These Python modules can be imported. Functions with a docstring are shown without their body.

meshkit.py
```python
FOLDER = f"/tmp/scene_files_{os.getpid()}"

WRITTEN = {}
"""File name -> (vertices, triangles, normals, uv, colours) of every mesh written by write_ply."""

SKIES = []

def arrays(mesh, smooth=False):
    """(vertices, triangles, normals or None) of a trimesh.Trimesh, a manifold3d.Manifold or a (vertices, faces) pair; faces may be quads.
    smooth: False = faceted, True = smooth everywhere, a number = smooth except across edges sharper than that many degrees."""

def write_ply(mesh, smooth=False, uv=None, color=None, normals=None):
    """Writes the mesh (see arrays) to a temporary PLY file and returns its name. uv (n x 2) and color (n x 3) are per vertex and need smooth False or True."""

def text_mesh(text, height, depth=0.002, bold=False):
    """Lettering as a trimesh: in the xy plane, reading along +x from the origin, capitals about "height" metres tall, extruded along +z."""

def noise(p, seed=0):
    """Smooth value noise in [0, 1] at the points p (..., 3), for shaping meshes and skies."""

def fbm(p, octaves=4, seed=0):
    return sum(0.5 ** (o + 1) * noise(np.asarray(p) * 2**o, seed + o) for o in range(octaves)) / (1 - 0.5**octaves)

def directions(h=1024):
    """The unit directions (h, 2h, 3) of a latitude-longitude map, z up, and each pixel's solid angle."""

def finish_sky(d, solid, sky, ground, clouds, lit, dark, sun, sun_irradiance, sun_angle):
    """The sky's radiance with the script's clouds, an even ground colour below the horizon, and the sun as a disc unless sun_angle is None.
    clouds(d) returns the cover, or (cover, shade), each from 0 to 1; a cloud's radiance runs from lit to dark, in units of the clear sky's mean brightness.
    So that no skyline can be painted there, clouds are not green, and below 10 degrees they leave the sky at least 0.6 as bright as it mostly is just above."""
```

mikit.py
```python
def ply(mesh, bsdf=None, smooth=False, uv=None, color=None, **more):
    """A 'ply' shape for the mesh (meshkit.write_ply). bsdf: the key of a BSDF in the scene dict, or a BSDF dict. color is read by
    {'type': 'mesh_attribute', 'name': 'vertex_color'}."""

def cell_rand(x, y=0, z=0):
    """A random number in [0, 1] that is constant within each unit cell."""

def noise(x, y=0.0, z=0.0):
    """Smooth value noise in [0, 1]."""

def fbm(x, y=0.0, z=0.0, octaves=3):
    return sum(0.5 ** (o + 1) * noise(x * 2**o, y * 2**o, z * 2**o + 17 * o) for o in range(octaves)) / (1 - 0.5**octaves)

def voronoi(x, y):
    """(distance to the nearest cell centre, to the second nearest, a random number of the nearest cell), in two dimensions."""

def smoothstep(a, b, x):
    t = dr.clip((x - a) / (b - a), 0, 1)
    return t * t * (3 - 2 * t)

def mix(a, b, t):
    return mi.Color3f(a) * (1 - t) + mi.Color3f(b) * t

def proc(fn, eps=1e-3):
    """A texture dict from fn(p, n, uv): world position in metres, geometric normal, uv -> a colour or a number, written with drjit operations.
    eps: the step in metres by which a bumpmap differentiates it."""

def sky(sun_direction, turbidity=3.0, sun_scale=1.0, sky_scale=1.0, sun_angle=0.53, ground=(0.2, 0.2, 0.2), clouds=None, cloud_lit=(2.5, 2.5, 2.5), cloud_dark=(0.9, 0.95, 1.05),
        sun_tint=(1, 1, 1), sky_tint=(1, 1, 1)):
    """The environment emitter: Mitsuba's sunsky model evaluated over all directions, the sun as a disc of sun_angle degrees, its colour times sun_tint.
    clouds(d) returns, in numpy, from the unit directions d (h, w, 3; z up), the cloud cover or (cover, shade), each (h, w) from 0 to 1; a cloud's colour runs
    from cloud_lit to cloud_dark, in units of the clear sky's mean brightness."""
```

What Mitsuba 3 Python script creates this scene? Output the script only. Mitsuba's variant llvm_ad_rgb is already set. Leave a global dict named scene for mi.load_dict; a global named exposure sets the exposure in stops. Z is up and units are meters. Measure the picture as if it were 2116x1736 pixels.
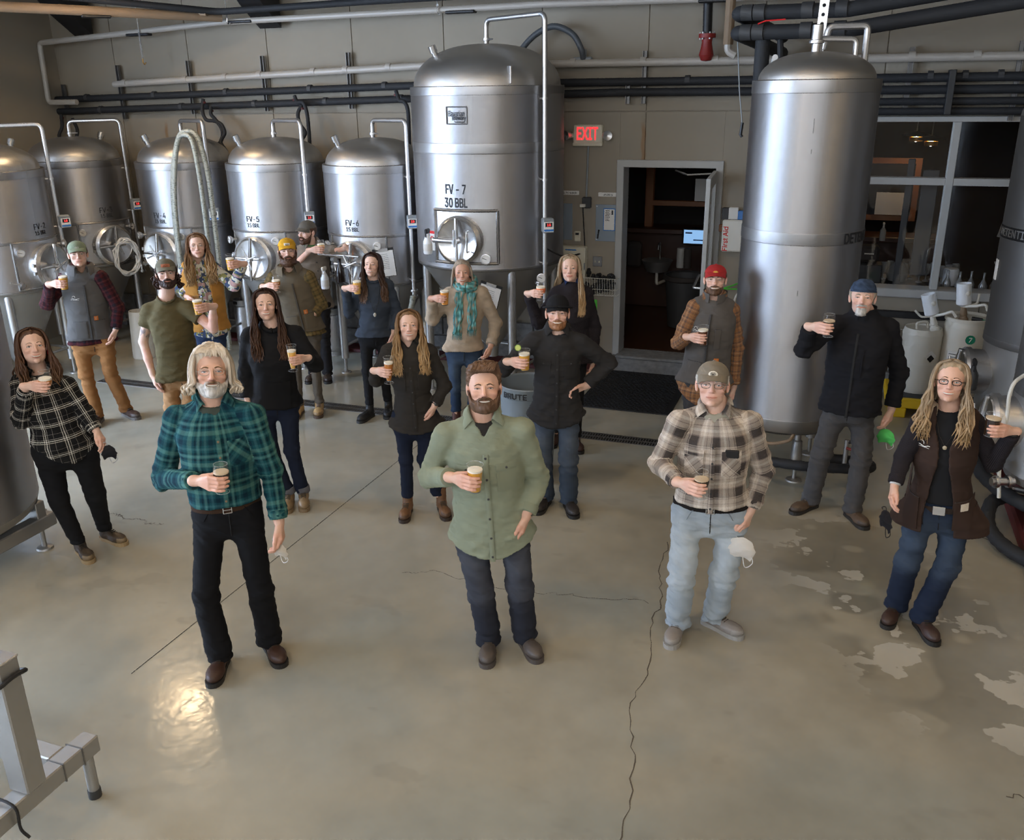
import math, random
import numpy as np
import trimesh, shapely, shapely.geometry as sg
import manifold3d as m3
import mitsuba as mi, drjit as dr
import mikit, meshkit
from mikit import noise, fbm, voronoi, cell_rand, smoothstep, mix, proc

# ------------------------------------------------------------------ camera, light, exposure
T = mi.ScalarTransform4f
scene, labels = {}, {}
EYE = np.array([0.0, 0.0, 3.14])
PITCH, ROLL, YAW = 0.352, -0.014, -0.352
def _turn(x, y, z):
    c, s = math.cos(YAW), math.sin(YAW)
    return np.array([x * c + y * s, -x * s + y * c, z])
FWD = _turn(0, math.cos(PITCH), -math.sin(PITCH))
_r, _u = _turn(1, 0, 0), _turn(0, math.sin(PITCH), math.cos(PITCH))
UP = -math.sin(ROLL) * _r + math.cos(ROLL) * _u
scene['camera'] = {'type': 'perspective', 'fov': 2 * math.degrees(math.atan(1058 / 1860)), 'fov_axis': 'x', 'near_clip': 0.05, 'far_clip': 100.0,
                   'to_world': T().look_at(origin=EYE.tolist(), target=(EYE + FWD).tolist(), up=UP.tolist())}
exposure = 0.72
DAY = (8.2, 10.4, 14.0)          # daylight behind the tall windows of the left wall
DAY_REAR = (3.6, 3.9, 4.3)     # and of the wall behind the camera
LAMP = (62.0, 45.0, 26.0)      # warm high bay lamps
HIGH_BAYS = [(-7.42, 7.75, 4.32), (-5.0, 4.6, 5.1), (-1.4, 4.4, 5.1), (2.6, 4.6, 5.1), (-3.4, .8, 5.1), (.6, .6, 5.1), (3.6, 1.2, 5.1), (-1.4, -2.0, 5.1)]

FLOOR_JOINTS = [(((-3.545, 8.75), (-3.595, 3.35)), .006), (((1.14, 6.755), (2.2, 6.2)), .008), (((-4.9, 8.75), (-3.545, 8.75)), .005)]
FLOOR_CRACKS = [([(-.994, 5.96), (-.858, 4.88), (-.775, 4.05), (-.689, 3.36), (-.63, 2.6)], .0055, .012), ([(-2.63, 4.90), (-2.19, 4.97), (-1.69, 4.94), (-.93, 5.06)], .0035, .012), ([(-5.29, 5.0), (-4.73, 4.99)], .005, .012), ([(1.0, 3.9), (1.6, 3.75)], .005, .014)]
DRAIN_Y = 7.84
FV1_C, FV1_R, FV1_FOOT = (-5.93, 3.92), .80, (-5.30, 4.36)
CAN = (-2.34, 6.78)

# ------------------------------------------------------------------ helpers
rng = np.random.default_rng(7)
def numbered(name):
    if name not in USED:
        USED[name] = 0
        return name
    USED[name] += 1
    return f'{name}_{USED[name]:03d}'
USED = {}
def thing(name, label, cat, group=None):
    k = numbered(name)
    labels[k] = {'label': label, 'category': cat}
    if group: labels[k]['group'] = group
    return k
def put(parent, name, mesh, mat, smooth=30, label=None, kind=None, **kw):
    k = numbered(parent + '__' + name)
    scene[k] = mikit.ply(mesh, mat, smooth=smooth, **kw)
    if label: labels[k] = {'label': label}
    if kind: labels.setdefault(k, {})['kind'] = kind
    return k
def putm(parent, name, meshes, mat, smooth=30, **kw):
    for m_ in meshes: put(parent, name, m_, mat, smooth, **kw)
def solo(name, mesh, mat, label, cat, group=None, smooth=30, **kw):
    k = thing(name, label, cat, group)
    scene[k] = mikit.ply(mesh, mat, smooth=smooth, **kw)
    return k
def struct(name, mesh, mat, label, smooth=False, **kw):
    k = numbered(name)
    scene[k] = mikit.ply(mesh, mat, smooth=smooth, **kw)
    labels[k] = {'label': label, 'kind': 'structure'}
    return k
cat = trimesh.util.concatenate
def V(*a): return np.array(a, float)
def unit(v):
    v = np.asarray(v, float)
    return v / max(np.linalg.norm(v), 1e-12)
def box(c, s, bev=0.0, rot=0.0, R=None):
    s = np.asarray(s, float) / 2
    if bev > 0:
        b = min(bev, *(s * 0.9))
        pts = [(sx * (s[0] - (k != 0) * b), sy * (s[1] - (k != 1) * b), sz * (s[2] - (k != 2) * b)) for sx in (-1, 1) for sy in (-1, 1) for sz in (-1, 1) for k in range(3)]
        m = trimesh.convex.convex_hull(np.array(pts))
    else:
        m = trimesh.creation.box(2 * s)
    if R is not None:
        M = np.eye(4); M[:3, :3] = R; m.apply_transform(M)
    if rot: m.apply_transform(trimesh.transformations.rotation_matrix(rot, [0, 0, 1]))
    m.apply_translation(c)
    return m
def box2(x0, x1, y0, y1, z0, z1, bev=0.0):
    return box(((x0 + x1) / 2, (y0 + y1) / 2, (z0 + z1) / 2), (x1 - x0, y1 - y0, z1 - z0), bev)
def frames(P):
    P = np.asarray(P, float)
    t = np.gradient(P, axis=0); t /= np.linalg.norm(t, axis=1, keepdims=True) + 1e-12
    n = np.cross(t[0], [0, 0, 1.0])
    if np.linalg.norm(n) < 0.1: n = np.cross(t[0], [1.0, 0, 0])
    n = unit(n); N = []
    for k in range(len(P)):
        n = unit(n - t[k] * (n @ t[k])); N.append(n)
    N = np.array(N)
    return t, N, np.cross(t, N)
def tube(P, r, n=10, cap=True, flat=1.0):
    P = np.asarray(P, float); t, N, B = frames(P)
    r = np.broadcast_to(np.asarray(r, float), len(P))
    a = np.linspace(0, 2 * np.pi, n, endpoint=False)
    v = (P[:, None] + r[:, None, None] * (np.cos(a)[None, :, None] * N[:, None] + flat * np.sin(a)[None, :, None] * B[:, None])).reshape(-1, 3)
    f = []
    i = np.arange(n); j = (i + 1) % n
    for k in range(len(P) - 1):
        f.append(np.stack([k * n + i, k * n + j, (k + 1) * n + j], 1)); f.append(np.stack([k * n + i, (k + 1) * n + j, (k + 1) * n + i], 1))
    f = np.vstack(f)
    if cap:
        v = np.vstack([v, P[0], P[-1]]); m = (len(P) - 1) * n
        f = np.vstack([f, np.stack([np.full(n, len(v) - 2), j, i], 1), np.stack([np.full(n, len(v) - 1), m + i, m + j], 1)])
    return trimesh.Trimesh(v, f, process=False)
def cyl(a, b, r, n=20, r2=None):
    return tube([a, b], [r, r if r2 is None else r2], n)
def smooth_path(P, n=8):
    P = np.asarray(P, float); out = []
    Q = np.vstack([2 * P[0] - P[1], P, 2 * P[-1] - P[-2]])
    for k in range(1, len(Q) - 2):
        t = np.linspace(0, 1, n, endpoint=False)[:, None]; a, b, c, d = Q[k - 1], Q[k], Q[k + 1], Q[k + 2]
        out.append(0.5 * (2 * b + (c - a) * t + (2 * a - 5 * b + 4 * c - d) * t**2 + (3 * b - a - 3 * c + d) * t**3))
    return np.vstack(out + [P[-1:]])
def bent(P, rad=0.06, n=6):
    """A polyline with its corners rounded."""
    P = [np.asarray(p, float) for p in P]; out = [P[0]]
    for a, b, c in zip(P, P[1:], P[2:]):
        r = min(rad, np.linalg.norm(a - b) * .45, np.linalg.norm(c - b) * .45)
        p, q = b + unit(a - b) * r, b + unit(c - b) * r
        for t in np.linspace(0, 1, n): out.append((1 - t)**2 * p + 2 * t * (1 - t) * b + t * t * q)
    return np.array(out + [P[-1]])
def lathe(prof, c=(0, 0, 0), n=48, axis=None, closed=False):
    """Turns (r, z) points about z (or about axis); returns mesh and uv."""
    prof = np.asarray(prof, float); a = np.linspace(0, 2 * np.pi, n + 1)
    s = np.r_[0, np.cumsum(np.linalg.norm(np.diff(prof, axis=0), axis=1))]
    v = np.stack([prof[:, 0, None] * np.cos(a), prof[:, 0, None] * np.sin(a), np.repeat(prof[:, 1, None], n + 1, 1)], -1).reshape(-1, 3)
    uv = np.stack(np.broadcast_arrays(a[None] * prof[:, 0].max(), s[:, None]), -1).reshape(-1, 2)
    i = np.arange(n); f = []
    for k in range(len(prof) - 1):
        p, q = k * (n + 1), (k + 1) * (n + 1)
        f.append(np.stack([p + i, p + i + 1, q + i + 1], 1)); f.append(np.stack([p + i, q + i + 1, q + i], 1))
    m = trimesh.Trimesh(v, np.vstack(f), process=False)
    if axis is not None:
        m.apply_transform(trimesh.geometry.align_vectors([0, 0, 1], unit(axis)))
    m.apply_translation(c)
    return m, uv
def lathe_m(*a, **k): return lathe(*a, **k)[0]
def place(m, loc=(0, 0, 0), R=None, s=1.0):
    m = m.copy(); M = np.eye(4)
    M[:3, :3] = (np.eye(3) if R is None else np.asarray(R)) * s; M[:3, 3] = loc
    m.apply_transform(M)
    return m
def text(t, h, loc, right, up, depth=0.002, bold=False, center=True, sx=1.0):
    m = meshkit.text_mesh(t, h, depth, bold)
    b = m.bounds
    m.apply_translation([-(b[0, 0] + b[1, 0]) / 2 if center else 0, -(b[0, 1] + b[1, 1]) / 2, 0])
    m.apply_scale([sx, 1, 1])
    right, up = unit(right), unit(up)
    return place(m, loc, np.stack([right, up, np.cross(right, up)], 1))
def wrap_text(t, h, c, r, az, z, bold=False, sx=1.0, depth=0.003):
    """Lettering bent round a tank: azimuth az (0 faces -y), height z."""
    m = meshkit.text_mesh(t, h, depth, bold); b = m.bounds
    m = m.subdivide_to_size(h * 0.5) if h > 0.05 else m
    v = m.vertices.copy()
    x = (v[:, 0] - (b[0, 0] + b[1, 0]) / 2) * sx / r + az
    y = v[:, 1] - (b[0, 1] + b[1, 1]) / 2
    R = r + 0.0015 + v[:, 2]
    m.vertices = np.stack([c[0] + R * np.sin(x), c[1] - R * np.cos(x), z + y], 1)
    return m

# ------------------------------------------------------------------ materials
def rgb(*c): return {'type': 'rgb', 'value': [float(x) for x in c]}
def srgb(r, g, b):
    c = np.array([r, g, b]) / 255.0
    return tuple(np.where(c < .04045, c / 12.92, ((c + .055) / 1.055)**2.4))
def mat(name, **kw):
    bs = dict(type='principled'); bs.update(kw)
    if isinstance(bs.get('base_color'), tuple): bs['base_color'] = rgb(*bs['base_color'])
    scene[name] = {'type': 'twosided', 'bsdf': bs} if bs.pop('two', True) else bs
    return name
def flat(name, r, g, b, rough=.6, **kw): return mat(name, base_color=srgb(r, g, b), roughness=rough, **kw)
VC = {'type': 'mesh_attribute', 'name': 'vertex_color'}
mat('v_cloth', base_color=VC, roughness=.92, specular=.18, sheen=.15)
mat('v_skin', base_color=VC, roughness=.5, specular=.35)
mat('v_hair', base_color=VC, roughness=.5, specular=.25)
mat('rim_glint', base_color=(.50, .51, .51), roughness=.1, specular=.8)  # opaque pale colour that paints in the glint on glass edges
mat('v_shoe', base_color=VC, roughness=.5, specular=.4)
mat('v_gloss', base_color=VC, roughness=.12, specular=.6)
def brushed(name, au, av, g):
    scene[name] = {'type': 'twosided', 'bsdf': {'type': 'roughconductor', 'material': 'none', 'alpha_u': au, 'alpha_v': av, 'distribution': 'ggx', 'specular_reflectance': rgb(*g)}}
brushed('steel_shell', .17, .42, (.48, .475, .48))
brushed('steel_dome', .2, .2, (.52, .495, .46))
brushed('steel_band', .17, .17, (.36, .35, .34))
brushed('steel_polish', .07, .07, (.72, .71, .70))
brushed('steel_pipe', .16, .16, (.62, .61, .60))
brushed('steel_dull', .32, .32, (.46, .45, .43))
brushed('steel_dark', .35, .35, (.24, .235, .23))
flat('black_paint', 16, 16, 17, .5); flat('black_rubber', 22, 22, 23, .6); flat('black_foam', 26, 27, 29, .75)
flat('white_pvc', 158, 151, 141, .4); flat('beige_wrap', 122, 102, 80, .7); flat('white_plastic', 205, 201, 190, .45)
flat('cream_plastic', 196, 189, 168, .5); flat('grey_plastic', 120, 124, 125, .5); flat('red_paint', 120, 28, 24, .5)
flat('ink', 14, 14, 15, .6); flat('paper', 205, 202, 196, .8); flat('wood', 120, 74, 38, .5); flat('dark_wood', 58, 34, 20, .4)
flat('frame_grey', 150, 148, 143, .5); flat('blue_plastic', 60, 110, 170, .4); flat('dark_red', 70, 18, 18, .6)
flat('yellow_plastic', 205, 165, 20, .5); flat('green_plastic', 70, 175, 50, .6); flat('bluegrey_plastic', 118, 128, 136, .5)
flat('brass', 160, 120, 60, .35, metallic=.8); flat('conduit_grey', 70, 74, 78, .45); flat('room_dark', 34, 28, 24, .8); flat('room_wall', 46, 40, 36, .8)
flat('label_red', 190, 25, 25, .6); flat('drum_white', 196, 190, 176, .45); flat('gasket', 50, 50, 50, .6)
mat('clear_hose', base_color=(.75, .76, .76), roughness=.15, specular=.6)
scene['pane_glass'] = {'type': 'thindielectric', 'int_ior': 1.5}
scene['lens_glass'] = {'type': 'thindielectric', 'int_ior': 1.12}
scene['drink_glass'] = {'type': 'thindielectric', 'int_ior': 1.45}
mat('clear_plastic', base_color=(.72, .74, .76), roughness=.2, specular=.5)
def emit(shape, c):
    shape['emitter'] = {'type': 'area', 'radiance': rgb(*c)}
    return shape

def floor_color(p, n, uv):
    a = fbm(p.x * .35, p.y * .35, 3.1, octaves=4)
    b = fbm(p.x * 1.7 + 5, p.y * 1.7, 7.7, octaves=4)
    c = fbm(p.x * 9, p.y * 9, 1.3, octaves=3)
    base = mix((.215, .188, .136), (.320, .294, .228), smoothstep(.3, .7, a * .6 + b * .4))
    base = mix(base, mi.Color3f(.20, .22, .20), .45 * smoothstep(.52, .66, fbm(p.x * .8 + 9, p.y * .8, 2.2, octaves=3)))
    base = base * (0.9 + .2 * c)
    scuff = smoothstep(.66, .74, fbm(p.x * 3.3, p.y * 5.1 + 40, 4.4, octaves=4))
    base = mix(base, mi.Color3f(.15, .13, .10), scuff * .18)
    # worn pale flakes in the coating where water runs, on the right of the hall
    reg = smoothstep(1.9, 1.0, dr.sqrt(dr.square((p.x - .62 + .35 * (p.y - 5.4)) / .42) + dr.square((p.y - 5.5) / .85)))
    fl = smoothstep(.545, .56, fbm(p.x * 3.6 + 3, p.y * 4.6, 8.8, octaves=5))
    base = base * (1 - .30 * reg * smoothstep(.40, .46, fbm(p.x * 1.6 + 13, p.y * 2.0, 5.5, octaves=3)))
    return mix(base, mi.Color3f(.46, .43, .36), reg * fl * .75)
def floor_rough(p, n, uv):
    wet = smoothstep(1.9, 1.0, dr.sqrt(dr.square((p.x - .62 + .35 * (p.y - 5.4)) / .42) + dr.square((p.y - 5.5) / .85)))
    pol = dr.exp(-(dr.square((p.x + 3.05) / .42) + dr.square((p.y - 3.2) / .5)))
    return .255 - .11 * pol - .08 * wet * smoothstep(.45, .55, fbm(p.x * 2.6 + 3, p.y * 3.4, 8.8, octaves=3)) + .14 * (fbm(p.x * 2, p.y * 2, 0.5) - .5)
mat('floor_paint', base_color=proc(floor_color), roughness=proc(floor_rough), specular=.45, clearcoat=.55, clearcoat_gloss=.80)
scene['floor_paint'] = {'type': 'twosided', 'bsdf': {'type': 'bumpmap', 'arbitrary': proc(lambda p, n, uv: fbm(p.x * 14, p.y * 14, 0.2, octaves=4), eps=4e-3), 'scale': .0020, 'bsdf': scene['floor_paint']['bsdf']}}
def wall_color(p, n, uv):
    b = fbm(p.x * .9, p.y * .9, p.z * .6, octaves=4)
    c = mix((.212, .178, .130), (.258, .224, .172), b)
    # rust runs below some of the strut channels
    r = mi.Float(0)
    for x in (-8.46, -7.95, -5.40, -2.14):
        r = dr.maximum(r, smoothstep(.035, .008, dr.abs(p.x - x + .02 * (noise(p.z * 9, x) - .5))) * smoothstep(2.25, 2.45, p.z) * smoothstep(2.84, 2.7, p.z))
    return mix(c, mi.Color3f(.22, .11, .035), r * .7)
mat('wall_paint', base_color=proc(wall_color), roughness=.75)
mat('block_stone', base_color=proc(lambda p, n, uv: mix((.10, .098, .092), (.24, .235, .225), fbm(p.x * 22, p.y * 22, p.z * 22, octaves=4))), roughness=.9)
mat('ceiling_paint', base_color=(.16, .15, .135), roughness=.9)
# ------------------------------------------------------------------ the hall
WY = 10.1
struct('floor', cat([box2(-10.3, 6.2, -4.2, 10.3, -.2, 0)]), 'floor_paint', 'smooth grey green painted concrete floor of the brewery hall')
def ribbon(P, w, z=.0012):
    P = np.asarray(P, float); t = np.gradient(P, axis=0); t /= np.linalg.norm(t, axis=1, keepdims=True)
    nrm = np.stack([-t[:, 1], t[:, 0]], 1); w = np.broadcast_to(w, len(P))[:, None]
    v = np.vstack([np.c_[P - nrm * w / 2, np.full(len(P), z)], np.c_[P + nrm * w / 2, np.full(len(P), z)]]); k = len(P); i = np.arange(k - 1)
    return trimesh.Trimesh(v, np.vstack([np.stack([i, i + 1, i + 1 + k], 1), np.stack([i, i + 1 + k, i + k], 1)]), process=False)
def wander(P, amp, seed, n=60):
    g = np.random.default_rng(seed); P = np.asarray(P, float)
    s = np.r_[0, np.cumsum(np.linalg.norm(np.diff(P, axis=0), axis=1))]; u = np.linspace(0, s[-1], n)
    Q = np.stack([np.interp(u, s, P[:, k]) for k in (0, 1)], 1)
    j = np.cumsum(g.normal(0, 1, (n, 2)), 0); j -= np.linspace(0, 1, n)[:, None] * j[-1]
    return Q + j * amp + g.normal(0, amp * .4, (n, 2))
flat('crack_dark', 74, 66, 54, .9); flat('joint_dark', 46, 42, 36, .9)
for P, w in FLOOR_JOINTS: put('floor', 'joint', ribbon(np.linspace(P[0], P[1], 12), w), 'joint_dark', False)
for n_, (P, w, a) in enumerate(FLOOR_CRACKS): put('floor', 'crack', ribbon(wander(P, a, n_ + 3), w * (0.5 + rng.random(60))), 'crack_dark', False)
# trench drain: frame and bars
dA, dB = V(-4.75, 8.33), V(-1.32, 8.33)
def drain(x0, x1, y, w=.16):
    k = put('floor', 'drain_channel', box2(x0, x1, y - w / 2, y + w / 2, .0005, .0015), 'black_paint', False)
    put('floor', 'drain_frame', cat([box2(x0, x1, y - w / 2 - .012, y - w / 2, 0, .005), box2(x0, x1, y + w / 2, y + w / 2 + .012, 0, .005)]), 'steel_dark', False)
    n = int((x1 - x0) / .026)
    put('floor', 'drain_bar', cat([box2(x0 + k_ * .026, x0 + k_ * .026 + .011, y - w / 2, y + w / 2, .0015, .006) for k_ in range(n)] + [box2(x0, x1, y - .008, y + .008, .0015, .0065)]), 'steel_dark', False, kind='stuff')
drain(-8.0, -1.05, DRAIN_Y)
struct('wall_back', cat([box2(-10.3, -2.38, WY, WY + .22, 0, 6.6), box2(-2.38, -1.30, WY, WY + .22, 2.36, 6.6), box2(-1.30, -.30, WY, WY + .22, 0, 6.6), box2(-.30, 2.16, WY, WY + .22, 0, 1.10),
       box2(-.30, 2.16, WY, WY + .22, 2.84, 6.6), box2(2.16, 6.2, WY, WY + .22, 0, 6.6)]), 'wall_paint', 'tall beige painted panel wall behind the tanks')
for k in range(-7, 8):   # 1.17 m wide facing panels with open joints
    x0, x1 = -2.12 + 1.17 * k + .004, -2.12 + 1.17 * (k + 1) - .004
    for z0, z1 in ((.50, 2.895), (2.905, 6.5)):
        spans = [(x0, x1, z0, z1)]
        for (a, b, c, d) in ((-2.40, -1.28, -1, 2.38), (-.32, 2.18, 1.06, 2.86)):
            nxt = []
            for (p, q, r_, s_) in spans:
                if q <= a or p >= b or s_ <= c or r_ >= d: nxt.append((p, q, r_, s_)); continue
                if p < a: nxt.append((p, a, r_, s_))
                if q > b: nxt.append((b, q, r_, s_))
                if r_ < c: nxt.append((max(p, a), min(q, b), r_, c))
                if s_ > d: nxt.append((max(p, a), min(q, b), d, s_))
            spans = nxt
        if spans and x0 > -10.4 and x1 < 6:
            put('wall_back', 'panel', cat([box2(p, q, WY - .018, WY, r_, s_, .002) for p, q, r_, s_ in spans if q - p > .02]), 'wall_paint', False)
for row in range(2):     # split-face block base course
    for k in range(-26, 16):
        x0 = k * .40 + .2 * row
        if x0 + .4 > -2.42 and x0 < -1.26: continue
        b = box2(x0 + .006, x0 + .394, WY - .05, WY, row * .24 + .006, row * .24 + .234, .008).subdivide()
        v = b.vertices.copy(); m_ = v[:, 1] < WY - .045
        v[m_, 1] += .022 * (meshkit.fbm(v[m_] * 14, 2) - .5); b.vertices = v
        put('wall_back', 'block', b, 'block_stone', False)
struct('wall_left', cat([box2(-10.34, -10.1, 5.6, 10.3, 0, 6.6), box2(-10.34, -10.1, -4.2, 5.6, 0, .7), box2(-10.34, -10.1, -4.2, 5.6, 4.4, 6.6), box2(-10.34, -10.1, -4.2, -2.6, .7, 4.4)]), 'wall_paint', 'left side wall of the hall with tall windows')
struct('wall_right', box2(6.0, 6.2, -4.2, 10.3, 0, 6.6), 'wall_paint', 'right side wall of the hall')
struct('wall_rear', cat([box2(-10.3, 6.2, -4.2, -4.0, 0, 3.2), box2(-10.3, 6.2, -4.2, -4.0, 5.6, 6.6), box2(-10.3, -8, -4.2, -4.0, 3.2, 5.6), box2(4, 6.2, -4.2, -4.0, 3.2, 5.6)]), 'wall_paint', 'wall behind the camera with a band of high windows')
struct('ceiling', box2(-10.3, 6.2, -4.2, 10.3, 6.6, 6.75), 'ceiling_paint', 'dim ceiling of the hall')
for k, (y0, y1) in enumerate(((-2.6, 0), (0.1, 2.75), (2.85, 5.6))):
    w = f'window_{k + 2}'
    scene[w] = mikit.ply(cat([box2(-10.16, -10.08, y, y + .07, .7, 4.4) for y in (y0, (y0 + y1) / 2, y1 - .07)] + [box2(-10.16, -10.08, y0, y1, z, z + .07) for z in (.7, 1.9, 3.1, 4.33)]), 'frame_grey')
    labels[w] = {'label': 'tall daylit window in the left wall, outside the view', 'kind': 'structure'}
    scene[w + '__pane'] = emit(mikit.ply(trimesh.Trimesh([(-10.2, y0, .7), (-10.2, y1, .7), (-10.2, y1, 4.4), (-10.2, y0, 4.4)], [(0, 1, 2), (0, 2, 3)], process=False), 'frame_grey'), DAY)
scene['window_5'] = mikit.ply(cat([box2(x, x + .08, -4.06, -3.98, 3.2, 5.6) for x in np.linspace(-8, 3.92, 7)] + [box2(-8, 4, -4.06, -3.98, z, z + .08) for z in (3.2, 4.36, 5.52)]), 'frame_grey')
labels['window_5'] = {'label': 'band of high windows behind the camera', 'kind': 'structure'}
scene['window_5__pane'] = emit(mikit.ply(trimesh.Trimesh([(-8, -4.1, 3.2), (4, -4.1, 3.2), (4, -4.1, 5.6), (-8, -4.1, 5.6)], [(0, 2, 1), (0, 3, 2)], process=False), 'frame_grey'), DAY_REAR)
for k in range(4):   # sloped steel roof frame knees
    pass
flat('rafter_black', 20, 21, 23, .5)
for x in (-9.62, -6.80):
    s_ = sg.Polygon([(9.98, 3.86), (9.98, 6.6), (7.4, 6.6), (7.4, 6.2), (9.62, 4.1)])
    m = trimesh.creation.extrude_polygon(s_, .30, engine='earcut')
    m.vertices = np.stack([x + m.vertices[:, 2], m.vertices[:, 0], m.vertices[:, 1]], 1); m.invert()
    k = solo('roof_frame', m, 'rafter_black', 'dark steel roof frame knee in the far left corner' if x < -9 else 'dark steel roof frame knee above the first pale tanks', 'roof beam', smooth=False)
    putm(k, 'bolt', [cyl((x + .06 + .18 * (j % 2), 9.72 - .12 * j, 4.1 + .09 * j), (x + .06 + .18 * (j % 2), 9.70 - .12 * j, 4.08 + .09 * j), .022, 8) for j in range(3)], 'steel_pipe')
for k, (x, y, LAMP_Z) in enumerate(HIGH_BAYS):
    t = thing('high_bay_lamp', ['over the corner tank', 'before the tallest tank', 'before the window', 'over the left of the hall', 'over the middle of the hall', 'over the right of the hall', 'behind the camera on the left', 'behind the camera on the right'][k] + ', a round metal high bay lamp above the view', 'lamp', 'high bay lamps')
    put(t, 'shade', lathe_m([(.05, .34), (.10, .33), (.12, .20), (.27, 0), (.265, -.005), (.11, .19)], (x, y, LAMP_Z), 24), 'steel_dull')
    put(t, 'rod', cyl((x, y, LAMP_Z + .33), (x, y, 6.6), .012, 8), 'black_paint')
    scene[numbered(t + '__bulb')] = emit(mikit.ply(lathe_m([(0.001, .03), (.15, .03), (.17, .05), (.17, .1), (0.001, .16)], (x, y, LAMP_Z), 20), 'frame_grey'), [v_ * (1.1 if k == 0 else 1) for v_ in LAMP])

# ------------------------------------------------------------------ door with the dark bar room behind it
struct('trim_1', cat([box2(-2.42, -2.34, WY - .05, WY + .22, .18, 2.38, .006), box2(-1.34, -1.26, WY - .05, WY + .22, .18, 2.38, .006), box2(-2.42, -1.26, WY - .05, WY + .22, 2.32, 2.40, .006)]), 'frame_grey', 'pale grey metal door frame in the back wall')
struct('trim_2', cat([box2(-2.44, -1.24, WY - .12, WY + .22, 0, .17, .01), box2(-2.36, -1.32, WY - .14, WY + .2, .17, .20, .004)]), 'block_stone', 'concrete step with metal sill under the doorway')
t = 'door_1'
H0, W_ = V(-1.345, WY - .03), .96
a = math.radians(-101)
dx, dy = math.cos(math.pi + a * -1) , 0
ang = math.radians(-86)           # swung into the hall, seen almost edge on
ex = V(math.cos(ang), math.sin(ang), 0); ey = V(-ex[1], ex[0], 0)
def dl(u0, u1, z0, z1, th=.045, off=0):
    c = V(H0[0], H0[1], 0) + ex * (u0 + u1) / 2 + ey * off + V(0, 0, (z0 + z1) / 2)
    return box(c, (u1 - u0, th, z1 - z0), .004, R=np.stack([ex, ey, V(0, 0, 1)], 1))
scene[t] = mikit.ply(cat([dl(0, .11, .22, 2.30), dl(W_ - .11, W_, .22, 2.30), dl(.11, W_ - .11, 2.18, 2.30), dl(.11, W_ - .11, .22, .46)]), 'frame_grey', smooth=False)
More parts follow.
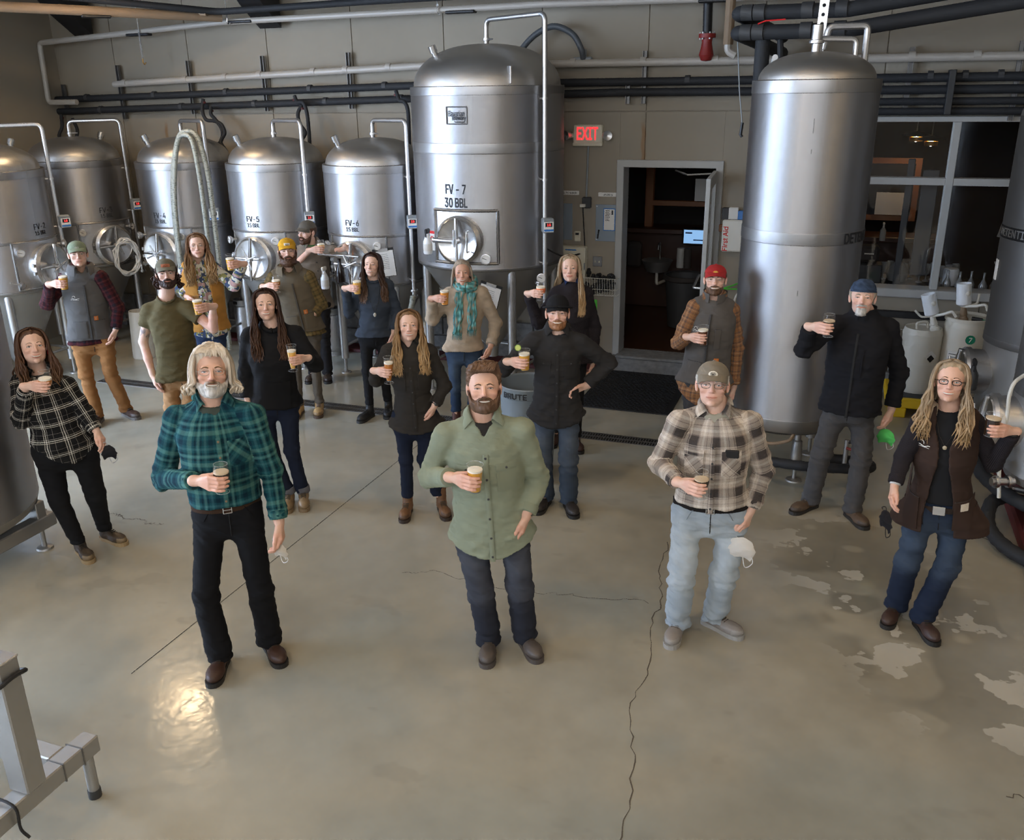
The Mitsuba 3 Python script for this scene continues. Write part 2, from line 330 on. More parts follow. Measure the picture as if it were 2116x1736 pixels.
labels[t] = {'label': 'glazed grey metal door swung open into the hall', 'kind': 'structure'}
put(t, 'pane', dl(.11, W_ - .11, .46, 2.18, .006), 'pane_glass', False)
put(t, 'push_bar', tube(bent([V(H0[0], H0[1], 1.2) + ex * .12 - ey * .02, V(H0[0], H0[1], 1.2) + ex * .14 - ey * .10, V(H0[0], H0[1], 1.2) + ex * .82 - ey * .10, V(H0[0], H0[1], 1.2) + ex * .84 - ey * .02], .03), .014, 10), 'steel_pipe')
put(t, 'closer_arm', tube([V(H0[0], H0[1], 2.27) + ex * .02, (-1.62, WY - .16, 2.26), (-1.78, WY + .02, 2.29)], .01, 8), 'steel_pipe')
# bar room
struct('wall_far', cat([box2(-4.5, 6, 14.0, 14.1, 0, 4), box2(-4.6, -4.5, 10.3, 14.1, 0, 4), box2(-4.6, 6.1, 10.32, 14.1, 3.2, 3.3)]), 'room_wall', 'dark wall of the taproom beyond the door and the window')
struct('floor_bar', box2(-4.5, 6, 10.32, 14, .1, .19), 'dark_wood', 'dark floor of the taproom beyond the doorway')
t = thing('bar_counter', 'dark wooden bar counter with brown posts seen through the doorway', 'bar counter')
put(t, 'counter_top', box2(-3.3, 1.2, 12.35, 12.85, 1.26, 1.33, .01), 'dark_wood', False)
put(t, 'front_panel', box2(-3.3, 1.2, 12.6, 12.7, .2, 1.26), 'dark_wood', False)
for x in (-2.60,): put(t, 'post', box2(x, x + .11, 12.5, 12.6, 1.33, 3.2, .006), 'wood', False)
put(t, 'rail', box2(-2.5, -1.2, 12.5, 12.58, 1.62, 1.69, .006), 'wood', False)
t = thing('menu_board', 'wood framed dark board seen through the window of the taproom', 'board')
put(t, 'frame', cat([box2(-.3, .86, 12.95, 13.0, 2.18, 2.25), box2(.79, .86, 12.95, 13.0, 1.52, 2.18), box2(-.3, .86, 12.95, 13.0, 1.46, 1.53)]), 'wood', False)
put(t, 'board_panel', box2(-.3, .79, 12.98, 13.0, 1.53, 2.18), 'black_paint', False)
solo('paper_sheet', box2(.36, .72, 12.90, 12.92, 1.54, 1.82), 'paper', 'pale sheet propped on the framed board behind the window', 'paper')
solo('paper_sheet', box2(-1.92, -1.72, 12.45, 12.47, 1.70, 1.99), 'paper', 'pale sheet standing on the brown rail beyond the doorway', 'paper')
t = thing('monitor', 'small lit touch screen on the bar beyond the doorway', 'monitor')
put(t, 'case', box((-1.86, 12.3, 1.25), (.34, .03, .22), .008), 'black_paint', False)
put(t, 'stand', box2(-1.92, -1.80, 12.31, 12.42, 1.33 - .2, 1.36, .006), 'black_paint', False)
scene[numbered(t + '__screen')] = emit(mikit.ply(trimesh.Trimesh([(-2.01, 12.284, 1.16), (-1.71, 12.284, 1.16), (-1.71, 12.284, 1.34), (-2.01, 12.284, 1.34)], [(0, 1, 2), (0, 2, 3)], process=False), 'black_paint'), (.16, .30, .50))
put(t, 'screen_line', cat([box2(-1.99, -1.90, 12.280, 12.283, 1.29, 1.31), box2(-1.88, -1.73, 12.280, 12.283, 1.20, 1.215)]), 'blue_plastic', False)
t = thing('wash_sink', 'small wall sink with a chrome tap beyond the doorway', 'sink')
put(t, 'basin', lathe_m([(.001, -.16), (.14, -.15), (.2, -.02), (.21, 0), (.19, -.01), (.001, -.12)], (-2.32, 12.1, .95), 24), 'steel_dull')
put(t, 'tap', tube(bent([(-2.32, 12.28, .93), (-2.32, 12.28, 1.16), (-2.32, 12.14, 1.16), (-2.32, 12.12, 1.08)], .05), .012, 8), 'steel_polish')
put(t, 'drain_pipe', tube(bent([(-2.32, 12.1, .8), (-2.32, 12.1, .62), (-2.25, 12.4, .62)], .04), .02, 8), 'white_plastic')
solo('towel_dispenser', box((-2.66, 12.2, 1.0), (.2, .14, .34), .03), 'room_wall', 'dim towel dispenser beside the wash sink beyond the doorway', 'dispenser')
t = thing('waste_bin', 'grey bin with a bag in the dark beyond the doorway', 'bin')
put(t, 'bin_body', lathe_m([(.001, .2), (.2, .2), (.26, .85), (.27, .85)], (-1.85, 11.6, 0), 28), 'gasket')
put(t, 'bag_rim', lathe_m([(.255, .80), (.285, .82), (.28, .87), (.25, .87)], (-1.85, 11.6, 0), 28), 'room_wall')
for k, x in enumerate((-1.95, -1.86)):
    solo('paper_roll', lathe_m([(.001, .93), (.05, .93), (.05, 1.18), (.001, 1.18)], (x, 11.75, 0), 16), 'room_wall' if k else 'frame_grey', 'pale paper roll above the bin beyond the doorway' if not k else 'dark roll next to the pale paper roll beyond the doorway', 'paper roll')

# ------------------------------------------------------------------ interior window
scene['window_1'] = mikit.ply(cat([box2(-.30, 2.16, WY - .06, WY + .16, 2.79, 2.84, .004), box2(-.30, -.25, WY - .05, WY + .16, 1.15, 2.79), box2(2.11, 2.16, WY - .05, WY + .16, 1.15, 2.79)]), 'frame_grey', smooth=False)
labels['window_1'] = {'label': 'interior window with pale grey mullions looking into the dark taproom', 'kind': 'structure'}
put('window_1', 'mullion', box2(.90, .97, WY - .04, WY + .1, 1.15, 2.79, .004), 'frame_grey', False)
put('window_1', 'transom', cat([box2(-.25, .90, WY - .036, WY + .1, 2.19, 2.26, .004), box2(.97, 2.11, WY - .036, WY + .1, 2.19, 2.26, .004)]), 'frame_grey', False)
put('window_1', 'sill', box2(-.34, 2.2, WY - .09, WY + .16, 1.06, 1.15, .008), 'frame_grey', False)
for x0, x1 in ((-.25, .90), (.97, 2.11)):
    for z0, z1 in ((1.15, 2.19), (2.26, 2.79)):
        put('window_1', 'pane', trimesh.Trimesh([(x0, WY + .03, z0), (x1, WY + .03, z0), (x1, WY + .03, z1), (x0, WY + .03, z1)], [(0, 1, 2), (0, 2, 3)], process=False), 'pane_glass', False)
for k, (x, y, z) in enumerate(((.72, 12.5, 2.50), (.88, 12.3, 2.46))):
    t = thing('pendant_lamp', ('left' if k == 0 else 'right') + ' of the two small lit pendant lamps behind the window', 'lamp')
    put(t, 'shade', lathe_m([(.02, .10), (.05, .09), (.16, .06), (.17, .05), (.05, .08)], (x, y, z), 20), 'steel_dark')
    put(t, 'gallery', lathe_m([(.075, -.02), (.078, .03), (.07, .03)], (x, y, z), 16), 'brass')
    put(t, 'rod', cyl((x, y, z + .1), (x, y, 3.2), .008, 6), 'steel_dark')
    scene[numbered(t + '__bulb')] = emit(mikit.ply(trimesh.creation.icosphere(2, .032).apply_translation((x, y, z + .005)), 'frame_grey'), (60, 42, 22))
solo('counter_shelf', cat([box2(-.25, 2.1, 10.45, 11.3, 1.02, 1.06), box2(-.25, 2.1, 10.6, 10.64, .2, 1.02)]), 'black_paint', 'dark counter under the inside of the taproom window', 'counter', smooth=False)
gl = [(.001, .0), (.035, 0), (.034, .006), (.008, .02), (.007, .06), (.035, .09), (.045, .13), (.036, .19), (.035, .19)]
flask = [(.001, 0), (.04, 0), (.042, .05), (.012, .12), (.011, .19), (.013, .19)]
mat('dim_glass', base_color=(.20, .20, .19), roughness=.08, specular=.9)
mg, mf = lathe_m(gl, n=16), lathe_m(flask, n=14)
for k in range(9):
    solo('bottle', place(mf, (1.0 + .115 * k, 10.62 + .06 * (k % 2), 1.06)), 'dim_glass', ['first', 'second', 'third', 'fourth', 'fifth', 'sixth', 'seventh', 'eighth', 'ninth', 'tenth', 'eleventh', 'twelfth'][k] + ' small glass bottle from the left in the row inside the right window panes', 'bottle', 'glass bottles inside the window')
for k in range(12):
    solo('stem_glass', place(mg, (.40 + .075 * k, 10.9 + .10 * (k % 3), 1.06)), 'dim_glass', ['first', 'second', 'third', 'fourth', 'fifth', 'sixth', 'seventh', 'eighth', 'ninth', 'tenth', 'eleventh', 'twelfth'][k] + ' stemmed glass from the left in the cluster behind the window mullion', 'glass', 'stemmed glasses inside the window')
solo('carton', box((.28, 10.85, 1.16), (.34, .26, .2), .01), 'gasket', 'brown grey carton low behind the left window pane', 'carton', smooth=False)
t = thing('scale_box', 'pale instrument case standing on the carton behind the window', 'box')
put(t, 'case', box((.30, 10.9, 1.36), (.22, .2, .18), .03), 'room_wall', False)
put(t, 'slot', box((.30, 10.79, 1.37), (.1, .01, .012)), 'paper', False)
solo('balloon_flask', lathe_m([(.001, 0), (.09, .01), (.12, .1), (.08, .18), (.03, .22), (.03, .3)], (.62, 10.9, 1.06), 20), 'dim_glass', 'round bellied glass flask left of the window mullion', 'flask')
solo('glass_jar', lathe_m([(.001, 0), (.075, 0), (.08, .02), (.08, .16), (.07, .18), (.001, .18)], (1.16, 10.85, 1.06), 20), 'clear_plastic', 'wide pale lidded jar in the lower right window pane', 'jar')
solo('card_holder', cat([box((1.72, 11.4, 1.34), (.05, .01, .2)), box((1.72, 11.38, 1.23), (.14, .1, .02))]), 'paper', 'small white card on a stand behind the right pane', 'card', smooth=False)
solo('paper_sheet', box((1.78, 11.6, 1.62), (.2, .008, .3), R=trimesh.transformations.rotation_matrix(.2, [0, 1, 0])[:3, :3]), 'frame_grey', 'tilted pale sheet behind the right window pane', 'paper', smooth=False)
for k, (x, hgt, w) in enumerate(((.60, 1.2, .07), (.80, 1.0, .16))):
    m = box((x, 10.55, 1.75), (w, .02, hgt * 1.1), .008)
    solo('strip_curtain', m, 'clear_plastic' if 0 else 'gasket', ('narrow' if k == 0 else 'broad') + ' clear strip hanging inside the left window panes', 'strip curtain', smooth=False)
for k, x in enumerate((.46, .68)):
    t = thing('spray_bottle', ('left' if k == 0 else 'right') + ' of two spray bottles on the shelf behind the left window pane', 'spray bottle')
    put(t, 'bottle', lathe_m([(.001, 0), (.035, 0), (.036, .12), (.014, .16), (.014, .18)], (x, 12.0, 1.34), 14), 'frame_grey')
    put(t, 'trigger_head', cat([box((x, 11.99, 1.545), (.025, .06, .03), .005), box((x, 11.95, 1.53), (.012, .012, .05))]), 'paper', False)

# ------------------------------------------------------------------ pipes on and before the back wall
def strut(x, z0, z1, y=10.04, lab=''):
    k = solo('strut_channel', cat([box2(x - .022, x + .022, y - .005, y, z0, z1), box2(x - .022, x - .017, y - .04, y, z0, z1), box2(x + .017, x + .022, y - .04, y, z0, z1)]), 'steel_dark', lab, 'bracket', smooth=False)
    return k
names = ['left of the first pale tank', 'above the first pale tank', 'above the second pale tank', 'above the third pale tank']
for i, (x, z0, z1) in enumerate(((-9.05, 2.84, 3.5), (-7.94, 2.9, 3.53), (-6.84, 2.93, 3.56), (-5.66, 2.95, 3.57))):
    strut(x, z0, z1, lab='dark strut channel carrying the pipes ' + names[i])
strut(-10.0, 2.9, 3.28, lab='dark strut channel in the far left corner')
strut(-2.14, 2.98, 3.50, lab='dark strut channel carrying the pipes above the doorway')
strut(-2.30, 2.98, 3.22, y=9.99, lab='short dark strut beside the one above the doorway')
strut(.44, 2.85, 3.47, lab='dark strut channel right of the tall slim tank')
strut(1.37, 2.80, 3.50, lab='dark strut channel above the right window panes')
def pipe(name, P, r, m, lab, bend=.06, bands=None, cat_='pipe', n=14):
    k = solo(name, tube(bent(P, bend), r, n), m, lab, cat_)
    return k
k = pipe('drain_pipe', [(-9.08, 9.95, 3.27), (-4.8, 9.95, 3.40), (3.2, 9.95, 3.36)], .040, 'white_pvc', 'long white plastic pipe running along the back wall', .02)
for x in (-8.9, -7.95, -7.35, -6.85, -6.1, -5.66, -5.1, -2.9, -2.14, -1.4, .44, 1.0): put(k, 'coupling', cyl((x - .03, 9.95, 3.275 + .0305 * min(x + 9.08, 4.28) - .004 * max(0, x + 4.8)), (x + .03, 9.95, 3.275 + .0305 * min(x + 9.08, 4.28) - .004 * max(0, x + 4.8)), .046, 14), 'white_pvc')
k = pipe('insulated_pipe', [(-10.1, 9.97, 3.09), (-4.6, 9.97, 3.20), (-3.4, 9.97, 3.20), (3.2, 9.97, 3.19)], .042, 'black_foam', 'upper black insulated pipe along the back wall', .02)
putm(k, 'tape_wrap', [cyl((x, 9.97, 3.10 + .02 * min(x + 10.1, 5.4)), (x + .05, 9.97, 3.10 + .02 * min(x + 10.1, 5.4)), .047, 12) for x in (-9.6, -8.5, -7.4, -6.2, -5.2, -1.7, .6, .9, 1.2)], 'gasket')
k = pipe('insulated_pipe', [(-10.1, 9.97, 2.94), (-4.6, 9.97, 3.06), (-2.4, 9.97, 3.095), (-1.0, 9.97, 3.09), (3.2, 9.97, 3.08)], .042, 'black_foam', 'lower black insulated pipe along the back wall', .02)
putm(k, 'tape_wrap', [cyl((x, 9.97, 2.945 + .0218 * min(x + 10.1, 5.4)), (x + .05, 9.97, 2.945 + .0218 * min(x + 10.1, 5.4)), .047, 12) for x in (-9.4, -8.1, -7.0, -6.0, -5.0)], 'gasket')
for z, lab in ((2.98, 'third black pipe down above the window'), (2.89, 'lowest black pipe above the window')): pipe('insulated_pipe', [(-.6, 9.96, z), (3.2, 9.96, z)], .036, 'black_foam', lab)
solo('pipe_clamp', cat([box2(.78, .84, 9.86, 10.05, 2.86, 3.26, .004)]), 'black_paint', 'black clamp bar across the pipes above the window', 'clamp', smooth=False)
k = pipe('overhead_pipe', [(-9.55, 9.75, 3.06), (-10.02, 9.75, 3.06), (-10.0, 9.75, 3.78), (-7.2, 9.75, 3.93), (-3.3, 9.75, 3.965), (3, 9.75, 3.9)], .034, 'white_pvc', 'white overhead pipe that turns down in the far left corner', .05)
for x in (-8.4, -6.9, -4.1, -1.4): put(k, 'hanger_shoe', box((x, 9.75, 3.97 - .045 if x > -8 else 3.83), (.34, .09, .03), .008), 'black_paint', False)
k = pipe('overhead_pipe', [(-7.05, 9.6, 3.97), (-8.4, 8.1, 4.02), (-9.9, 6.2, 4.06)], .052, 'beige_wrap', 'thick tan overhead pipe crossing the upper left corner')
put(k, 'hanger_shoe', box((-7.95, 8.6, 3.95), (.3, .09, .03), .008, rot=.85), 'black_paint', False)
pipe('overhead_pipe', [(-9.7, 6.9, 4.30), (-7.0, 9.5, 4.02), (-5.2, 9.6, 4.06), (-2.4, 9.6, 4.08), (2, 9.6, 4.1)], .036, 'black_foam', 'dark overhead pipe running above the white one', .12)
pipe('overhead_pipe', [(-3.9, 9.78, 4.10), (3, 9.78, 4.06)], .034, 'beige_wrap', 'tan overhead pipe at the top edge above the tallest tank')
pipe('overhead_pipe', [(-7.65, 9.4, 4.02), (-7.1, 9.4, 4.0)], .026, 'beige_wrap', 'short tan pipe stub beside the elbow of the overhead pipes')
for k_, (x, y, z) in enumerate(((-8.35, 9.7, 3.86), (-7.05, 9.7, 3.99), (-9.1, 7.3, 3.80), (-4.35, 9.7, 4.0))):
    t = thing('chain_hook', ['thin chain with a brass hook hanging beside the white overhead pipe', 'short chain hanger at the elbow of the overhead pipes', 'bright turnbuckle hanging at the far left under the tan pipe', 'rod hanger of the white pipe left of the tallest tank'][k_], 'hanger')
    L = [.30, .02, .28, .02][k_]
    put(t, 'rod', cyl((x, y, z), (x, y, 5.2), .006, 6), 'steel_dull')
    put(t, 'chain', cat([lathe_m([(.010 + .004 * math.cos(a_), .004 * math.sin(a_)) for a_ in np.linspace(0, 2 * np.pi, 7)], (x, y, z - .02 * j), 8, axis=(j % 2, 1 - j % 2, 0)) for j in range(int(L / .02) + 1)]), 'steel_pipe' if k_ != 2 else 'steel_polish', kind='stuff')
    put(t, 'hook', tube(smooth_path([(x, y, z - L), (x, y, z - L - .05), (x + .02, y, z - L - .07), (x + .04, y, z - L - .05)], 5), .007, 6), 'brass' if k_ == 0 else 'steel_polish')
# conduit arch behind the tallest tank
t = thing('conduit', 'grey flexible conduit arching from the wall box behind the tallest tank', 'conduit')
put(t, 'hose', tube(smooth_path([(-3.56, 9.9, 3.40), (-3.46, 9.9, 3.55), (-3.30, 9.9, 3.69), (-3.10, 9.9, 3.76), (-2.90, 9.9, 3.68), (-2.80, 9.9, 3.53), (-2.79, 9.95, 3.44)], 8), .032, 12), 'conduit_grey')
put(t, 'junction_box', box((-2.80, 9.98, 3.42), (.20, .08, .07), .012), 'grey_plastic', False)
put(t, 'nut', cyl((-2.79, 9.95, 3.45), (-2.79, 9.95, 3.53), .036, 8), 'grey_plastic')
t = thing('standpipe_valve', 'red valve on a dark vertical pipe above the doorway', 'valve')
put(t, 'pipe', cyl((-1.49, 9.9, 3.62), (-1.52, 9.9, 4.6), .046, 14), 'black_paint')
put(t, 'body', lathe_m([(.001, -.24), (.05, -.23), (.075, -.18), (.06, -.12), (.05, -.06), (.055, -.02), (.085, -.02), (.085, .02), (.001, .02)], (-1.49, 9.9, 3.62), 20), 'red_paint')
putm(t, 'bolt', [cyl((-1.49 + .07 * math.cos(q), 9.9 + .07 * math.sin(q), 3.585), (-1.49 + .07 * math.cos(q), 9.9 + .07 * math.sin(q), 3.655), .009, 6) for q in np.arange(0, 6.2, 1.05)], 'steel_pipe')
# insulated mains above the slim tank
for i, z in enumerate((3.71, 3.56)):
    k = pipe('insulated_main', [(-.75, 9.9, z - .12), (-1.02, 8.35, z), (-.16, 8.28, z - .01), (1.15, 8.2, z + .16), (3.2, 8.1, z + .42)], .058, 'black_foam', ('upper' if i == 0 else 'lower') + ' thick black insulated main turning above the slim tank', .06, n=18)
    putm(k, 'tape_wrap', [tube([(x, 8.345 - .08 * (x + 1.02), z), (x + .09, 8.335 - .08 * (x + 1.02), z)], .064, 14) for x in (-.98, -.88, -.5, -.24)], 'gasket')
t = thing('riser_pipe', 'thick black insulated riser behind the left of the slim tank', 'pipe')
put(t, 'riser', cyl((-.80, 8.45, 2.95), (-.80, 8.4, 3.55), .062, 16), 'black_foam')
put(t, 'branch', tube(bent([(-.66, 8.4, 3.5), (-.64, 8.4, 3.3), (-.60, 8.3, 3.2)], .03), .026, 8), 'black_foam')
put(t, 'valve_handle', tube([(-.84, 8.3, 3.62), (-.78, 8.28, 3.64), (-.62, 8.26, 3.645)], .006, 6), 'label_red')
put(t, 'regulator', cat([box((-.68, 8.32, 3.33), (.06, .05, .06), .008), cyl((-.68, 8.28, 3.36), (-.68, 8.31, 3.36), .024, 12)]), 'steel_dull')
t = thing('pull_strap', 'thin grey strap dangling left of the slim tank', 'strap')
put(t, 'cord', tube([(-1.03, 8.6, 3.5), (-.98, 8.55, 3.1), (-.93, 8.5, 2.82)], .006, 6), 'grey_plastic')
put(t, 'end_hook', tube([(-.93, 8.5, 2.84), (-.94, 8.5, 2.74), (-.925, 8.5, 2.72)], .013, 8), 'black_paint')
t = thing('sprinkler_drop', 'short vertical tan pipe hanging left of the insulated mains', 'pipe')
put(t, 'pipe', cyl((-1.24, 9.6, 3.93), (-1.24, 9.6, 3.52), .048, 12), 'beige_wrap')
put(t, 'elbow', tube(bent([(-1.24, 9.6, 3.54), (-1.24, 9.6, 3.46), (-1.16, 9.6, 3.42)], .04), .036, 10), 'white_pvc')
# black hose drops behind the fermenters
def drop(P, lab, r=.022):
    k = thing('hose_drop', lab, 'hose')
    for Q in P: put(k, 'hose', tube(smooth_path(Q, 8), r, 10), 'black_foam')
    for Q in P: put(k, 'clamp', cyl(V(*Q[0]) + V(0, 0, -.03), V(*Q[0]) + V(0, 0, -.055), r * 1.25, 10), 'dark_red')
    putm(k, 'fitting', [cyl(V(*Q[-1]) + V(0, 0, -.05), Q[-1], .028, 10) for Q in P], 'steel_pipe')
drop([[(-7.65, 9.86, 3.08), (-7.66, 9.83, 2.95), (-7.60, 9.8, 2.84), (-7.48, 9.8, 2.82), (-7.38, 9.8, 2.78), (-7.33, 9.78, 2.68), (-7.38, 9.75, 2.58), (-7.30, 9.72, 2.48)],
      [(-7.55, 9.86, 2.98), (-7.53, 9.82, 2.90), (-7.46, 9.8, 2.84), (-7.38, 9.8, 2.72), (-7.40, 9.8, 2.6), (-7.46, 9.75, 2.52)]], 'black looping hose pair dropping between the first two pale tanks')
drop([[(-6.33, 9.86, 3.10), (-6.28, 9.83, 3.03), (-6.18, 9.8, 3.02), (-6.13, 9.78, 2.9), (-6.10, 9.74, 2.7), (-6.08, 9.7, 2.55)],
      [(-6.24, 9.86, 3.0), (-6.28, 9.82, 2.9), (-6.25, 9.8, 2.78), (-6.19, 9.8, 2.68), (-6.26, 9.74, 2.56)]], 'black hose pair dropping above the second pale tank')
drop([[(-4.98, 9.86, 3.14), (-4.92, 9.82, 3.04), (-4.85, 9.8, 3.02), (-4.80, 9.78, 2.9), (-4.79, 9.74, 2.5)]], 'black hose dropping left of the tallest tank')
drop([[(-10.0, 9.9, 2.9), (-9.98, 9.86, 2.75), (-10.0, 9.8, 2.62), (-9.85, 9.75, 2.45)], [(-9.8, 9.88, 2.85), (-9.72, 9.85, 2.7), (-9.75, 9.8, 2.55), (-9.78, 9.75, 2.42)]], 'black hose pair dropping in the far left corner')

# ------------------------------------------------------------------ things on the wall beside the door
yb = WY - .018
t = thing('exit_sign', 'cream exit sign with lit red letters and two lamp heads', 'sign')
put(t, 'housing', box((-2.75, yb - .035, 2.655), (.33, .07, .22), .012), 'cream_plastic', False)
put(t, 'ledge', box((-2.75, yb - .04, 2.56), (.335, .075, .035), .006), 'cream_plastic', False)
letters = text('EXIT', .128, (-2.75, yb - .0705, 2.675), (1, 0, 0), (0, 0, 1), .003, True, sx=.60)
scene[numbered(t + '__letter')] = emit(mikit.ply(letters, 'label_red'), (.95, .035, .04))
for s_ in (-1, 1):
    put(t, 'lamp_head', lathe_m([(.001, -.03), (.04, -.03), (.05, .02), (.052, .045), (.001, .03)], (-2.75 + s_ * .215, yb - .075, 2.655), 18, axis=(s_ * .6, -1, 0)), 'steel_pipe')
    put(t, 'bracket', cyl((-2.75 + s_ * .16, yb - .04, 2.65), (-2.75 + s_ * .21, yb - .05, 2.655), .028, 12), 'cream_plastic')
t = thing('outlet_box', 'grey outlet box under the exit sign with conduit and a plugged cord', 'outlet')
put(t, 'conduit', cyl((-2.75, yb - .02, 2.55), (-2.765, yb - .02, 1.98), .011, 10), 'grey_plastic')
put(t, 'box', box((-2.755, yb - .03, 1.93), (.10, .06, .12), .008), 'gasket', False)
put(t, 'plug', box((-2.79, yb - .075, 1.90), (.06, .05, .035), .006), 'white_plastic', False)
put(t, 'cord', tube(smooth_path([(-2.79, yb - .07, 1.89), (-2.79, yb - .03, 1.7), (-2.775, yb - .02, 1.4), (-2.79, yb - .02, 1.1)], 6), .006, 6), 'black_rubber')
for x, tx, z, lab in ((-2.52, 'orders', 2.02, 'white strip label with handwritten orders above the grey board'), (-2.965, 'acid wash', 2.03, 'white strip label with handwriting beside the tallest tank')):
    t = thing('wall_label', lab, 'label')
    put(t, 'strip', box((x, yb - .002, z), (.22, .003, .045)), 'paper', False)
    put(t, 'lettering', text(tx, .026, (x, yb - .0036, z), (1, 0, 0), (0, 0, 1), .0008), 'ink', False)
t = thing('notice_board', 'grey metal board with a blue clipboard sheet and a marker', 'board')
put(t, 'board_panel', box2(-2.655, -2.36, yb - .010, yb, 1.50, 1.91, .003), 'bluegrey_plastic', False)
putm(t, 'screw', [cyl((x, yb - .013, z), (x, yb - .01, z), .006, 8) for x in (-2.64, -2.375) for z in (1.52, 1.89)], 'steel_pipe')
solo('marker_pen', tube([(-2.625, yb - .018, 1.53), (-2.62, yb - .018, 1.58), (-2.618, yb - .018, 1.585), (-2.612, yb - .018, 1.63)], [.008, .008, .007, .009], 8), 'black_paint', 'marker pen stuck on the grey notice board', 'marker')
t = thing('order_sheet', 'white sheet in a blue frame on the grey notice board', 'paper')
put(t, 'frame', box2(-2.565, -2.425, yb - .016, yb - .0105, 1.62, 1.87, .004), 'blue_plastic', False)
put(t, 'sheet', box2(-2.555, -2.435, yb - .018, yb - .016, 1.63, 1.86), 'paper', False)
put(t, 'writing', cat([box2(-2.54, -2.54 + w, yb - .0188, yb - .018, 1.84 - .018 * i, 1.846 - .018 * i) for i, w in enumerate((.05, .04, .055, .045, .05, .04, .05))] + [box2(-2.47, -2.45, yb - .0188, yb - .018, 1.80, 1.85)]), 'gasket', False)
t = thing('notice_board', 'plain grey wall board half hidden by the tallest tank', 'board')
put(t, 'board_panel', box2(-3.15, -2.93, yb - .010, yb, 1.50, 1.91, .003), 'bluegrey_plastic', False)
t = thing('thermostat', 'cream thermostat beside the cord', 'thermostat')
put(t, 'case', box((-2.865, yb - .014, 1.545), (.075, .028, .12), .01), 'cream_plastic', False)
put(t, 'display', box((-2.865, yb - .029, 1.575), (.04, .003, .025)), 'ink', False)
t = thing('control_cabinet', 'white wall cabinet with a blue stripe beside the tallest tank', 'cabinet')
put(t, 'case', box2(-3.08, -2.745, yb - .11, yb, 1.02, 1.44, .012), 'cream_plastic', False)
put(t, 'stripe', box2(-2.98, -2.85, yb - .112, yb - .11, 1.395, 1.41), 'blue_plastic', False)
put(t, 'latch', box2(-2.755, -2.745, yb - .125, yb - .11, 1.18, 1.26), 'grey_plastic', False)
t = thing('switch_plate', 'dark metal switch plate left of the doorway', 'switch')
put(t, 'plate', box((-2.625, yb - .004, 1.265), (.11, .008, .115), .003), 'steel_dark', False)
putm(t, 'toggle', [box((-2.65, yb - .012, 1.265), (.01, .02, .022)), box((-2.60, yb - .012, 1.265), (.01, .02, .022))], 'cream_plastic', False)
t = thing('wire_basket', 'white wire basket on the wall full of black fittings', 'basket')
bw = []
x0, x1, z0, z1, dp = -2.78, -2.36, .90, 1.10, .16
for z in (z0, z0 + .07, z1): bw.append(tube(bent([(x0, yb, z), (x0, yb - dp * (.8 + .2 * (z - z0) / .2), z), (x1, yb - dp * (.8 + .2 * (z - z0) / .2), z), (x1, yb, z)], .02), .0035, 6))
for x in np.linspace(x0 + .02, x1 - .02, 14): bw.append(tube([(x, yb, z0), (x, yb - dp * .8, z0), (x, yb - dp, z1)], .0022, 5))
put(t, 'wire', cat(bw), 'white_plastic', kind='stuff')
g = np.random.default_rng(5)
for k in range(26):
    c = V(g.uniform(x0 + .05, x1 - .05), yb - g.uniform(.04, .12), g.uniform(z0 + .03, z1 + .04))
    d_ = unit(g.normal(0, 1, 3)); L = g.uniform(.03, .055)
    m = lathe_m([(.001, -L), (.018, -L), (.02, -L * .3), (.028, -L * .2), (.028, L * .2), (.016, L * .3), (.016, L), (.001, L)], c, 10, axis=d_)
    solo('pipe_fitting', m, 'black_rubber', 'black plastic hose fitting heaped in the white wire basket', 'fitting', 'black fittings in the wire basket')
solo('green_tag', box((-2.60, yb - .17, .80), (.05, .006, .11), .002), 'green_plastic', 'bright green tag hanging under the wire basket', 'tag', smooth=False)
t = thing('first_aid_box', 'white first aid box with red lettering between door and slim tank', 'first aid box')
put(t, 'case', box((-1.09, yb - .06, 1.63), (.27, .12, .34), .015), 'white_plastic', False)
put(t, 'lettering', text('First Aid', .05, (-1.185, yb - .1215, 1.60), (0, 0, 1), (-1, 0, 0), .001, True), 'label_red', False)
put(t, 'handle', tube(bent([(-1.11, yb - .06, 1.80), (-1.11, yb - .06, 1.835), (-1.01, yb - .06, 1.835), (-1.01, yb - .06, 1.80)], .02), .008, 8), 'white_plastic')
put(t, 'latch', box((-.975, yb - .123, 1.63), (.02, .008, .05), .002), 'cream_plastic', False)
put(t, 'hinge_bracket', box((-1.245, yb - .02, 1.70), (.05, .04, .08), .004), 'wood', False)
for k, (x, z, m, lab) in enumerate(((-1.19, 1.86, 'gasket', 'dark carton standing behind the pale one on the first aid box'), (-1.12, 1.865, 'paper', 'pale printed carton on top of the first aid box'), (-1.02, 1.85, 'blue_plastic', 'small blue carton on top of the first aid box'))):
    solo('carton', box((x, yb - .05 - .01 * k, z), (.10, .08, .12 if k < 2 else .09), .004), m, lab, 'carton', smooth=False)
t = thing('coil_cord', 'green coiled cord hung on a wall rod left of the slim tank', 'cord')
put(t, 'rod', cyl((-1.0, yb - .04, .95), (-1.0, yb - .04, 1.32), .010, 8), 'black_paint')
put(t, 'cord', tube(smooth_path([(-1.0, yb - .05, 1.12), (-1.12, yb - .06, 1.07), (-1.25, yb - .06, 1.02), (-1.22, yb - .07, 1.04), (-1.0, yb - .06, 1.05)], 6), .008, 6), 'green_plastic')
put(t, 'cable', tube(smooth_path([(-1.01, yb - .05, 1.02), (-1.05, yb - .05, .9), (-1.06, yb - .05, .6)], 6), .012, 6), 'white_plastic')
solo('broom_rail', cat([box2(.2, 1.16, yb - .05, yb, .84, .91, .006)]), 'black_paint', 'black tool holder rail under the window', 'rail', smooth=False)
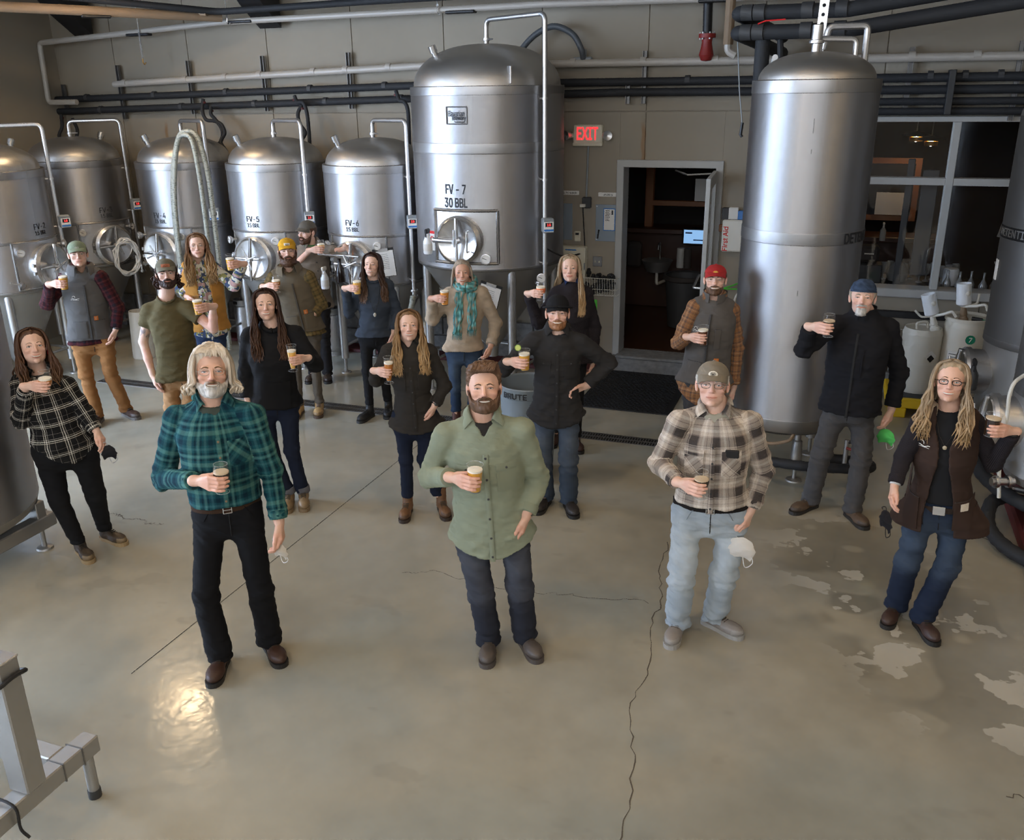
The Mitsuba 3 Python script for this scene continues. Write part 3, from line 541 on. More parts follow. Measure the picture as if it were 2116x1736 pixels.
for k, (z) in enumerate((.74, .62)):
    solo('hose_rack', tube([(.1, yb - .14, z), (1.1, yb - .14, z)], .006, 6), 'steel_pipe', ('upper' if k == 0 else 'lower') + ' thin steel rack rod under the window', 'rack')
for k in range(4):
    x = .45 + .17 * k
    m = tube(bent([(x, yb - .14, .78), (x + .02, yb - .14, .55), (x + .1, yb - .14, .40)], .05), .022, 8)
    solo('pipe_elbow', m, 'steel_polish', ['first', 'second', 'third', 'fourth', 'fifth', 'sixth', 'seventh', 'eighth', 'ninth', 'tenth', 'eleventh', 'twelfth'][k] + ' shiny steel pipe elbow from the left on the rack under the window', 'pipe elbow', 'pipe elbows on the rack')
# ------------------------------------------------------------------ tanks
def az_dir(az):   # azimuth 0 faces -y (towards the hall), 90 faces +x
    a = math.radians(az); return V(math.sin(a), -math.cos(a), 0)
def dome_prof(r, z, h, rk=.06):
    a = np.linspace(0, np.pi / 2, 14)
    return [(r * math.cos(t)**.85 if t < np.pi / 2 - 1e-6 else .001, z + h * math.sin(t)) for t in a]
def manway(t, c, r, az, z, R=.235, depth=.10, style='cross'):
    d = az_dir(az); s = V(-d[1] * -1, 0, 0) ; s = V(d[1] * -1, d[0], 0); o = V(c[0], c[1], z) + d * (r - .01)
    k = put(t, 'manway', lathe_m([(R * .98, -.05), (R, depth * .6), (R * 1.07, depth * .62), (R * 1.07, depth * .85), (R * .99, depth)], o, 40, axis=d), 'steel_pipe')
    put(k, 'door', lathe_m([(R * .99, depth), (R * .93, depth + .012), (R * .88, depth + .004), (R * .5, depth - .022), (.001, depth - .035)], o, 40, axis=d), 'steel_polish')
    put(k, 'gasket', lathe_m([(R * 1.0, depth * .86), (R * 1.01, depth * .93), (R * .97, depth * .95)], o, 36, axis=d), 'gasket')
    f = o + d * (depth + .03); u = V(0, 0, 1)
    if style == 'cross':
        put(k, 'crossbar', tube([f - u * R * 1.05 - s * .02, f - d * -.012, f + u * R * 1.02 + s * .02], [.016, .022, .016], 10), 'steel_polish')
        put(k, 'crossbar', tube([f - s * R * .9 - d * .02, f, f + s * R * .5], [.012, .016, .012], 8), 'steel_polish')
        put(k, 'wheel_hub', cyl(f - d * .03, f + d * .06, .03, 14), 'steel_pipe')
        put(k, 'wheel_handle', cat([tube([f + d * .055, f + d * .06 + (s * math.cos(q) + u * math.sin(q)) * .12], [.011, .008], 8) for q in (.4, 1.97, 3.54, 5.11)]), 'steel_pipe')
        put(k, 'hinge', cat([cyl(o + s * -R * 1.12 + u * .05 * q + d * depth * .7, o + s * -R * 1.12 + u * (.05 * q + .035) + d * depth * .7, .018, 8) for q in (-1.2, .5)]), 'steel_dull')
    else:
        put(k, 'crossbar', tube([f - u * R * .98, f, f + u * R * 1.0], [.014, .02, .014], 10), 'steel_pipe')
        put(k, 'swing_arm', tube([f, f - s * R * .55, f - s * R * 1.15 - d * .03], [.022, .022, .026], 10), 'steel_pipe')
        put(k, 'wheel_hub', cyl(f - d * .03, f + d * .05, .028, 14), 'steel_pipe')
        put(k, 'wheel_handle', tube([f + d * .05 - u * .05, f + d * .05 + u * .12], [.012, .012], 8), 'steel_polish')
        put(k, 'grab_handle', tube(bent([f + s * R * .55 + u * .10 - d * .02, f + s * R * .55 + u * .10 + d * .03, f + s * R * .55 - u * .10 + d * .03, f + s * R * .55 - u * .10 - d * .02], .015), .009, 8), 'steel_polish')
    return k
def gauge(t, p, d, r=.045):
    d = unit(d)
    k = put(t, 'gauge', lathe_m([(.001, -.03), (.02, -.03), (r, -.01), (r * 1.08, .006), (r * 1.08, .02), (r * .92, .022)], p, 20, axis=d), 'steel_pipe')
    put(k, 'dial', lathe_m([(r * .95, .017), (.001, .0175)], p, 20, axis=d), 'paper')
    e = unit(np.cross(d, V(.3, .2, 1)))
    put(k, 'needle', tube([V(*p) + d * .019 - e * r * .2, V(*p) + d * .019 + e * r * .7], .0025, 4), 'ink')
    put(k, 'stem', cyl(V(*p) - d * .07, V(*p) - d * .02, .016, 8), 'steel_dull')
def controller(t, p, d, lit=True):
    d = unit(d); s = V(-d[1], d[0], 0); R = np.stack([s, d, V(0, 0, 1)], 1)
    k = put(t, 'controller', box(p, (.115, .10, .14), .01, R=R), 'grey_plastic', False)
    put(k, 'face_plate', box(V(*p) + d * .051 + V(0, 0, -.012), (.10, .004, .10), .002, R=R), 'blue_plastic' if not lit else 'paper', False)
    put(k, 'display', box(V(*p) + d * .0535 + V(0, 0, .01), (.07, .004, .04), .001, R=R), 'ink', False)
    dig = text('18', .024, V(*p) + d * .0556 + V(0, 0, .01), s, (0, 0, 1), .0006, True)
    scene[numbered(k + '__digit')] = emit(mikit.ply(dig, 'label_red'), (1.2, .05, .05))
    put(k, 'stripe', box(V(*p) + d * .0537 + V(0, 0, -.045), (.098, .003, .02), .001, R=R), 'blue_plastic', False)
    put(k, 'bracket', box(V(*p) - d * .06 + V(0, 0, -.03), (.04, .04, .06), .004, R=R), 'steel_dull', False)
def butterfly(t, p, d, L=.10, r=.028):
    d = unit(d); p = V(*p)
    k = put(t, 'valve', cat([cyl(p, p + d * L, r, 14), lathe_m([(r * 1.5, -.012), (r * 1.6, 0), (r * 1.5, .012)], p + d * L * .25, 16, axis=d), lathe_m([(r * 1.5, -.012), (r * 1.6, 0), (r * 1.5, .012)], p + d * L * .8, 16, axis=d)]), 'steel_polish')
    e = unit(np.cross(d, V(0, 0, 1)) + V(0, 0, .4))
    put(k, 'lever', tube([p + d * L * .5, p + d * L * .5 + e * .12], [.010, .007], 8), 'steel_pipe')
flat('tank_print', 24, 25, 28, .6)
def fermenter(label, c, r, az, zr, zc, zs, names, hdome, cip_az, ctl_z, cip_h=.2, nleg=4, leg_az=45, box_az=None, style='cross', cone=.95, title=None, extra=True, txt_sx=.8, bold=False, hcol='steel_shell', plate=True):
    t = thing('fermenter_tank', label, 'tank')
    C = V(c[0], c[1], 0)
    m, uv = lathe([(r, zc), (r, zr - .08)], C, 72); put(t, 'shell', m, hcol, True, uv=uv)
    put(t, 'top_band', lathe_m([(r + .001, zr - .082), (r + .004, zr - .078), (r + .004, zr - .004), (r - .002, zr), (r - .035, zr + .002)], C, 72), 'steel_band', True)
    put(t, 'dome', lathe_m(dome_prof(r - .035, zr, hdome), C, 72), 'steel_dome', True)
    m, uv = lathe([(r - .006, zs), (r - .006, zc)], C, 72); put(t, 'lower_shell', m, 'steel_shell', True, uv=uv)
    put(t, 'lower_band', lathe_m([(r - .005, zc - .03), (r + .003, zc - .026), (r + .003, zc + .004), (r + .0005, zc + .006)], C, 72), 'steel_band', True)
    put(t, 'skirt_band', lathe_m([(r - .004, zs + .03), (r + .002, zs + .026), (r + .002, zs - .006), (r - .02, zs - .012)], C, 72), 'steel_band', True)
    put(t, 'cone', lathe_m([(r - .02, zs - .01), (r - .05, zs - .05), (.07, zs - cone), (.06, zs - cone - .12), (.001, zs - cone - .12)], C, 64), 'steel_dull', 30)
    for k in range(nleg):
        d = az_dir(leg_az + k * 360 / nleg); b = C + d * (r - .07)
        kk = put(t, 'leg', cyl(b + V(0, 0, .18), b + V(0, 0, zs + .05), .045, 16), 'steel_pipe')
        put(kk, 'foot', cat([cyl(b + V(0, 0, .012), b + V(0, 0, .2), .018, 8), lathe_m([(.001, 0), (.06, 0), (.055, .012), (.02, .02), (.02, .03)], b, 16)]), 'steel_dull')
    for k in range(nleg):
        a, b = (C + az_dir(leg_az + q * 360 / nleg) * (r - .07) + V(0, 0, .32) for q in (k, k + 1))
        if k < nleg - 1: put(t, 'brace', cyl(a, b, .016, 8), 'steel_dull')
    # spray-ball line: up from the dome, over and down outside
    d = az_dir(cip_az); top = C + V(0, 0, zr + hdome - .02); out = C + d * (r + .06)
    P = bent([top, top + V(0, 0, cip_h), V(out[0], out[1], top[2] + cip_h + .01), V(out[0], out[1], .95)], .07)
    kk = put(t, 'spray_pipe', tube(P, .024, 12), 'steel_pipe')
    put(kk, 'clamp', cat([lathe_m([(.024, -.015), (.036, -.012), (.036, .012), (.024, .015)], top + V(0, 0, .06), 16)] + [cyl(C + d * (r - .01) + V(0, 0, z), out + V(0, 0, z), .01, 8) for z in (zr - .12, (zr + zs) / 2, zs + .05)] + [lathe_m([(.024, -.01), (.03, -.01), (.03, .01), (.024, .01)], out + V(0, 0, z), 14) for z in (zr - .12, (zr + zs) / 2, zs + .05)]), 'steel_pipe')
    butterfly(t, out + V(0, 0, 1.06), (0, 0, -1), .12)
    put(t, 'wing_nut', cat([tube([top + V(.0, 0, .06) + d * .03, top + V(0, 0, .06) + d * .10], [.012, .006], 6)]), 'steel_pipe')
    controller(t, out + d * .06 + V(0, 0, ctl_z) + az_dir(cip_az - 90) * .02, az_dir((cip_az + (az if az < 45 else 60)) / 2 if az < 45 else 62), lit=title is None or True)
    cl = az_dir(cip_az + 55 if az > 45 else -50)
    p = C + cl * (r * .66) + V(0, 0, zr + hdome * .62)
    put(t, 'relief_valve', cat([cyl(p, p + V(0, 0, .07) + cl * .03, .03, 14), cyl(p + V(0, 0, .07) + cl * .03, p + V(0, 0, .13) + cl * .055, .038, 14)]), 'steel_polish')
    ra = math.radians(az)
    if names:
        (n1, h1, z1), (n2, h2, z2), daz = names
        put(t, 'tank_number', wrap_text(n1, h1, c, r, ra + daz, z1, bold, txt_sx), 'tank_print', False, label='black painted lettering ' + n1)
        put(t, 'tank_volume', wrap_text(n2, h2, c, r, ra + daz, z2, bold, txt_sx), 'tank_print', False, label='black painted lettering ' + n2)
    return t, C
def flatpanel(t, C, r, az, half, z0, z1, fr=.03):
    """Bright manway plate with a raised frame, following the shell."""
    a = np.radians(az) + np.linspace(-half, half, 17) / r
    def strip(a, z0, z1, R):
        v = [(C[0] + R * math.sin(q), C[1] - R * math.cos(q), z) for z in (z0, z1) for q in a]; n = len(a); i = np.arange(n - 1)
        return trimesh.Trimesh(v, np.vstack([np.stack([i, i + 1, i + 1 + n], 1), np.stack([i, i + 1 + n, i + n], 1)]), process=False)
    put(t, 'manway_plate', strip(a, z0, z1, r + .004), 'steel_pipe', True)
    k = [tube([(C[0] + (r + .006) * math.sin(q), C[1] - (r + .006) * math.cos(q), z) for q in a], fr * .5, 8, flat=.7) for z in (z0, z1)]
    k += [tube([(C[0] + (r + .006) * math.sin(q), C[1] - (r + .006) * math.cos(q), z) for z in (z0, z1)], fr * .5, 8, flat=.7) for q in (a[0], a[-1])]
    put(t, 'plate_frame', cat(k), 'steel_band')
def std15(lab, c, no, az=0, cip_az=62, ctl=1.80, daz=0.0, **kw):
    t, C = fermenter(lab, c, .575, az, 2.39, 1.66, 1.10, ((no, .062, 1.795), ('15 BBL', .044, 1.725), daz), .27, cip_az, ctl, **kw)
    flatpanel(t, C, .575, az, .36, 1.14, 1.65)
    manway(t, c, .575, az, 1.36)
    for s_, z in ((-.31, 1.55), (.26, 1.56)):
        d = az_dir(az + math.degrees(s_ / .575)); gauge(t, C + d * .66 + V(0, 0, z), d, .042)
    d = az_dir(az - 34); butterfly(t, C + d * .57 + V(0, 0, 1.2), d, .1, .02)
    return t, C
std15('stainless fermenter marked FV-4 behind the man in the tan vest', (-7.62, 9.33), 'FV-4', 0)
std15('stainless fermenter marked FV-5 left of the one with the clipboard', (-6.32, 9.33), 'FV-5', 0)
t6, C6 = std15('stainless fermenter marked FV-6 next to the tallest tank', (-5.03, 9.33), 'FV-6', 0, daz=-.02)
std15('stainless fermenter marked FV-3 in the far left corner', (-9.23, 9.22), 'FV-3', 72, cip_az=112, ctl=1.82)
std15('stainless fermenter marked FV-2 at the left edge', (-8.90, 7.62), 'FV-2', 95, cip_az=128, ctl=1.80)
# the tallest fermenter
t7, C7 = fermenter('tallest wide fermenter marked FV-7 left of the exit sign', (-3.575, 9.14), .785, 0, 3.175, 2.58, 1.42, (('FV - 7', .088, 2.225), ('30 BBL', .088, 2.095), -.07), .40, 62, 1.86, cip_h=.24, style='arm', cone=.98, leg_az=38, txt_sx=.62, bold=True)
m, uv = lathe([(.7855, 1.43), (.7855, 2.585)], C7, 72); put(t7, 'middle_shell', m, 'steel_shell', True, uv=uv)
put(t7, 'middle_band', lathe_m([(.786, 2.56), (.789, 2.565), (.789, 2.65), (.786, 2.655)], C7, 72), 'steel_band', True)
flatpanel(t7, C7, .785, 2, .34, 1.50, 2.02, .045)
manway(t7, (-3.575, 9.14), .790, 0, 1.74, .225, .12, 'arm')
gauge(t7, C7 + az_dir(18) * .84 + V(0, 0, 1.555), az_dir(10), .05)
k = put(t7, 'maker_plate', cat([wrap_text('Bavarian', .05, (-3.575, 9.14), .792, -.02, 2.93, False, .62), wrap_text('Brewery', .038, (-3.575, 9.14), .792, .015, 2.885, True, .7), wrap_text('Technologies', .016, (-3.575, 9.14), .792, .02, 2.852, False, .8)]), 'tank_print', False, label='grey maker plate lettering')
a_ = np.linspace(-.155, .115, 9)
put(t7, 'maker_frame', cat([tube([(-3.575 + .790 * math.sin(q), 9.14 - .790 * math.cos(q), z) for q in a_], .006, 6) for z in (2.835, 2.99)] + [tube([(-3.575 + .790 * math.sin(q), 9.14 - .790 * math.cos(q), z) for z in (2.835, 2.99)], .006, 6) for q in (a_[0], a_[-1])]), 'steel_dark')
d = az_dir(-27)
put(t7, 'warning_label', cat([box(C7 + d * .791 + V(0, 0, 1.70), (.08, .004, .20), R=np.stack([V(-d[1], d[0], 0), d, V(0, 0, 1)], 1))]), 'paper', False)
put(t7, 'warning_head', cat([box(C7 + d * .794 + V(0, 0, 1.785), (.08, .003, .028), R=np.stack([V(-d[1], d[0], 0), d, V(0, 0, 1)], 1)), lathe_m([(.018, -.002), (.026, 0), (.018, .002)], C7 + d * .8 + V(0, 0, 1.72), 16, axis=d)]), 'label_red', False)
put(t7, 'data_plate', box(C7 + az_dir(-29) * .791 + V(0, 0, 1.54), (.13, .004, .12), R=np.stack([V(-az_dir(-29)[1], az_dir(-29)[0], 0), az_dir(-29), V(0, 0, 1)], 1)), 'steel_dark', False)
put(t7, 'lift_lug', cat([box(C7 + az_dir(38) * .74 + V(0, 0, 3.27), (.02, .09, .16), .004, rot=.7)]), 'steel_pipe', False)
put(t7, 'rod_cable', tube(smooth_path([(-2.88, 8.80, 1.76), (-2.90, 8.78, 1.68), (-2.84, 8.84, 1.60), (-2.70, 9.0, 1.50), (-2.62, 9.3, 1.48)], 6), .009, 6), 'black_rubber')
gauge(t7, (-2.86, 8.72, 1.32), (.3, -1, 0), .045)
butterfly(t7, (-2.90, 8.76, 1.30), (0, 0, -1), .14, .03)
# the tall slim bright tank
t = thing('bright_tank', 'tall slim stainless tank between the first aid box and the window', 'tank')
cb = V(-.315, 7.72, 0); rb = .472
for z0, z1 in ((.50, 2.03), (2.03, 3.10)):
    m, uv = lathe([(rb, z0), (rb, z1)], cb, 72); put(t, 'shell', m, 'steel_shell', True, uv=uv)
put(t, 'top_band', lathe_m([(rb + .001, 3.085), (rb + .004, 3.09), (rb + .004, 3.175), (rb, 3.18), (rb - .04, 3.182)], cb, 72), 'steel_band', True)
put(t, 'middle_band', lathe_m([(rb + .001, 1.985), (rb + .004, 1.99), (rb + .004, 2.075), (rb + .001, 2.08)], cb, 72), 'steel_band', True)
put(t, 'lower_band', lathe_m([(rb + .001, .56), (rb + .004, .555), (rb + .003, .46), (rb - .03, .43), (.1, .36), (.001, .35)], cb, 72), 'steel_band', True)
put(t, 'dome', lathe_m(dome_prof(rb - .04, 3.18, .20), cb, 64), 'steel_dome', True)
put(t, 'nozzle', lathe_m([(.034, .0), (.034, .07), (.055, .075), (.055, .095), (.04, .10), (.04, .20), (.03, .205), (.028, .15)], cb + V(-.02, -.08, 3.36), 20), 'steel_pipe')
put(t, 'spray_pipe', tube(bent([cb + V(.0, .02, 3.38), cb + V(0, .02, 3.47), cb + V(.26, .05, 3.46), cb + V(.26, .05, 3.25)], .04), .022, 10), 'steel_pipe')
put(t, 'spray_pipe', tube(bent([cb + V(.02, .2, 3.40), cb + V(.05, .2, 3.56), cb + V(.33, .22, 3.56), cb + V(.33, .22, 3.2)], .04), .026, 10), 'steel_pipe')
put(t, 'lettering', wrap_text('DETENTION', .075, cb, rb + .004, 1.27, 2.033, True, .8), 'tank_print', False, label='black lettering on the middle band')
for k in range(3):
    d = az_dir(22 + 120 * k); b = cb + d * (rb - .09)
    kk = put(t, 'leg', lathe_m([(.032, .16), (.048, .165), (.04, .36), (.028, .37), (.028, .5)], b, 16), 'steel_pipe')
    put(kk, 'foot', lathe_m([(.001, 0), (.07, 0), (.065, .012), (.016, .02), (.016, .17)], b, 16), 'steel_dull')
put(t, 'scratch', cat([box(cb + az_dir(4) * (rb + .0005) + V(0, 0, z), (.006, .002, h_)) for z, h_ in ((2.86, .1), (2.68, .03), (1.62, .04))]), 'steel_dark', False)
t = thing('perforated_strut', 'perforated steel strap hanging above the slim tank', 'bracket')
sp = sg.Polygon([(-.035, 0), (.035, 0), (.035, .62), (-.035, .62)])
for k in range(9): sp = sp.difference(sg.Point(0, .05 + .065 * k).buffer(.013))
m = trimesh.creation.extrude_polygon(sp, .008, engine='earcut'); m.vertices = np.stack([m.vertices[:, 0] - .33 + .03 * m.vertices[:, 1], 7.95 + m.vertices[:, 2], 3.34 + m.vertices[:, 1]], 1); m.invert()
put(t, 'strap', m, 'steel_pipe', False)
def hose(P, r, m, lab, ribs=True, cat_='hose', n=12):
    S = smooth_path(P, 10); rr = r * (1 + (.05 * np.sin(np.arange(len(S)) * 2.1) if ribs else 0))
    return solo('hose', tube(S, rr, n), m, lab, cat_)
hose([(-1.1, 7.9, .10), (-.9, 7.42, .13), (-.4, 7.18, .22), (-.05, 7.12, .24), (.35, 7.3, .2), (.42, 7.5, .16), (.30, 7.66, .12), (0, 7.7, .1)], .042, 'black_foam', 'thick black insulated hose round the feet of the slim tank')
t = thing('floor_valve', 'black and red valve handles low behind the slim tank', 'valve')
put(t, 'lever', tube([(.22, 7.62, .30), (.42, 7.58, .33)], [.014, .012], 8), 'black_paint')
put(t, 'lever', tube([(.22, 7.60, .25), (.40, 7.55, .24)], [.012, .010], 8), 'red_paint')
put(t, 'stem', cyl((.22, 7.62, .1), (.22, 7.62, .32), .02, 8), 'steel_dull')
hose([(-.75, 7.5, .42), (-.45, 7.25, .36), (-.25, 7.22, .40), (-.2, 7.3, .45)], .014, 'beige_wrap', 'thin tan hose looping under the slim tank', False)
# two dark tanks at the right edge on a red pad
solo('floor_pad', box2(1.42, 3.2, 5.9, 9.3, 0, .12, .02), 'dark_red', 'dark red raised floor pad under the right edge tanks', 'floor pad', smooth=False)
for i, (cx_, cy_, zb, lab) in enumerate(((1.70, 8.22, 1.18, 'farther dark stainless tank at the right edge with a black band'), (1.76, 6.95, 1.14, 'nearer dark stainless tank at the right edge'))):
    t = thing('conditioning_tank', lab, 'tank'); C = V(cx_, cy_, 0)
    m, uv = lathe([(.5, zb), (.5, 2.9)], C, 64); put(t, 'shell', m, 'steel_dark', True, uv=uv)
    put(t, 'dome', lathe_m(dome_prof(.5, 2.9, .22), C, 48), 'steel_dull', True)
    m, uv = lathe([(.49, .52), (.49, zb)], C, 64); put(t, 'lower_shell', m, 'steel_dull', True, uv=uv)
    put(t, 'lower_band', lathe_m([(.5, zb + .005), (.502, zb), (.502, zb - .05), (.49, zb - .055)], C, 64), 'steel_dark', True)
    put(t, 'black_band', lathe_m([(.501, 1.98), (.503, 1.985), (.503, 2.07), (.501, 2.075)], C, 64), 'black_paint', 20)
    put(t, 'lettering', wrap_text('DETENTION', .06, C, .504, math.radians(-62), 2.03, True, .9), 'steel_pipe', False)
    put(t, 'base_cone', lathe_m([(.49, .52), (.46, .45), (.1, .36), (.001, .36)], C, 48), 'steel_dull', 30)
    for k in range(4):
        b = C + az_dir(45 + 90 * k) * .4
        put(t, 'leg', cyl(b + V(0, 0, .12), b + V(0, 0, .56), .04, 12), 'dark_red')
    manway(t, (cx_, cy_), .5, -82, .86, .19, .16, 'cross')
    gauge(t, C + az_dir(-66) * .62 + V(0, 0, .60), az_dir(-50), .055)
    butterfly(t, C + az_dir(-60) * .5 + V(0, 0, .48), az_dir(-70), .16, .03)
    if i == 0:
        for z in (1.72,): put(t, 'sight_label', box(C + az_dir(-84) * .503 + V(0, 0, z), (.012, .07, .16)), 'paper', False)
    else:
        put(t, 'knife_switch', box(C + az_dir(-46) * .53 + V(0, 0, 1.62), (.10, .08, .18), .01, rot=.6), 'black_paint', False)
        put(t, 'switch_plate', box(C + az_dir(-46) * .575 + V(0, 0, 1.69), (.06, .03, .05), .004, rot=.6), 'paper', False)
hose([(1.30, 6.80, 1.25), (1.22, 6.72, 1.20), (1.20, 6.70, 1.10), (1.21, 6.70, .95), (1.22, 6.70, .6), (1.25, 6.68, .35)], .013, 'white_plastic', 'white striped hose hanging at the nearer right edge tank', False)
hose([(1.30, 7.6, .52), (1.16, 7.3, .40), (1.24, 6.95, .34), (1.5, 6.6, .32), (1.9, 6.4, .34)], .05, 'black_foam', 'upper thick black hose low at the right edge')
hose([(1.36, 7.0, .24), (1.24, 6.86, .22), (1.22, 6.66, .12), (1.34, 6.42, .07), (1.6, 6.2, .06), (2.0, 6.0, .06)], .05, 'black_foam', 'lower ribbed black hose curling on the floor at the right edge')
t = thing('pipe_manifold', 'steel fittings with a red and a black lever at the right edge', 'valve')
put(t, 'body', cat([tube(bent([(1.36, 6.98, .26), (1.38, 6.9, .34), (1.75, 6.75, .34)], .03), .026, 10), lathe_m([(.03, -.02), (.05, -.015), (.05, .015), (.03, .02)], (1.55, 6.83, .34), 14, axis=(1, -.4, 0))]), 'steel_polish')
put(t, 'lever', tube([(1.40, 7.0, .44), (1.8, 6.85, .44)], .012, 8), 'red_paint')
put(t, 'lever', tube([(1.38, 7.02, .50), (1.8, 6.9, .48)], .016, 8), 'black_paint')
t = thing('spray_bottle', 'grey spray bottle hung at the farther right edge tank', 'spray bottle')
put(t, 'bottle', lathe_m([(.001, 0), (.042, 0), (.044, .01), (.044, .12), (.018, .18), (.016, .2)], (1.12, 7.88, .78), 18), 'gasket')
put(t, 'trigger_head', cat([box((1.12, 7.88, 1.01), (.03, .09, .05), .01), box((1.12, 7.83, .97), (.014, .014, .06), .004)]), 'black_paint', False)
# drums with pumps on a spill pallet
t = thing('spill_pallet', 'yellow spill pallet under the white drums', 'pallet')
put(t, 'tray', cat([box2(.58, 1.9, 9.28, 9.95, .10, .20, .01)]), 'yellow_plastic', False)
putm(t, 'runner', [box2(x, x + .16, 9.28, 9.95, 0, .10, .01) for x in (.62, 1.16, 1.70)], 'yellow_plastic', False)
put(t, 'grating', box2(.64, 1.84, 9.33, 9.9, .2, .206), 'gasket', False)
def drum(x, y, r, h, lab, closed):
    t = thing('drum', lab, 'drum')
    P = [(.001, 0), (r * .96, 0), (r, .03), (r * 1.0, h * .42), (r * 1.03, h * .45), (r * 1.03, h * .48), (r, h * .51), (r, h * .88), (r * 1.025, h * .90), (r * 1.0, h * .93)]
    P += [(r * .93, h), (r * .88, h), (r * .86, h - .02), (.001, h - .02)] if closed else [(r * .94, h - .01), (r * 1.04, h - .01), (r * 1.04, h + .02), (r * .99, h + .025), (r * .95, h), (.001, h - .005)]
    put(t, 'drum_body', lathe_m(P, (x, y, .206), 40), 'drum_white', 35)
    return t
t = drum(.86, 9.64, .185, .65, 'smaller white drum with a hazard diamond on the yellow pallet', True)
put(t, 'grip', tube(bent([(.80, 9.62, .84), (.79, 9.61, .90), (.89, 9.66, .91), (.90, 9.67, .84)], .03), .014, 8), 'drum_white')
d = unit(V(.98, 9.62, 0) * -1); s = V(-d[1], d[0], 0) * 1; R_ = np.stack([s, d, V(0, 0, 1)], 1)
q = V(.86, 9.64, .60) + az_dir(28) * .187
s = V(-az_dir(28)[1], az_dir(28)[0], 0); Rr = np.stack([s, az_dir(28), V(0, 0, 1)], 1)
Rd = Rr @ trimesh.transformations.rotation_matrix(math.pi / 4, [0, 1, 0])[:3, :3]
put(t, 'hazard_diamond', box(q, (.085, .003, .085), R=Rd), 'paper', False)
put(t, 'hazard_black', box(q + az_dir(28) * .002 - V(0, 0, .022), (.055, .003, .055), R=Rd), 'ink', False)
t = drum(1.25, 9.66, .205, .76, 'larger white drum with a green round sticker behind the right edge tank', False)
put(t, 'sticker', lathe_m([(.045, -.003), (.045, .002), (.001, .003)], V(1.25, 9.66, .80) + az_dir(6) * .208, 20, axis=az_dir(6)), 'green_dark' if 'green_dark' in scene else flat('green_dark', 20, 110, 80, .5))
put(t, 'sticker_number', text('7', .045, V(1.25, 9.66, .80) + az_dir(6) * .212, (1, .1, 0), (0, 0, 1), .001, True), 'paper', False)
put(t, 'data_sheet', box(V(1.25, 9.66, .56) + az_dir(-26) * .209, (.14, .003, .22), R=np.stack([V(-az_dir(-26)[1], az_dir(-26)[0], 0), az_dir(-26), V(0, 0, 1)], 1)), 'paper', False)
put(t, 'sheet_line', cat([box(V(1.25, 9.66, .64 - .03 * i) + az_dir(-26) * .2115, (.11, .002, .006), R=np.stack([V(-az_dir(-26)[1], az_dir(-26)[0], 0), az_dir(-26), V(0, 0, 1)], 1)) for i in range(6)]), 'gasket', False)
for k, (x, y, z, tilt, lab) in enumerate(((.96, 9.60, .85, -.30, 'clear measuring pump leaning on the smaller white drum'), (1.20, 9.60, .96, -.12, 'clear measuring pump on the larger white drum'))):
    t = thing('drum_pump', lab, 'pump')
    R = trimesh.transformations.rotation_matrix(tilt, [0, 1, 0])[:3, :3]
    def pp(m): return place(m, (x, y, z), R, .9)
    put(t, 'base', pp(lathe_m([(.05, -.02), (.05, .02), (.04, .03), (.035, .05), (.04, .06), (.03, .12), (.03, .16)], n=20)), 'beige_wrap' if k else 'white_plastic')
    put(t, 'cylinder', pp(lathe_m([(.03, .15), (.075, .18), (.075, .40), (.07, .405), (.07, .19)], n=28)), 'clear_plastic')
    put(t, 'float_ball', pp(trimesh.creation.icosphere(2, .032).apply_translation((.03, -.05, .30))), 'white_plastic')
    put(t, 'spout', pp(tube(bent([(0, -.02, .155), (.12, -.10, .17), (.20, -.13, .19), (.22, -.13, .12)], .03), .016, 8)), 'white_plastic')
    put(t, 'lever', pp(tube(bent([(0, 0, .15), (-.11, -.03, .17), (-.16, -.03, .26)] if k == 0 else [(.02, 0, .15), (.13, 0, .17), (.15, 0, .28)], .03), .012, 8)), 'white_plastic')
t = thing('hose_nozzle', 'black nozzle lying on the larger white drum', 'nozzle')
put(t, 'body', tube([(1.27, 9.57, .985), (1.36, 9.54, .985)], [.022, .018], 8), 'black_rubber'); put(t, 'tube', tube([(1.36, 9.54, .985), (1.44, 9.50, .98)], .008, 6), 'green_dark')
# foreground steel stand, lower left
t = thing('steel_stand', 'square tube stainless stand in the lower left foreground', 'stand')
put(t, 'beam', box2(-3.125, -3.035, 1.2, 2.575, .235, .325, .006), 'steel_dull', False)
put(t, 'beam', box2(-5.2, -3.125, 2.37, 2.46, .235, .325, .006), 'steel_dull', False)
put(t, 'post', box2(-3.135, -3.025, 2.165, 2.265, .325, .97, .006), 'steel_dull', False)
put(t, 'post_cap', box2(-3.138, -3.022, 2.162, 2.268, .966, .978, .004), 'steel_pipe', False)
for x, y in ((-3.07, 2.52), (-3.08, 1.75), (-4.6, 2.41)):
    k = put(t, 'leg', cyl((x, y, .04), (x, y, .24), .026, 16), 'steel_dull'); put(k, 'foot', cyl((x, y, 0), (x, y, .045), .030, 16), 'gasket')
for y in (2.36, 2.47): put(t, 'seam', box2(-3.1285, -3.031, y, y + .006, .232, .328), 'steel_dark', False)
put(t, 'cross_plate', box2(-3.6, -3.13, 1.85, 2.05, .26, .31, .006), 'steel_dull', False)
def loop_(z, q, m): return (-3.08 + m * math.copysign(min(1, abs(1.35 * math.cos(q))), math.cos(q)), 2.215 + m * math.copysign(min(1, abs(1.35 * math.sin(q))), math.sin(q)), z + .03 * math.cos(q))
put(t, 'cable', tube([loop_(.87, q, .066) for q in np.linspace(0, 6.283, 33)], .010, 8), 'black_rubber')
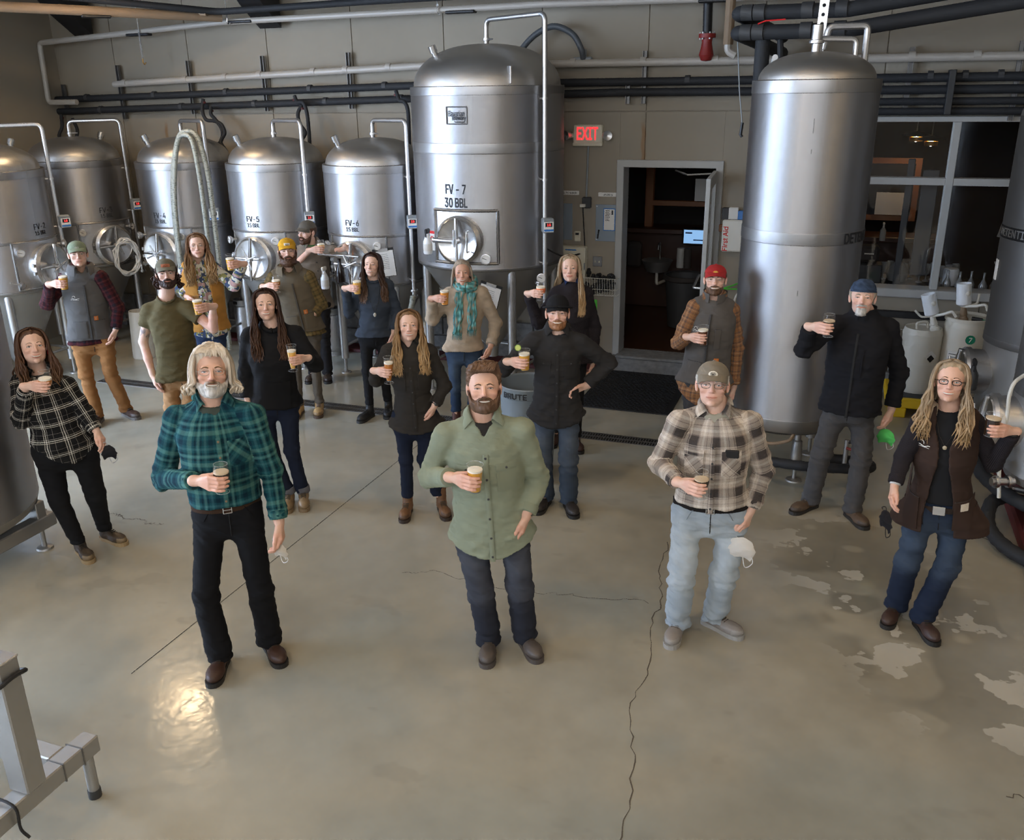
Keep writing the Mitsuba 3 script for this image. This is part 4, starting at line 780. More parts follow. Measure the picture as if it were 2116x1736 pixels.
put(t, 'cable_tie', tube(smooth_path([(-3.25, 2.05, .33), (-3.14, 2.09, .345), (-3.02, 2.09, .33), (-3.018, 2.09, .22), (-2.99, 2.10, .17)], 5), .007, 6), 'black_rubber')
put(t, 'cylinder_ram', cat([cyl((-3.55, 2.1, .40), (-3.3, 2.22, .40), .03, 14), cyl((-3.7, 2.03, .40), (-3.55, 2.1, .40), .045, 14)]), 'steel_polish')
# big tank at the left edge
t = thing('mash_tank', 'large dull steel tank at the left edge that the woman in plaid leans on', 'tank')
C = V(*FV1_C, 0); r1 = FV1_R
m, uv = lathe([(r1, .42), (r1, 2.25)], C, 96); put(t, 'shell', m, 'steel_shell', True, uv=uv)
put(t, 'knuckle', lathe_m([(r1, .42), (r1 - .02, .36), (r1 - .1, .30), (.001, .26)], C, 96), 'steel_dull', 40)
put(t, 'dome', lathe_m(dome_prof(r1, 2.25, .3), C, 64), 'steel_dome', True)
ex_ = unit(V(.2, 1, 0)); ey_ = V(-ex_[1], ex_[0], 0)
fc = V(*FV1_FOOT, 0)
put(t, 'frame_rail', box(fc + V(-.0, -.62, .21), (.10, 1.5, .10), .008), 'steel_dull', False)
put(t, 'frame_rail', box(fc + V(-.75, .10, .21), (1.4, .10, .10), .008), 'steel_dull', False)
for q in (V(0, .02, 0), V(0, -1.2, 0), V(-1.3, .1, 0)):
    k = put(t, 'frame_leg', box(fc + q + V(0, 0, .30), (.08, .08, .16), .005), 'steel_dull', False)
    put(k, 'foot', cat([cyl(fc + q + V(0, 0, .02), fc + q + V(0, 0, .18), .018, 10), lathe_m([(.001, 0), (.06, 0), (.055, .015), (.02, .022)], fc + q, 16)]), 'steel_dull')
for (az_, z, L) in ((62, 1.36, .10), (70, 1.20, .08), (66, 1.62, .07), (72, 1.06, .1)):
    d = az_dir(az_); butterfly(t, C + d * (r1 - .01) + V(0, 0, z), d, L, .028)
put(t, 'drain_port', cyl(C + az_dir(58) * (r1 - .02) + V(0, 0, .72), C + az_dir(58) * (r1 + .08) + V(0, 0, .72), .03, 14), 'steel_pipe')
put(t, 'ladder_rod', cat([cyl(C + az_dir(96) * (r1 + .05) + V(0, 0, 1.45), C + az_dir(96) * (r1 + .05) + V(0, 0, 1.95), .012, 8)] + [cyl(C + az_dir(96) * (r1 - .01) + V(0, 0, z), C + az_dir(96) * (r1 + .08) + V(0, 0, z), .02, 10) for z in (1.47, 1.93)]), 'steel_pipe')
gauge(t, C + az_dir(60) * (r1 + .1) + V(0, 0, 1.42), az_dir(40), .05)
# ------------------------------------------------------------------ smaller things on the floor
def keg(x, y, lab, word=None, h=.60, r=.125):
    t = thing('keg', lab, 'keg')
    put(t, 'keg_body', lathe_m([(.001, .03), (r * .9, .03), (r, .07), (r, h * .16), (r * 1.03, h * .18), (r, h * .2), (r, h * .72), (r * 1.03, h * .74), (r, h * .76), (r * .96, h * .86), (r * .3, h * .9), (.001, h * .9)], (x, y, 0), 32), 'steel_pipe', 35)
    put(t, 'rim', lathe_m([(r * .9, h * .86), (r * .97, h * .88), (r * .97, h), (r * .9, h), (r * .9, h * .88)], (x, y, 0), 32), 'steel_dull', 35)
    put(t, 'foot_ring', lathe_m([(r * .92, .06), (r * .97, .05), (r * .97, 0), (r * .9, 0)], (x, y, 0), 32), 'steel_dull', 35)
    put(t, 'handhold', box(V(x, y, h * .945) + az_dir(-15) * r * .97, (.07, .02, .035), .008), 'black_paint', False)
    if word:
        m = wrap_text(word, .075, (0, 0), r, 0, 0, False, .8)
        m = meshkit.text_mesh(word, .085, .003); b = m.bounds; v = m.vertices
        a = -(v[:, 1] - (b[0, 1] + b[1, 1]) / 2) / r + math.radians(-28)
        m.vertices = np.stack([x + (r + .001 + v[:, 2]) * np.sin(a), y - (r + .001 + v[:, 2]) * np.cos(a), .28 + (v[:, 0] - (b[0, 0] + b[1, 0]) / 2) * 1.0], 1)
        put(t, 'lettering', m, 'tank_print', False, label='black upright lettering ' + word)
keg(-5.95, 9.64, 'slim steel keg with upright lettering between the second and third pale tanks', 'YEAST')
keg(-7.28, 9.68, 'slim steel keg without lettering behind the woman in the black hoodie', None, .62)
solo('bucket', lathe_m([(.001, 0), (.145, 0), (.15, .02), (.12, .60), (.115, .60), (.14, .03)], (-8.20, 8.80, 0), 32), 'white_plastic', 'tall white upturned bucket behind the man in tan trousers', 'bucket', smooth=35)
t = thing('jug', 'white plastic jug on the floor beside the scarf wearer', 'jug')
put(t, 'jug_body', lathe_m([(.001, 0), (.075, 0), (.08, .02), (.08, .17), (.03, .25), (.028, .28), (.001, .28)], (-4.36, 9.05, .36), 20), 'white_plastic', 40)
put(t, 'cap', lathe_m([(.03, .28), (.03, .31), (.001, .312)], (-4.36, 9.05, .36), 16), 'cream_plastic', 40)
solo('jug_stand', cat([box2(-4.48, -4.24, 8.93, 9.17, .34, .36, .004)] + [box2(-4.47 + .2 * a, -4.45 + .2 * a, 8.94 + .2 * b, 8.96 + .2 * b, 0, .34) for a in (0, 1) for b in (0, 1)]), 'steel_dull', 'low steel stand under the white jug', 'stand', smooth=False)
t = thing('waste_bin', 'grey plastic bin with lettering behind the man in the black cap', 'bin')
put(t, 'bin_body', lathe_m([(.001, 0), (.195, 0), (.205, .02), (.238, .75), (.25, .76), (.258, .84), (.25, .85), (.238, .83), (.2, .05)], (CAN[0], CAN[1], 0), 40), 'grey_bin' if 'grey_bin' in scene else flat('grey_bin', 108, 116, 120, .55), 35)
put(t, 'lettering', wrap_text('BRUTE', .045, CAN, .255, math.radians(-8), .79, True, 1.1), 'ink', False)
t = thing('floor_mat', 'black perforated rubber mat before the doorway step', 'mat')
mm = V(-1.96, 9.30); mw, ml = 1.0, 1.35
put(t, 'mat_base', box((mm[0], mm[1], .006), (mw, ml, .01), .003), 'black_rubber', False)
nub = [trimesh.creation.box((.03, .02, .008)).apply_translation((mm[0] - mw / 2 + .04 + .05 * i + .025 * (j % 2), mm[1] - ml / 2 + .04 + .04 * j, .013)) for i in range(18) for j in range(32)]
put(t, 'nub', cat(nub), 'black_rubber', False, kind='stuff')
solo('red_curb', box2(-8.7, -2.5, 9.78, 10.04, 0, .045, .006), 'dark_red', 'dark red low curb strip along the foot of the back wall', 'curb', smooth=False)
# clear hose coil on FV-3, big braided hose over FV-4
t = thing('hose_coil', 'coil of clear hose hung on the manway of the corner tank', 'hose')
Cc = V(-9.23, 9.22, 0) + az_dir(72) * .80
s = V(-az_dir(72)[1], az_dir(72)[0], 0)
P = [Cc + V(0, 0, 1.22) + s * (.05 + (.15 + .02 * math.sin(3.1 * q)) * math.cos(q)) + V(0, 0, (.21 + .03 * math.sin(2.3 * q)) * math.sin(q)) + az_dir(72) * (.03 * math.sin(1.7 * q)) for q in np.linspace(0, 2 * np.pi * 7, 180)]
put(t, 'coil', tube(P, .009, 6), 'clear_hose')
flat('braid_hose', 128, 128, 116, .6)
def braid(p, n, uv): return mix((.30, .30, .25), (.14, .15, .13), smoothstep(.55, .75, noise(p.x * 60, p.y * 60, p.z * 90)))
mat('braid_hose', base_color=proc(braid), roughness=.6)
def arch(xl, xr, yy, top, lab, zl, zr, w):
    P = [(xl, yy, zl), (xl - .02, yy, 1.2), (xl - .01, yy + .02, 1.9), (xl + .03, yy + .06, 2.35), ((xl * .75 + xr * .25), yy + .1, top - .06), ((xl + xr) / 2, yy + .12, top), ((xl * .25 + xr * .75), yy + .1, top - .08), (xr - .03, yy + .06, 2.3), (xr + .01, yy + .02, 1.8), (xr + .02, yy, 1.2), (xr + .02, yy, zr)]
    solo('transfer_hose', tube(smooth_path(P, 10), w, 12), 'braid_hose', lab, 'hose')
arch(-7.32, -6.80, 8.66, 2.74, 'outer of two braided hoses arched over the first pale tank', .9, .25, .030)
arch(-7.24, -6.86, 8.585, 2.71, 'inner of two braided hoses arched over the first pale tank', .9, .25, .026)
solo('transfer_hose', tube(smooth_path([(-4.46, 8.98, .98), (-4.47, 8.94, .86), (-4.50, 8.85, .7), (-4.58, 8.75, .5), (-4.62, 8.7, .2)], 8), .033, 12), 'braid_hose', 'braided hose running down from the pipe of the third pale tank', 'hose')
# clipboards
def clipboard(p, d, lab, w=.23, h=.31, tilt=0.0):
    d = unit(d); s = unit(V(-d[1], d[0], 0)); u = np.cross(s, d) * -1
    u = unit(np.cross(d, s)) if np.cross(d, s)[2] > 0 else -unit(np.cross(d, s))
    R0 = np.stack([s, d, u], 1); a = tilt
    R = R0 @ trimesh.transformations.rotation_matrix(a, [0, 1, 0])[:3, :3]
    t = thing('clipboard', lab, 'clipboard')
    put(t, 'backing', box(p, (w, .006, h), .002, R=R), 'black_paint', False)
    put(t, 'sheet', box(V(*p) + R @ V(0, .005, -.012), (w * .94, .003, h * .9), R=R), 'paper', False)
    put(t, 'writing', cat([box(V(*p) + R @ V(-.02, .0068, .09 - .02 * i), (w * .6, .001, .004), R=R) for i in range(9)]), 'grey_plastic', False)
    put(t, 'clip', box(V(*p) + R @ V(0, .01, h / 2 - .015), (.11, .012, .035), .004, R=R), 'steel_pipe', False)
clipboard(C6 + az_dir(32) * .66 + V(0, 0, 1.38), az_dir(24), 'clipboard with sheets hanging beside the manway of the third pale tank', tilt=-.1)
clipboard(V(-3.33, 8.42, 1.14), az_dir(5) + V(0, 0, -.1), 'clipboard with a white sheet hanging under the manway of the tallest tank', .23, .33, tilt=.28)
clipboard(V(-8.28, 7.62 + .14, 1.38), az_dir(85), 'narrow pale clipboard on the left edge fermenter', .16, .28, tilt=.2)
# spray bottles hung on manways
def spray(p, lab, hd='black_paint'):
    t = thing('spray_bottle', lab, 'spray bottle')
    put(t, 'bottle', lathe_m([(.001, 0), (.042, 0), (.045, .012), (.045, .12), (.017, .185), (.016, .2)], p, 20), 'clear_plastic')
    put(t, 'bottle_label', lathe_m([(.0455, .03), (.046, .032), (.046, .10), (.0455, .102)], p, 20), 'paper')
    put(t, 'trigger_head', cat([box(V(*p) + V(0, 0, .225), (.03, .08, .045), .008), box(V(*p) + V(0, -.035, .19), (.012, .012, .05), .004)]), hd, False)
spray((-3.90, 8.24, 1.60), 'spray bottle hung on the manway of the tallest tank')
spray((-5.36, 8.62, 1.08), 'spray bottle hung left on the third pale tank', 'white_plastic')
solo('dark_flask', lathe_m([(.001, 0), (.05, .005), (.055, .06), (.045, .14), (.02, .20), (.02, .26), (.001, .26)], (-5.12, 8.56, 1.18), 20), 'v_dark' if 'v_dark' in scene else flat('v_dark', 26, 18, 15, .15), 'dark bottle hanging under the resting hand at the third pale tank', 'bottle')
solo('lean_bar', tube([(-5.40, 8.60, 1.47), (-4.90, 8.60, 1.46)], .013, 10), 'steel_polish', 'steel bar across the manway of the third pale tank', 'bar')
# ------------------------------------------------------------------ figures: fields, skin and cloth
def surfnet(f, lo, hi, h, B=6, slack=1.0):
    """Surface of f = 0 as quads (naive surface nets), f evaluated finely only near it."""
    lo = np.asarray(lo, float); n = np.maximum(-(-np.ceil((np.asarray(hi) - lo) / h).astype(int) // B), 1)
    c = np.stack(np.meshgrid(*[(np.arange(k) + .5) * B * h for k in n], indexing='ij'), -1) + lo
    dc = f(c.reshape(-1, 3)).reshape(n)
    near = np.abs(dc) < B * h * .9 + .012 * slack
    N = n * B + 1
    def up(a): 
        for k in range(3): a = np.repeat(a, B, k)
        return np.pad(a, [(0, 1)] * 3, mode='edge')
    val = up(dc); m = up(near)
    for k in range(3): 
        s = np.roll(m, 1, k); sl = [slice(None)] * 3; sl[k] = 0; s[tuple(sl)] = False
        m = m | s
    idx = np.argwhere(m)
    val[m] = f(idx * h + lo)
    s = val < 0
    C = [s[a:N[0] - 1 + a, b:N[1] - 1 + b, d:N[2] - 1 + d] for a in (0, 1) for b in (0, 1) for d in (0, 1)]
    cnt = sum(x.astype(np.int8) for x in C); mix_ = (cnt > 0) & (cnt < 8)
    cells = np.argwhere(mix_); vid = -np.ones(mix_.shape, int); vid[mix_] = np.arange(len(cells))
    pos = np.zeros((len(cells), 3)); num = np.zeros(len(cells))
    off = np.array([(a, b, d) for a in (0, 1) for b in (0, 1) for d in (0, 1)])
    cv = np.stack([val[tuple((cells + o).T)] for o in off], 1)
    for i in range(8):
        for k in range(3):
            if off[i][k] == 0:
                j = i + (4, 2, 1)[k]; a, b = cv[:, i], cv[:, j]; x = (a < 0) != (b < 0)
                t = np.where(x, a / np.where(x, a - b, 1), 0); p = off[i] + t[:, None] * (off[j] - off[i])
                pos[x] += p[x]; num += x
    v = (cells + pos / num[:, None]) * h + lo
    F = []
    for k in range(3):
        e = [0, 0, 0]; e[k] = 1
        sl0 = [slice(1, -1)] * 3; sl1 = [slice(1, -1)] * 3; sl0[k] = slice(0, -1); sl1[k] = slice(1, None)
        a, b = s[tuple(sl0)], s[tuple(sl1)]
        x = np.argwhere(a != b); 
        if not len(x): continue
        st = np.array([1, 1, 1]); st[k] = 0; g = x + st; flip = a[tuple(x.T)]
        u, w = (k + 1) % 3, (k + 2) % 3; du, dw = np.eye(3, dtype=int)[u], np.eye(3, dtype=int)[w]
        q = np.stack([vid[tuple((g - du - dw).T)], vid[tuple((g - dw).T)], vid[tuple(g.T)], vid[tuple((g - du).T)]], 1)
        q[~flip] = q[~flip][:, ::-1]; F.append(q)
    F = np.vstack(F); F = F[(F >= 0).all(1)]
    return trimesh.Trimesh(v, np.vstack([F[:, [0, 1, 2]], F[:, [0, 2, 3]]]), process=False)
def fcap(a, b, ra, rb=None):
    a, b = np.asarray(a, float), np.asarray(b, float); ab = b - a; L = max(ab @ ab, 1e-9); rb = ra if rb is None else rb
    def f(P):
        q = P - a; t = np.clip(q @ ab / L, 0, 1)
        return np.linalg.norm(q - t[:, None] * ab, axis=1) - (ra + (rb - ra) * t)
    return f
def fell(c, r, R=None):
    c, r = np.asarray(c, float), np.asarray(r, float)
    def f(P):
        q = P - c
        if R is not None: q = q @ R
        k0 = np.linalg.norm(q / r, axis=1); k1 = np.linalg.norm(q / r**2, axis=1)
        return k0 * (k0 - 1) / np.maximum(k1, 1e-9)
    return f
def smin(a, b, k):
    h = np.clip(.5 + .5 * (b - a) / k, 0, 1)
    return b + (a - b) * h - k * h * (1 - h)
def U(k, *fs):
    def f(P):
        d = fs[0](P)
        for g in fs[1:]: d = smin(d, g(P), k)
        return d
    return f
def carve(f, g, k=.004): return lambda P: -smin(-f(P), g(P), k)
def vnoise(P, s, seed=0, oct_=3): return meshkit.fbm(P * np.asarray(s), oct_, seed) - .5
def displace(m, amp):
    n = m.vertex_normals
    return trimesh.Trimesh(m.vertices + n * np.asarray(amp)[:, None], m.faces, process=False)
def march(f, O, d, n=32, t0=0.0):
    """Points where rays from O along d first meet f."""
    O = np.atleast_2d(O).astype(float); t = np.full(len(O), t0)
    for _ in range(n): t += np.clip(f(O + t[:, None] * d) * .75, -.01, .08)
    return O + t[:, None] * d
def sheet(G, th, n_dir):
    """A grid of points (a, b, 3) as a closed slab of thickness th along n_dir."""
    a, b = G.shape[:2]; v = G.reshape(-1, 3); k = len(v); i = np.arange(k).reshape(a, b)
    q = np.stack([i[:-1, :-1], i[1:, :-1], i[1:, 1:], i[:-1, 1:]], -1).reshape(-1, 4)
    f = [np.vstack([q[:, [0, 1, 2]], q[:, [0, 2, 3]]])]; f.append(f[0][:, ::-1] + k)
    ring = np.r_[i[0, :], i[1:, -1], i[-1, -2::-1], i[-2:0:-1, 0]]; nx = np.roll(ring, -1)
    f.append(np.vstack([np.stack([ring, ring + k, nx], 1), np.stack([nx, ring + k, nx + k], 1)]))
    m = trimesh.Trimesh(np.vstack([v + n_dir * th, v - n_dir * th * .5]), np.vstack(f), process=False)
    m.fix_normals()
    return m
def manifold(m):
    return m3.Manifold(m3.Mesh(np.asarray(m.vertices, np.float32), np.asarray(m.faces, np.uint32)))
def hull_bone(a, b, ra, rb):
    s = m3.Manifold.sphere(1.0, 20)
    return m3.Manifold.batch_hull([s.scale((ra,) * 3).translate(tuple(map(float, a))), s.scale((rb,) * 3).translate(tuple(map(float, b)))])

def rotm(yaw, pitch, roll, f0):
    """Columns: own right, forward, up. f0 the horizontal direction of yaw 0."""
    a = math.radians(yaw); f0 = unit(V(f0[0], f0[1], 0)); l0 = V(-f0[1], f0[0], 0)   # own left
    # image right of a person who faces the camera is the own left
    f = f0 * math.cos(a) + l0 * math.sin(a); r = V(f[1], -f[0], 0)
    p = math.radians(pitch); f2 = f * math.cos(p) + V(0, 0, math.sin(p)); u = np.cross(r, f2)
    q = math.radians(roll); r2 = r * math.cos(q) + u * math.sin(q); u2 = np.cross(r2, f2)
    return np.stack([r2, f2, u2], 1)

def head_field(fem, neck, jaw=1.0, smile=0.0, fat=0.0):
    w = .94 if fem else 1.0
    base = U(.022, fell((0, -.018, .030), (.075, .095, .088)), fell((0, .028, -.030), (.060 + fat * .01, .060, .080)), fell((0, .030, -.074), (.047 * jaw * w + fat * .012, .050, .040)))
    feats = U(.010, base, fcap((-.034, .074, .016), (.034, .074, .016), .013 if not fem else .009), fell((0, .074, -.098), (.020 * w, .017, .016)),
              fell((.040, .062, -.026), (.021, .021, .018)), fell((-.040, .062, -.026), (.021, .021, .018)), fell((0, .074, -.062), (.030, .021, .020)))
    nose = U(.007, fcap((0, .087, .010), (0, .108, -.028), .0075, .0115), fcap((-.011, .096, -.034), (.011, .096, -.034), .0075))
    f1 = U(.008, feats, nose)
    f2 = carve(carve(f1, fell((.031, .104, .001), (.017, .021, .010)), .010), fell((-.031, .104, .001), (.017, .021, .010)), .010)
    ears = U(.005, *[g for s in (-1, 1) for g in (fell((s * .078, -.014, -.004), (.009, .019, .031)), fell((s * .076, -.006, -.03), (.007, .010, .012)))])
    f3 = U(.006, f2, ears)
    nk = U(.02, fcap((0, -.020, -.055), neck, .049 if fem else .057, .053 if fem else .062), fcap(neck, neck + V(0, -.015, -.09), .055, .07))
    return U(.018, f3, nk), f1

SKIN = {'a': (.60, .36, .26), 'b': (.54, .31, .22), 'c': (.64, .41, .31), 'd': (.50, .28, .20)}
def skin_color(P, tone, red=1.0):
    """Local head coordinates; nothing here but pigment: redder cheeks, nose, ears and lips' surroundings."""
    c = np.tile(np.array(SKIN[tone]), (len(P), 1)); n = 1 + .10 * vnoise(P, 60, 3, 2)
    g = np.zeros(len(P))
    for q, s in (((.046, .065, -.03), .022), ((-.046, .065, -.03), .022), ((0, .11, -.03), .014), ((.08, -.01, 0), .02), ((-.08, -.01, 0), .02), ((0, .08, -.06), .02)):
        g = np.maximum(g, np.exp(-((P - V(*q))**2).sum(1) / (2 * s * s)))
    return np.clip(c * n[:, None] * (1 - .30 * g[:, None] * red * V(.15, .55, .55)), 0, 1)
def col(m, c): return np.tile(np.asarray(c, float), (len(m.vertices), 1))
def eye_mesh(fem, iris):
    m = trimesh.creation.icosphere(3); v = m.vertices.copy()
    c = np.tile(V(.62, .58, .55), (len(v), 1)); r = np.hypot(v[:, 0] * 1.35, v[:, 2] * .62); fr = v[:, 1] > 0
    c[fr & (r < .44)] = iris; c[fr & (r < .2)] = (.01, .01, .01)
    m.vertices = v * V(.0135, .0075, .0058)
    return m, c

HAIRC = {'brown': (.070, .034, .019), 'dark': (.032, .015, .010), 'blonde': (.36, .23, .11), 'white': (.54, .46, .36), 'grey': (.27, .22, .17), 'ginger': (.24, .11, .05), 'lightbrown': (.17, .095, .045), 'ashblonde': (.30, .22, .14), 'ginger_brown': (.17, .09, .045), 'greywhite': (.45, .42, .38), 'mid': (.105, .058, .034)}
def hair_col(P, c, seed=0, amt=.5, tip=None, tipz=(0, -.3)):
    n = 1 + amt * 2 * vnoise(P, (90, 90, 14), seed, 2)
    C = np.asarray(HAIRC[c])[None] * n[:, None]
    if tip:
        t = np.clip((P[:, 2] - tipz[0]) / (tipz[1] - tipz[0]), 0, 1)[:, None]; C = C * (1 - t) + np.asarray(HAIRC[tip])[None] * n[:, None] * t
    return np.clip(C, 0, 1)
def hair_shell(base, off, line, h=.0042, zmin=-.10, groove=.006, seed=0, flow=(60, 60, 16), top=0.0, zmax=9.0):
    yy, zz = zip(*line)
    def f(P):
        ln = np.interp(P[:, 1], yy, zz); e = np.clip((P[:, 2] - ln) / .030, 0, 1)**.6
        d = base(P) + .003 - (off + .003) * e - top * np.clip((P[:, 2] - .04) / .08, 0, 1) * e
        return np.maximum(np.maximum(d, ln - P[:, 2]), P[:, 2] - zmax)
    m = surfnet(f, (-.13, -.17, zmin), (.13, .15, .19), h)
    return displace(m, groove * 2 * vnoise(m.vertices, flow, seed, 3))
def strands(n, seed, length, front=118, part=.012, thick=.0112, wave=.012, fwd=(.05, .085), side=None, tight=0.0, spread=1.0):
    """Long hair: tapered locks from the parting over the head and down. Local head coordinates, lower half hangs along -z."""
    g = np.random.default_rng(seed); out = []
    for k in range(n):
        s = 1 if k % 2 else -1
        if side and g.random() < .35: s = 1 if side[0] > 0 else -1
        phi = math.radians(g.uniform(0, front)); sx, sy = s * math.sin(phi), -math.cos(phi)
        py = np.interp(math.degrees(phi), [0, 60, front], [-.07, -.01, .045]) + g.normal(0, .008)
        L = length * g.uniform(.82, 1.05); r = lambda z, o: V(sx * (np.interp(z, [0, .07, .10, .118], [.079, .067, .047, .012]) + o), sy * (np.interp(z, [0, .07, .10, .118], [.099, .083, .058, .02]) + o) - .012, z)
        P = [V(s * part * g.uniform(.3, 1.3), py, .121 + .006 * g.random())]
        P += [r(.100, .018), r(.055, .019), r(0, .014 + .006 * g.random())]
        lat = abs(math.degrees(phi))
        o = .008 + .016 * g.random() - tight
        base = r(-.05, o); P.append(base)
        goes_front = lat > 62 and not (side and s * side[0] < 0)
        ty = g.uniform(*fwd) if goes_front else g.uniform(-.13, -.085)
        tx = s * (.075 + .045 * g.random()) * spread if goes_front else sx * .10 + g.normal(0, .02)
        if side and goes_front: tx = tx * .85 + side[0] * .5
        for t in (.25, .5, .75, 1.0):
            z = -.05 - (L - .05) * t; q = min(1, t * 1.6)
            P.append(V(base[0] * (1 - q) + tx * q * (1 - .18 * max(0, t - .6)), base[1] * (1 - q) + ty * q, z) + V(*g.normal(0, wave * t, 2), 0) + V(wave * math.sin(7 * t + k), wave * math.cos(6 * t + 2 * k), 0))
        S = smooth_path(P, 3); u = np.linspace(0, 1, len(S))
        out.append(tube(S, thick * g.uniform(.7, 1.25) * np.interp(u, [0, .10, .7, .9, 1], [.5, 1, 1, .7, .15]), 4, flat=.6))
    return cat(out)
def cap_mesh(brim=.075, flat=0.0, low=.055, puff=0.0, back=.012):
    A, B_, C_ = .084, .106, .094 + puff; c = V(0, -.016, .030); v, f = [], []; na, nb = 40, 12
    for j in range(nb + 1):
        for i in range(na):
            a = 2 * math.pi * i / na; yb = math.cos(a)
            z0 = (low if yb > 0 else low + (back - low) * -yb) - c[2]; lo_ = math.asin(np.clip(z0 / C_, -.9, .9)); e = lo_ + (math.pi / 2 - lo_) * j / nb
            k = max(0.0, math.cos(e))**.8; v.append(c + V(A * k * math.sin(a), B_ * k * math.cos(a) + (.006 if yb > .2 else 0) * math.sin(e), C_ * math.sin(e)))
    for j in range(nb):
        for i in range(na):
            p, q = j * na + i, j * na + (i + 1) % na; f += [(p, q, q + na), (p, q + na, p + na)]
    dome = trimesh.Trimesh(v, f, process=False); dome.invert()
    G = []
    for i in np.linspace(-1, 1, 19):
        a = i * 1.12; b0 = c + V(A * .98 * math.sin(a), B_ * .98 * math.cos(a), low - c[2] + .003); row = []
        L = brim * (1 - abs(i)**3.2 * .92)
        for t in np.linspace(0, 1, 7): row.append(b0 + V(.10 * math.sin(a) * t * L, L * t * .95, -.020 * t - (.024 - .016 * flat) * (i * i) * t - .006 * t * t))
        G.append(row)
    return dome, sheet(np.array(G), .0022, V(0, 0, 1))
def sheet2(G, th):
    a, b = G.shape[:2]; i = np.arange(a * b).reshape(a, b)
    q = np.stack([i[:-1, :-1], i[1:, :-1], i[1:, 1:], i[:-1, 1:]], -1).reshape(-1, 4)
    n = trimesh.Trimesh(G.reshape(-1, 3), np.vstack([q[:, [0, 1, 2]], q[:, [0, 2, 3]]]), process=False).vertex_normals
    return sheet(G, th, n)
def plaid_mat(name, period, ground, bands, rough=.92, bias=.5, soft=.008):
    """Woven check: bands (from, to, colour, weight) within each period, the same in warp and weft."""
    def fn(p, n, uv):
        e = soft
        def yarn(x):
            x = x / period; x = x - dr.floor(x); c = mi.Color3f(*ground)
            for a, b, k, w in bands:
                c = mix(c, mi.Color3f(*k), w * smoothstep(a - e, a + e, x) * smoothstep(b + e, b - e, x))
            return c
        tw = .9 + .2 * noise(uv.x * 300, uv.y * 300, 0)
        return (yarn(uv.x) * bias + yarn(uv.y) * (1 - bias)) * tw
    return mat(name, base_color=proc(fn), roughness=rough, specular=.15, sheen=.15)
def floral(p, n, uv):
    a = fbm(uv.x * 34, uv.y * 34, 1.0, octaves=3); b = fbm(uv.x * 46 + 9, uv.y * 46, 5.0, octaves=2)
    c = mix((.52, .50, .42), (.05, .07, .13), smoothstep(.52, .56, a)); c = mix(c, mi.Color3f(.20, .19, .07), smoothstep(.58, .62, b))
    return mix(c, mi.Color3f(.40, .25, .24), smoothstep(.70, .74, noise(uv.x * 30, uv.y * 30, 9)))
def ribknit(p, n, uv): return mi.Color3f(.020, .017, .019) * (.55 + .9 * smoothstep(.3, .7, .5 + .5 * dr.sin(uv.x * 900)))
plaid_mat('plaid_teal', .165, (.008, .052, .062), [(.06, .20, (.085, .20, .165), .75), (.27, .33, (.002, .008, .014), .9), (.36, .44, (.10, .22, .19), .6), (.47, .52, (.002, .008, .014), .9), (.60, .68, (.05, .14, .14), .6), (.76, .92, (.003, .016, .028), .9)], soft=.022)
plaid_mat('plaid_black', .105, (.009, .009, .009), [(.08, .13, (.50, .46, .40), .9), (.19, .25, (.66, .62, .55), .9), (.31, .35, (.36, .33, .29), .8), (.62, .65, (.22, .20, .18), .7)])
plaid_mat('plaid_cream', .150, (.43, .365, .30), [(.03, .07, (.12, .09, .085), .8), (.10, .44, (.020, .016, .018), .92), (.44, .48, (.16, .12, .11), .8), (.62, .72, (.66, .60, .52), .7), (.82, .85, (.14, .10, .095), .7)], soft=.012)
plaid_mat('plaid_rust', .085, (.21, .10, .045), [(.08, .20, (.055, .045, .05), .9), (.30, .34, (.42, .30, .20), .9), (.50, .62, (.07, .05, .045), .8), (.76, .79, (.38, .22, .10), .9)])
plaid_mat('plaid_moss', .085, (.13, .090, .035), [(.10, .28, (.045, .042, .022), .9), (.40, .46, (.22, .15, .07), .8), (.60, .72, (.04, .03, .018), .8)])
plaid_mat('plaid_wine', .09, (.055, .010, .012), [(.10, .38, (.012, .010, .014), .95), (.50, .54, (.16, .09, .08), .7), (.68, .80, (.015, .010, .016), .9)])
mat('floral_cloth', base_color=proc(floral), roughness=.9, specular=.15)
mat('rib_cloth', base_color=proc(ribknit), roughness=.95, specular=.1)
mat('beer_foam', base_color=(.78, .72, .60), roughness=.8)
mat('stout_foam', base_color=(.52, .40, .26), roughness=.8)
for n_, c_ in (('gold', (.62, .33, .045)), ('hazy', (.75, .43, .09)), ('amber', (.50, .18, .03)), ('orange', (.72, .30, .05)), ('stout', (.012, .006, .004)), ('red', (.80, .22, .09)), ('cola', (.10, .035, .015))): mat('beer_' + n_, base_color=c_, roughness=.08, specular=.5)
GLASS = {'pint': ([(.001, 0), (.030, 0), (.031, .004), (.034, .05), (.040, .11), (.0435, .155)], .006, .135, .062, .0365),
         'pintS': ([(.001, 0), (.030, 0), (.031, .004), (.034, .05), (.040, .10), (.0425, .13)], .006, .118, .045, .036),
         'tulip': ([(.001, .002), (.034, 0), (.034, .003), (.008, .012), (.006, .034), (.012, .044), (.036, .066), (.0425, .092), (.039, .128), (.0345, .158)], .050, .118, .062, .034),
         'pilsner': ([(.001, .002), (.034, 0), (.034, .004), (.015, .014), (.019, .03), (.026, .08), (.033, .14), (.0375, .195)], .020, .168, .085, .030)}
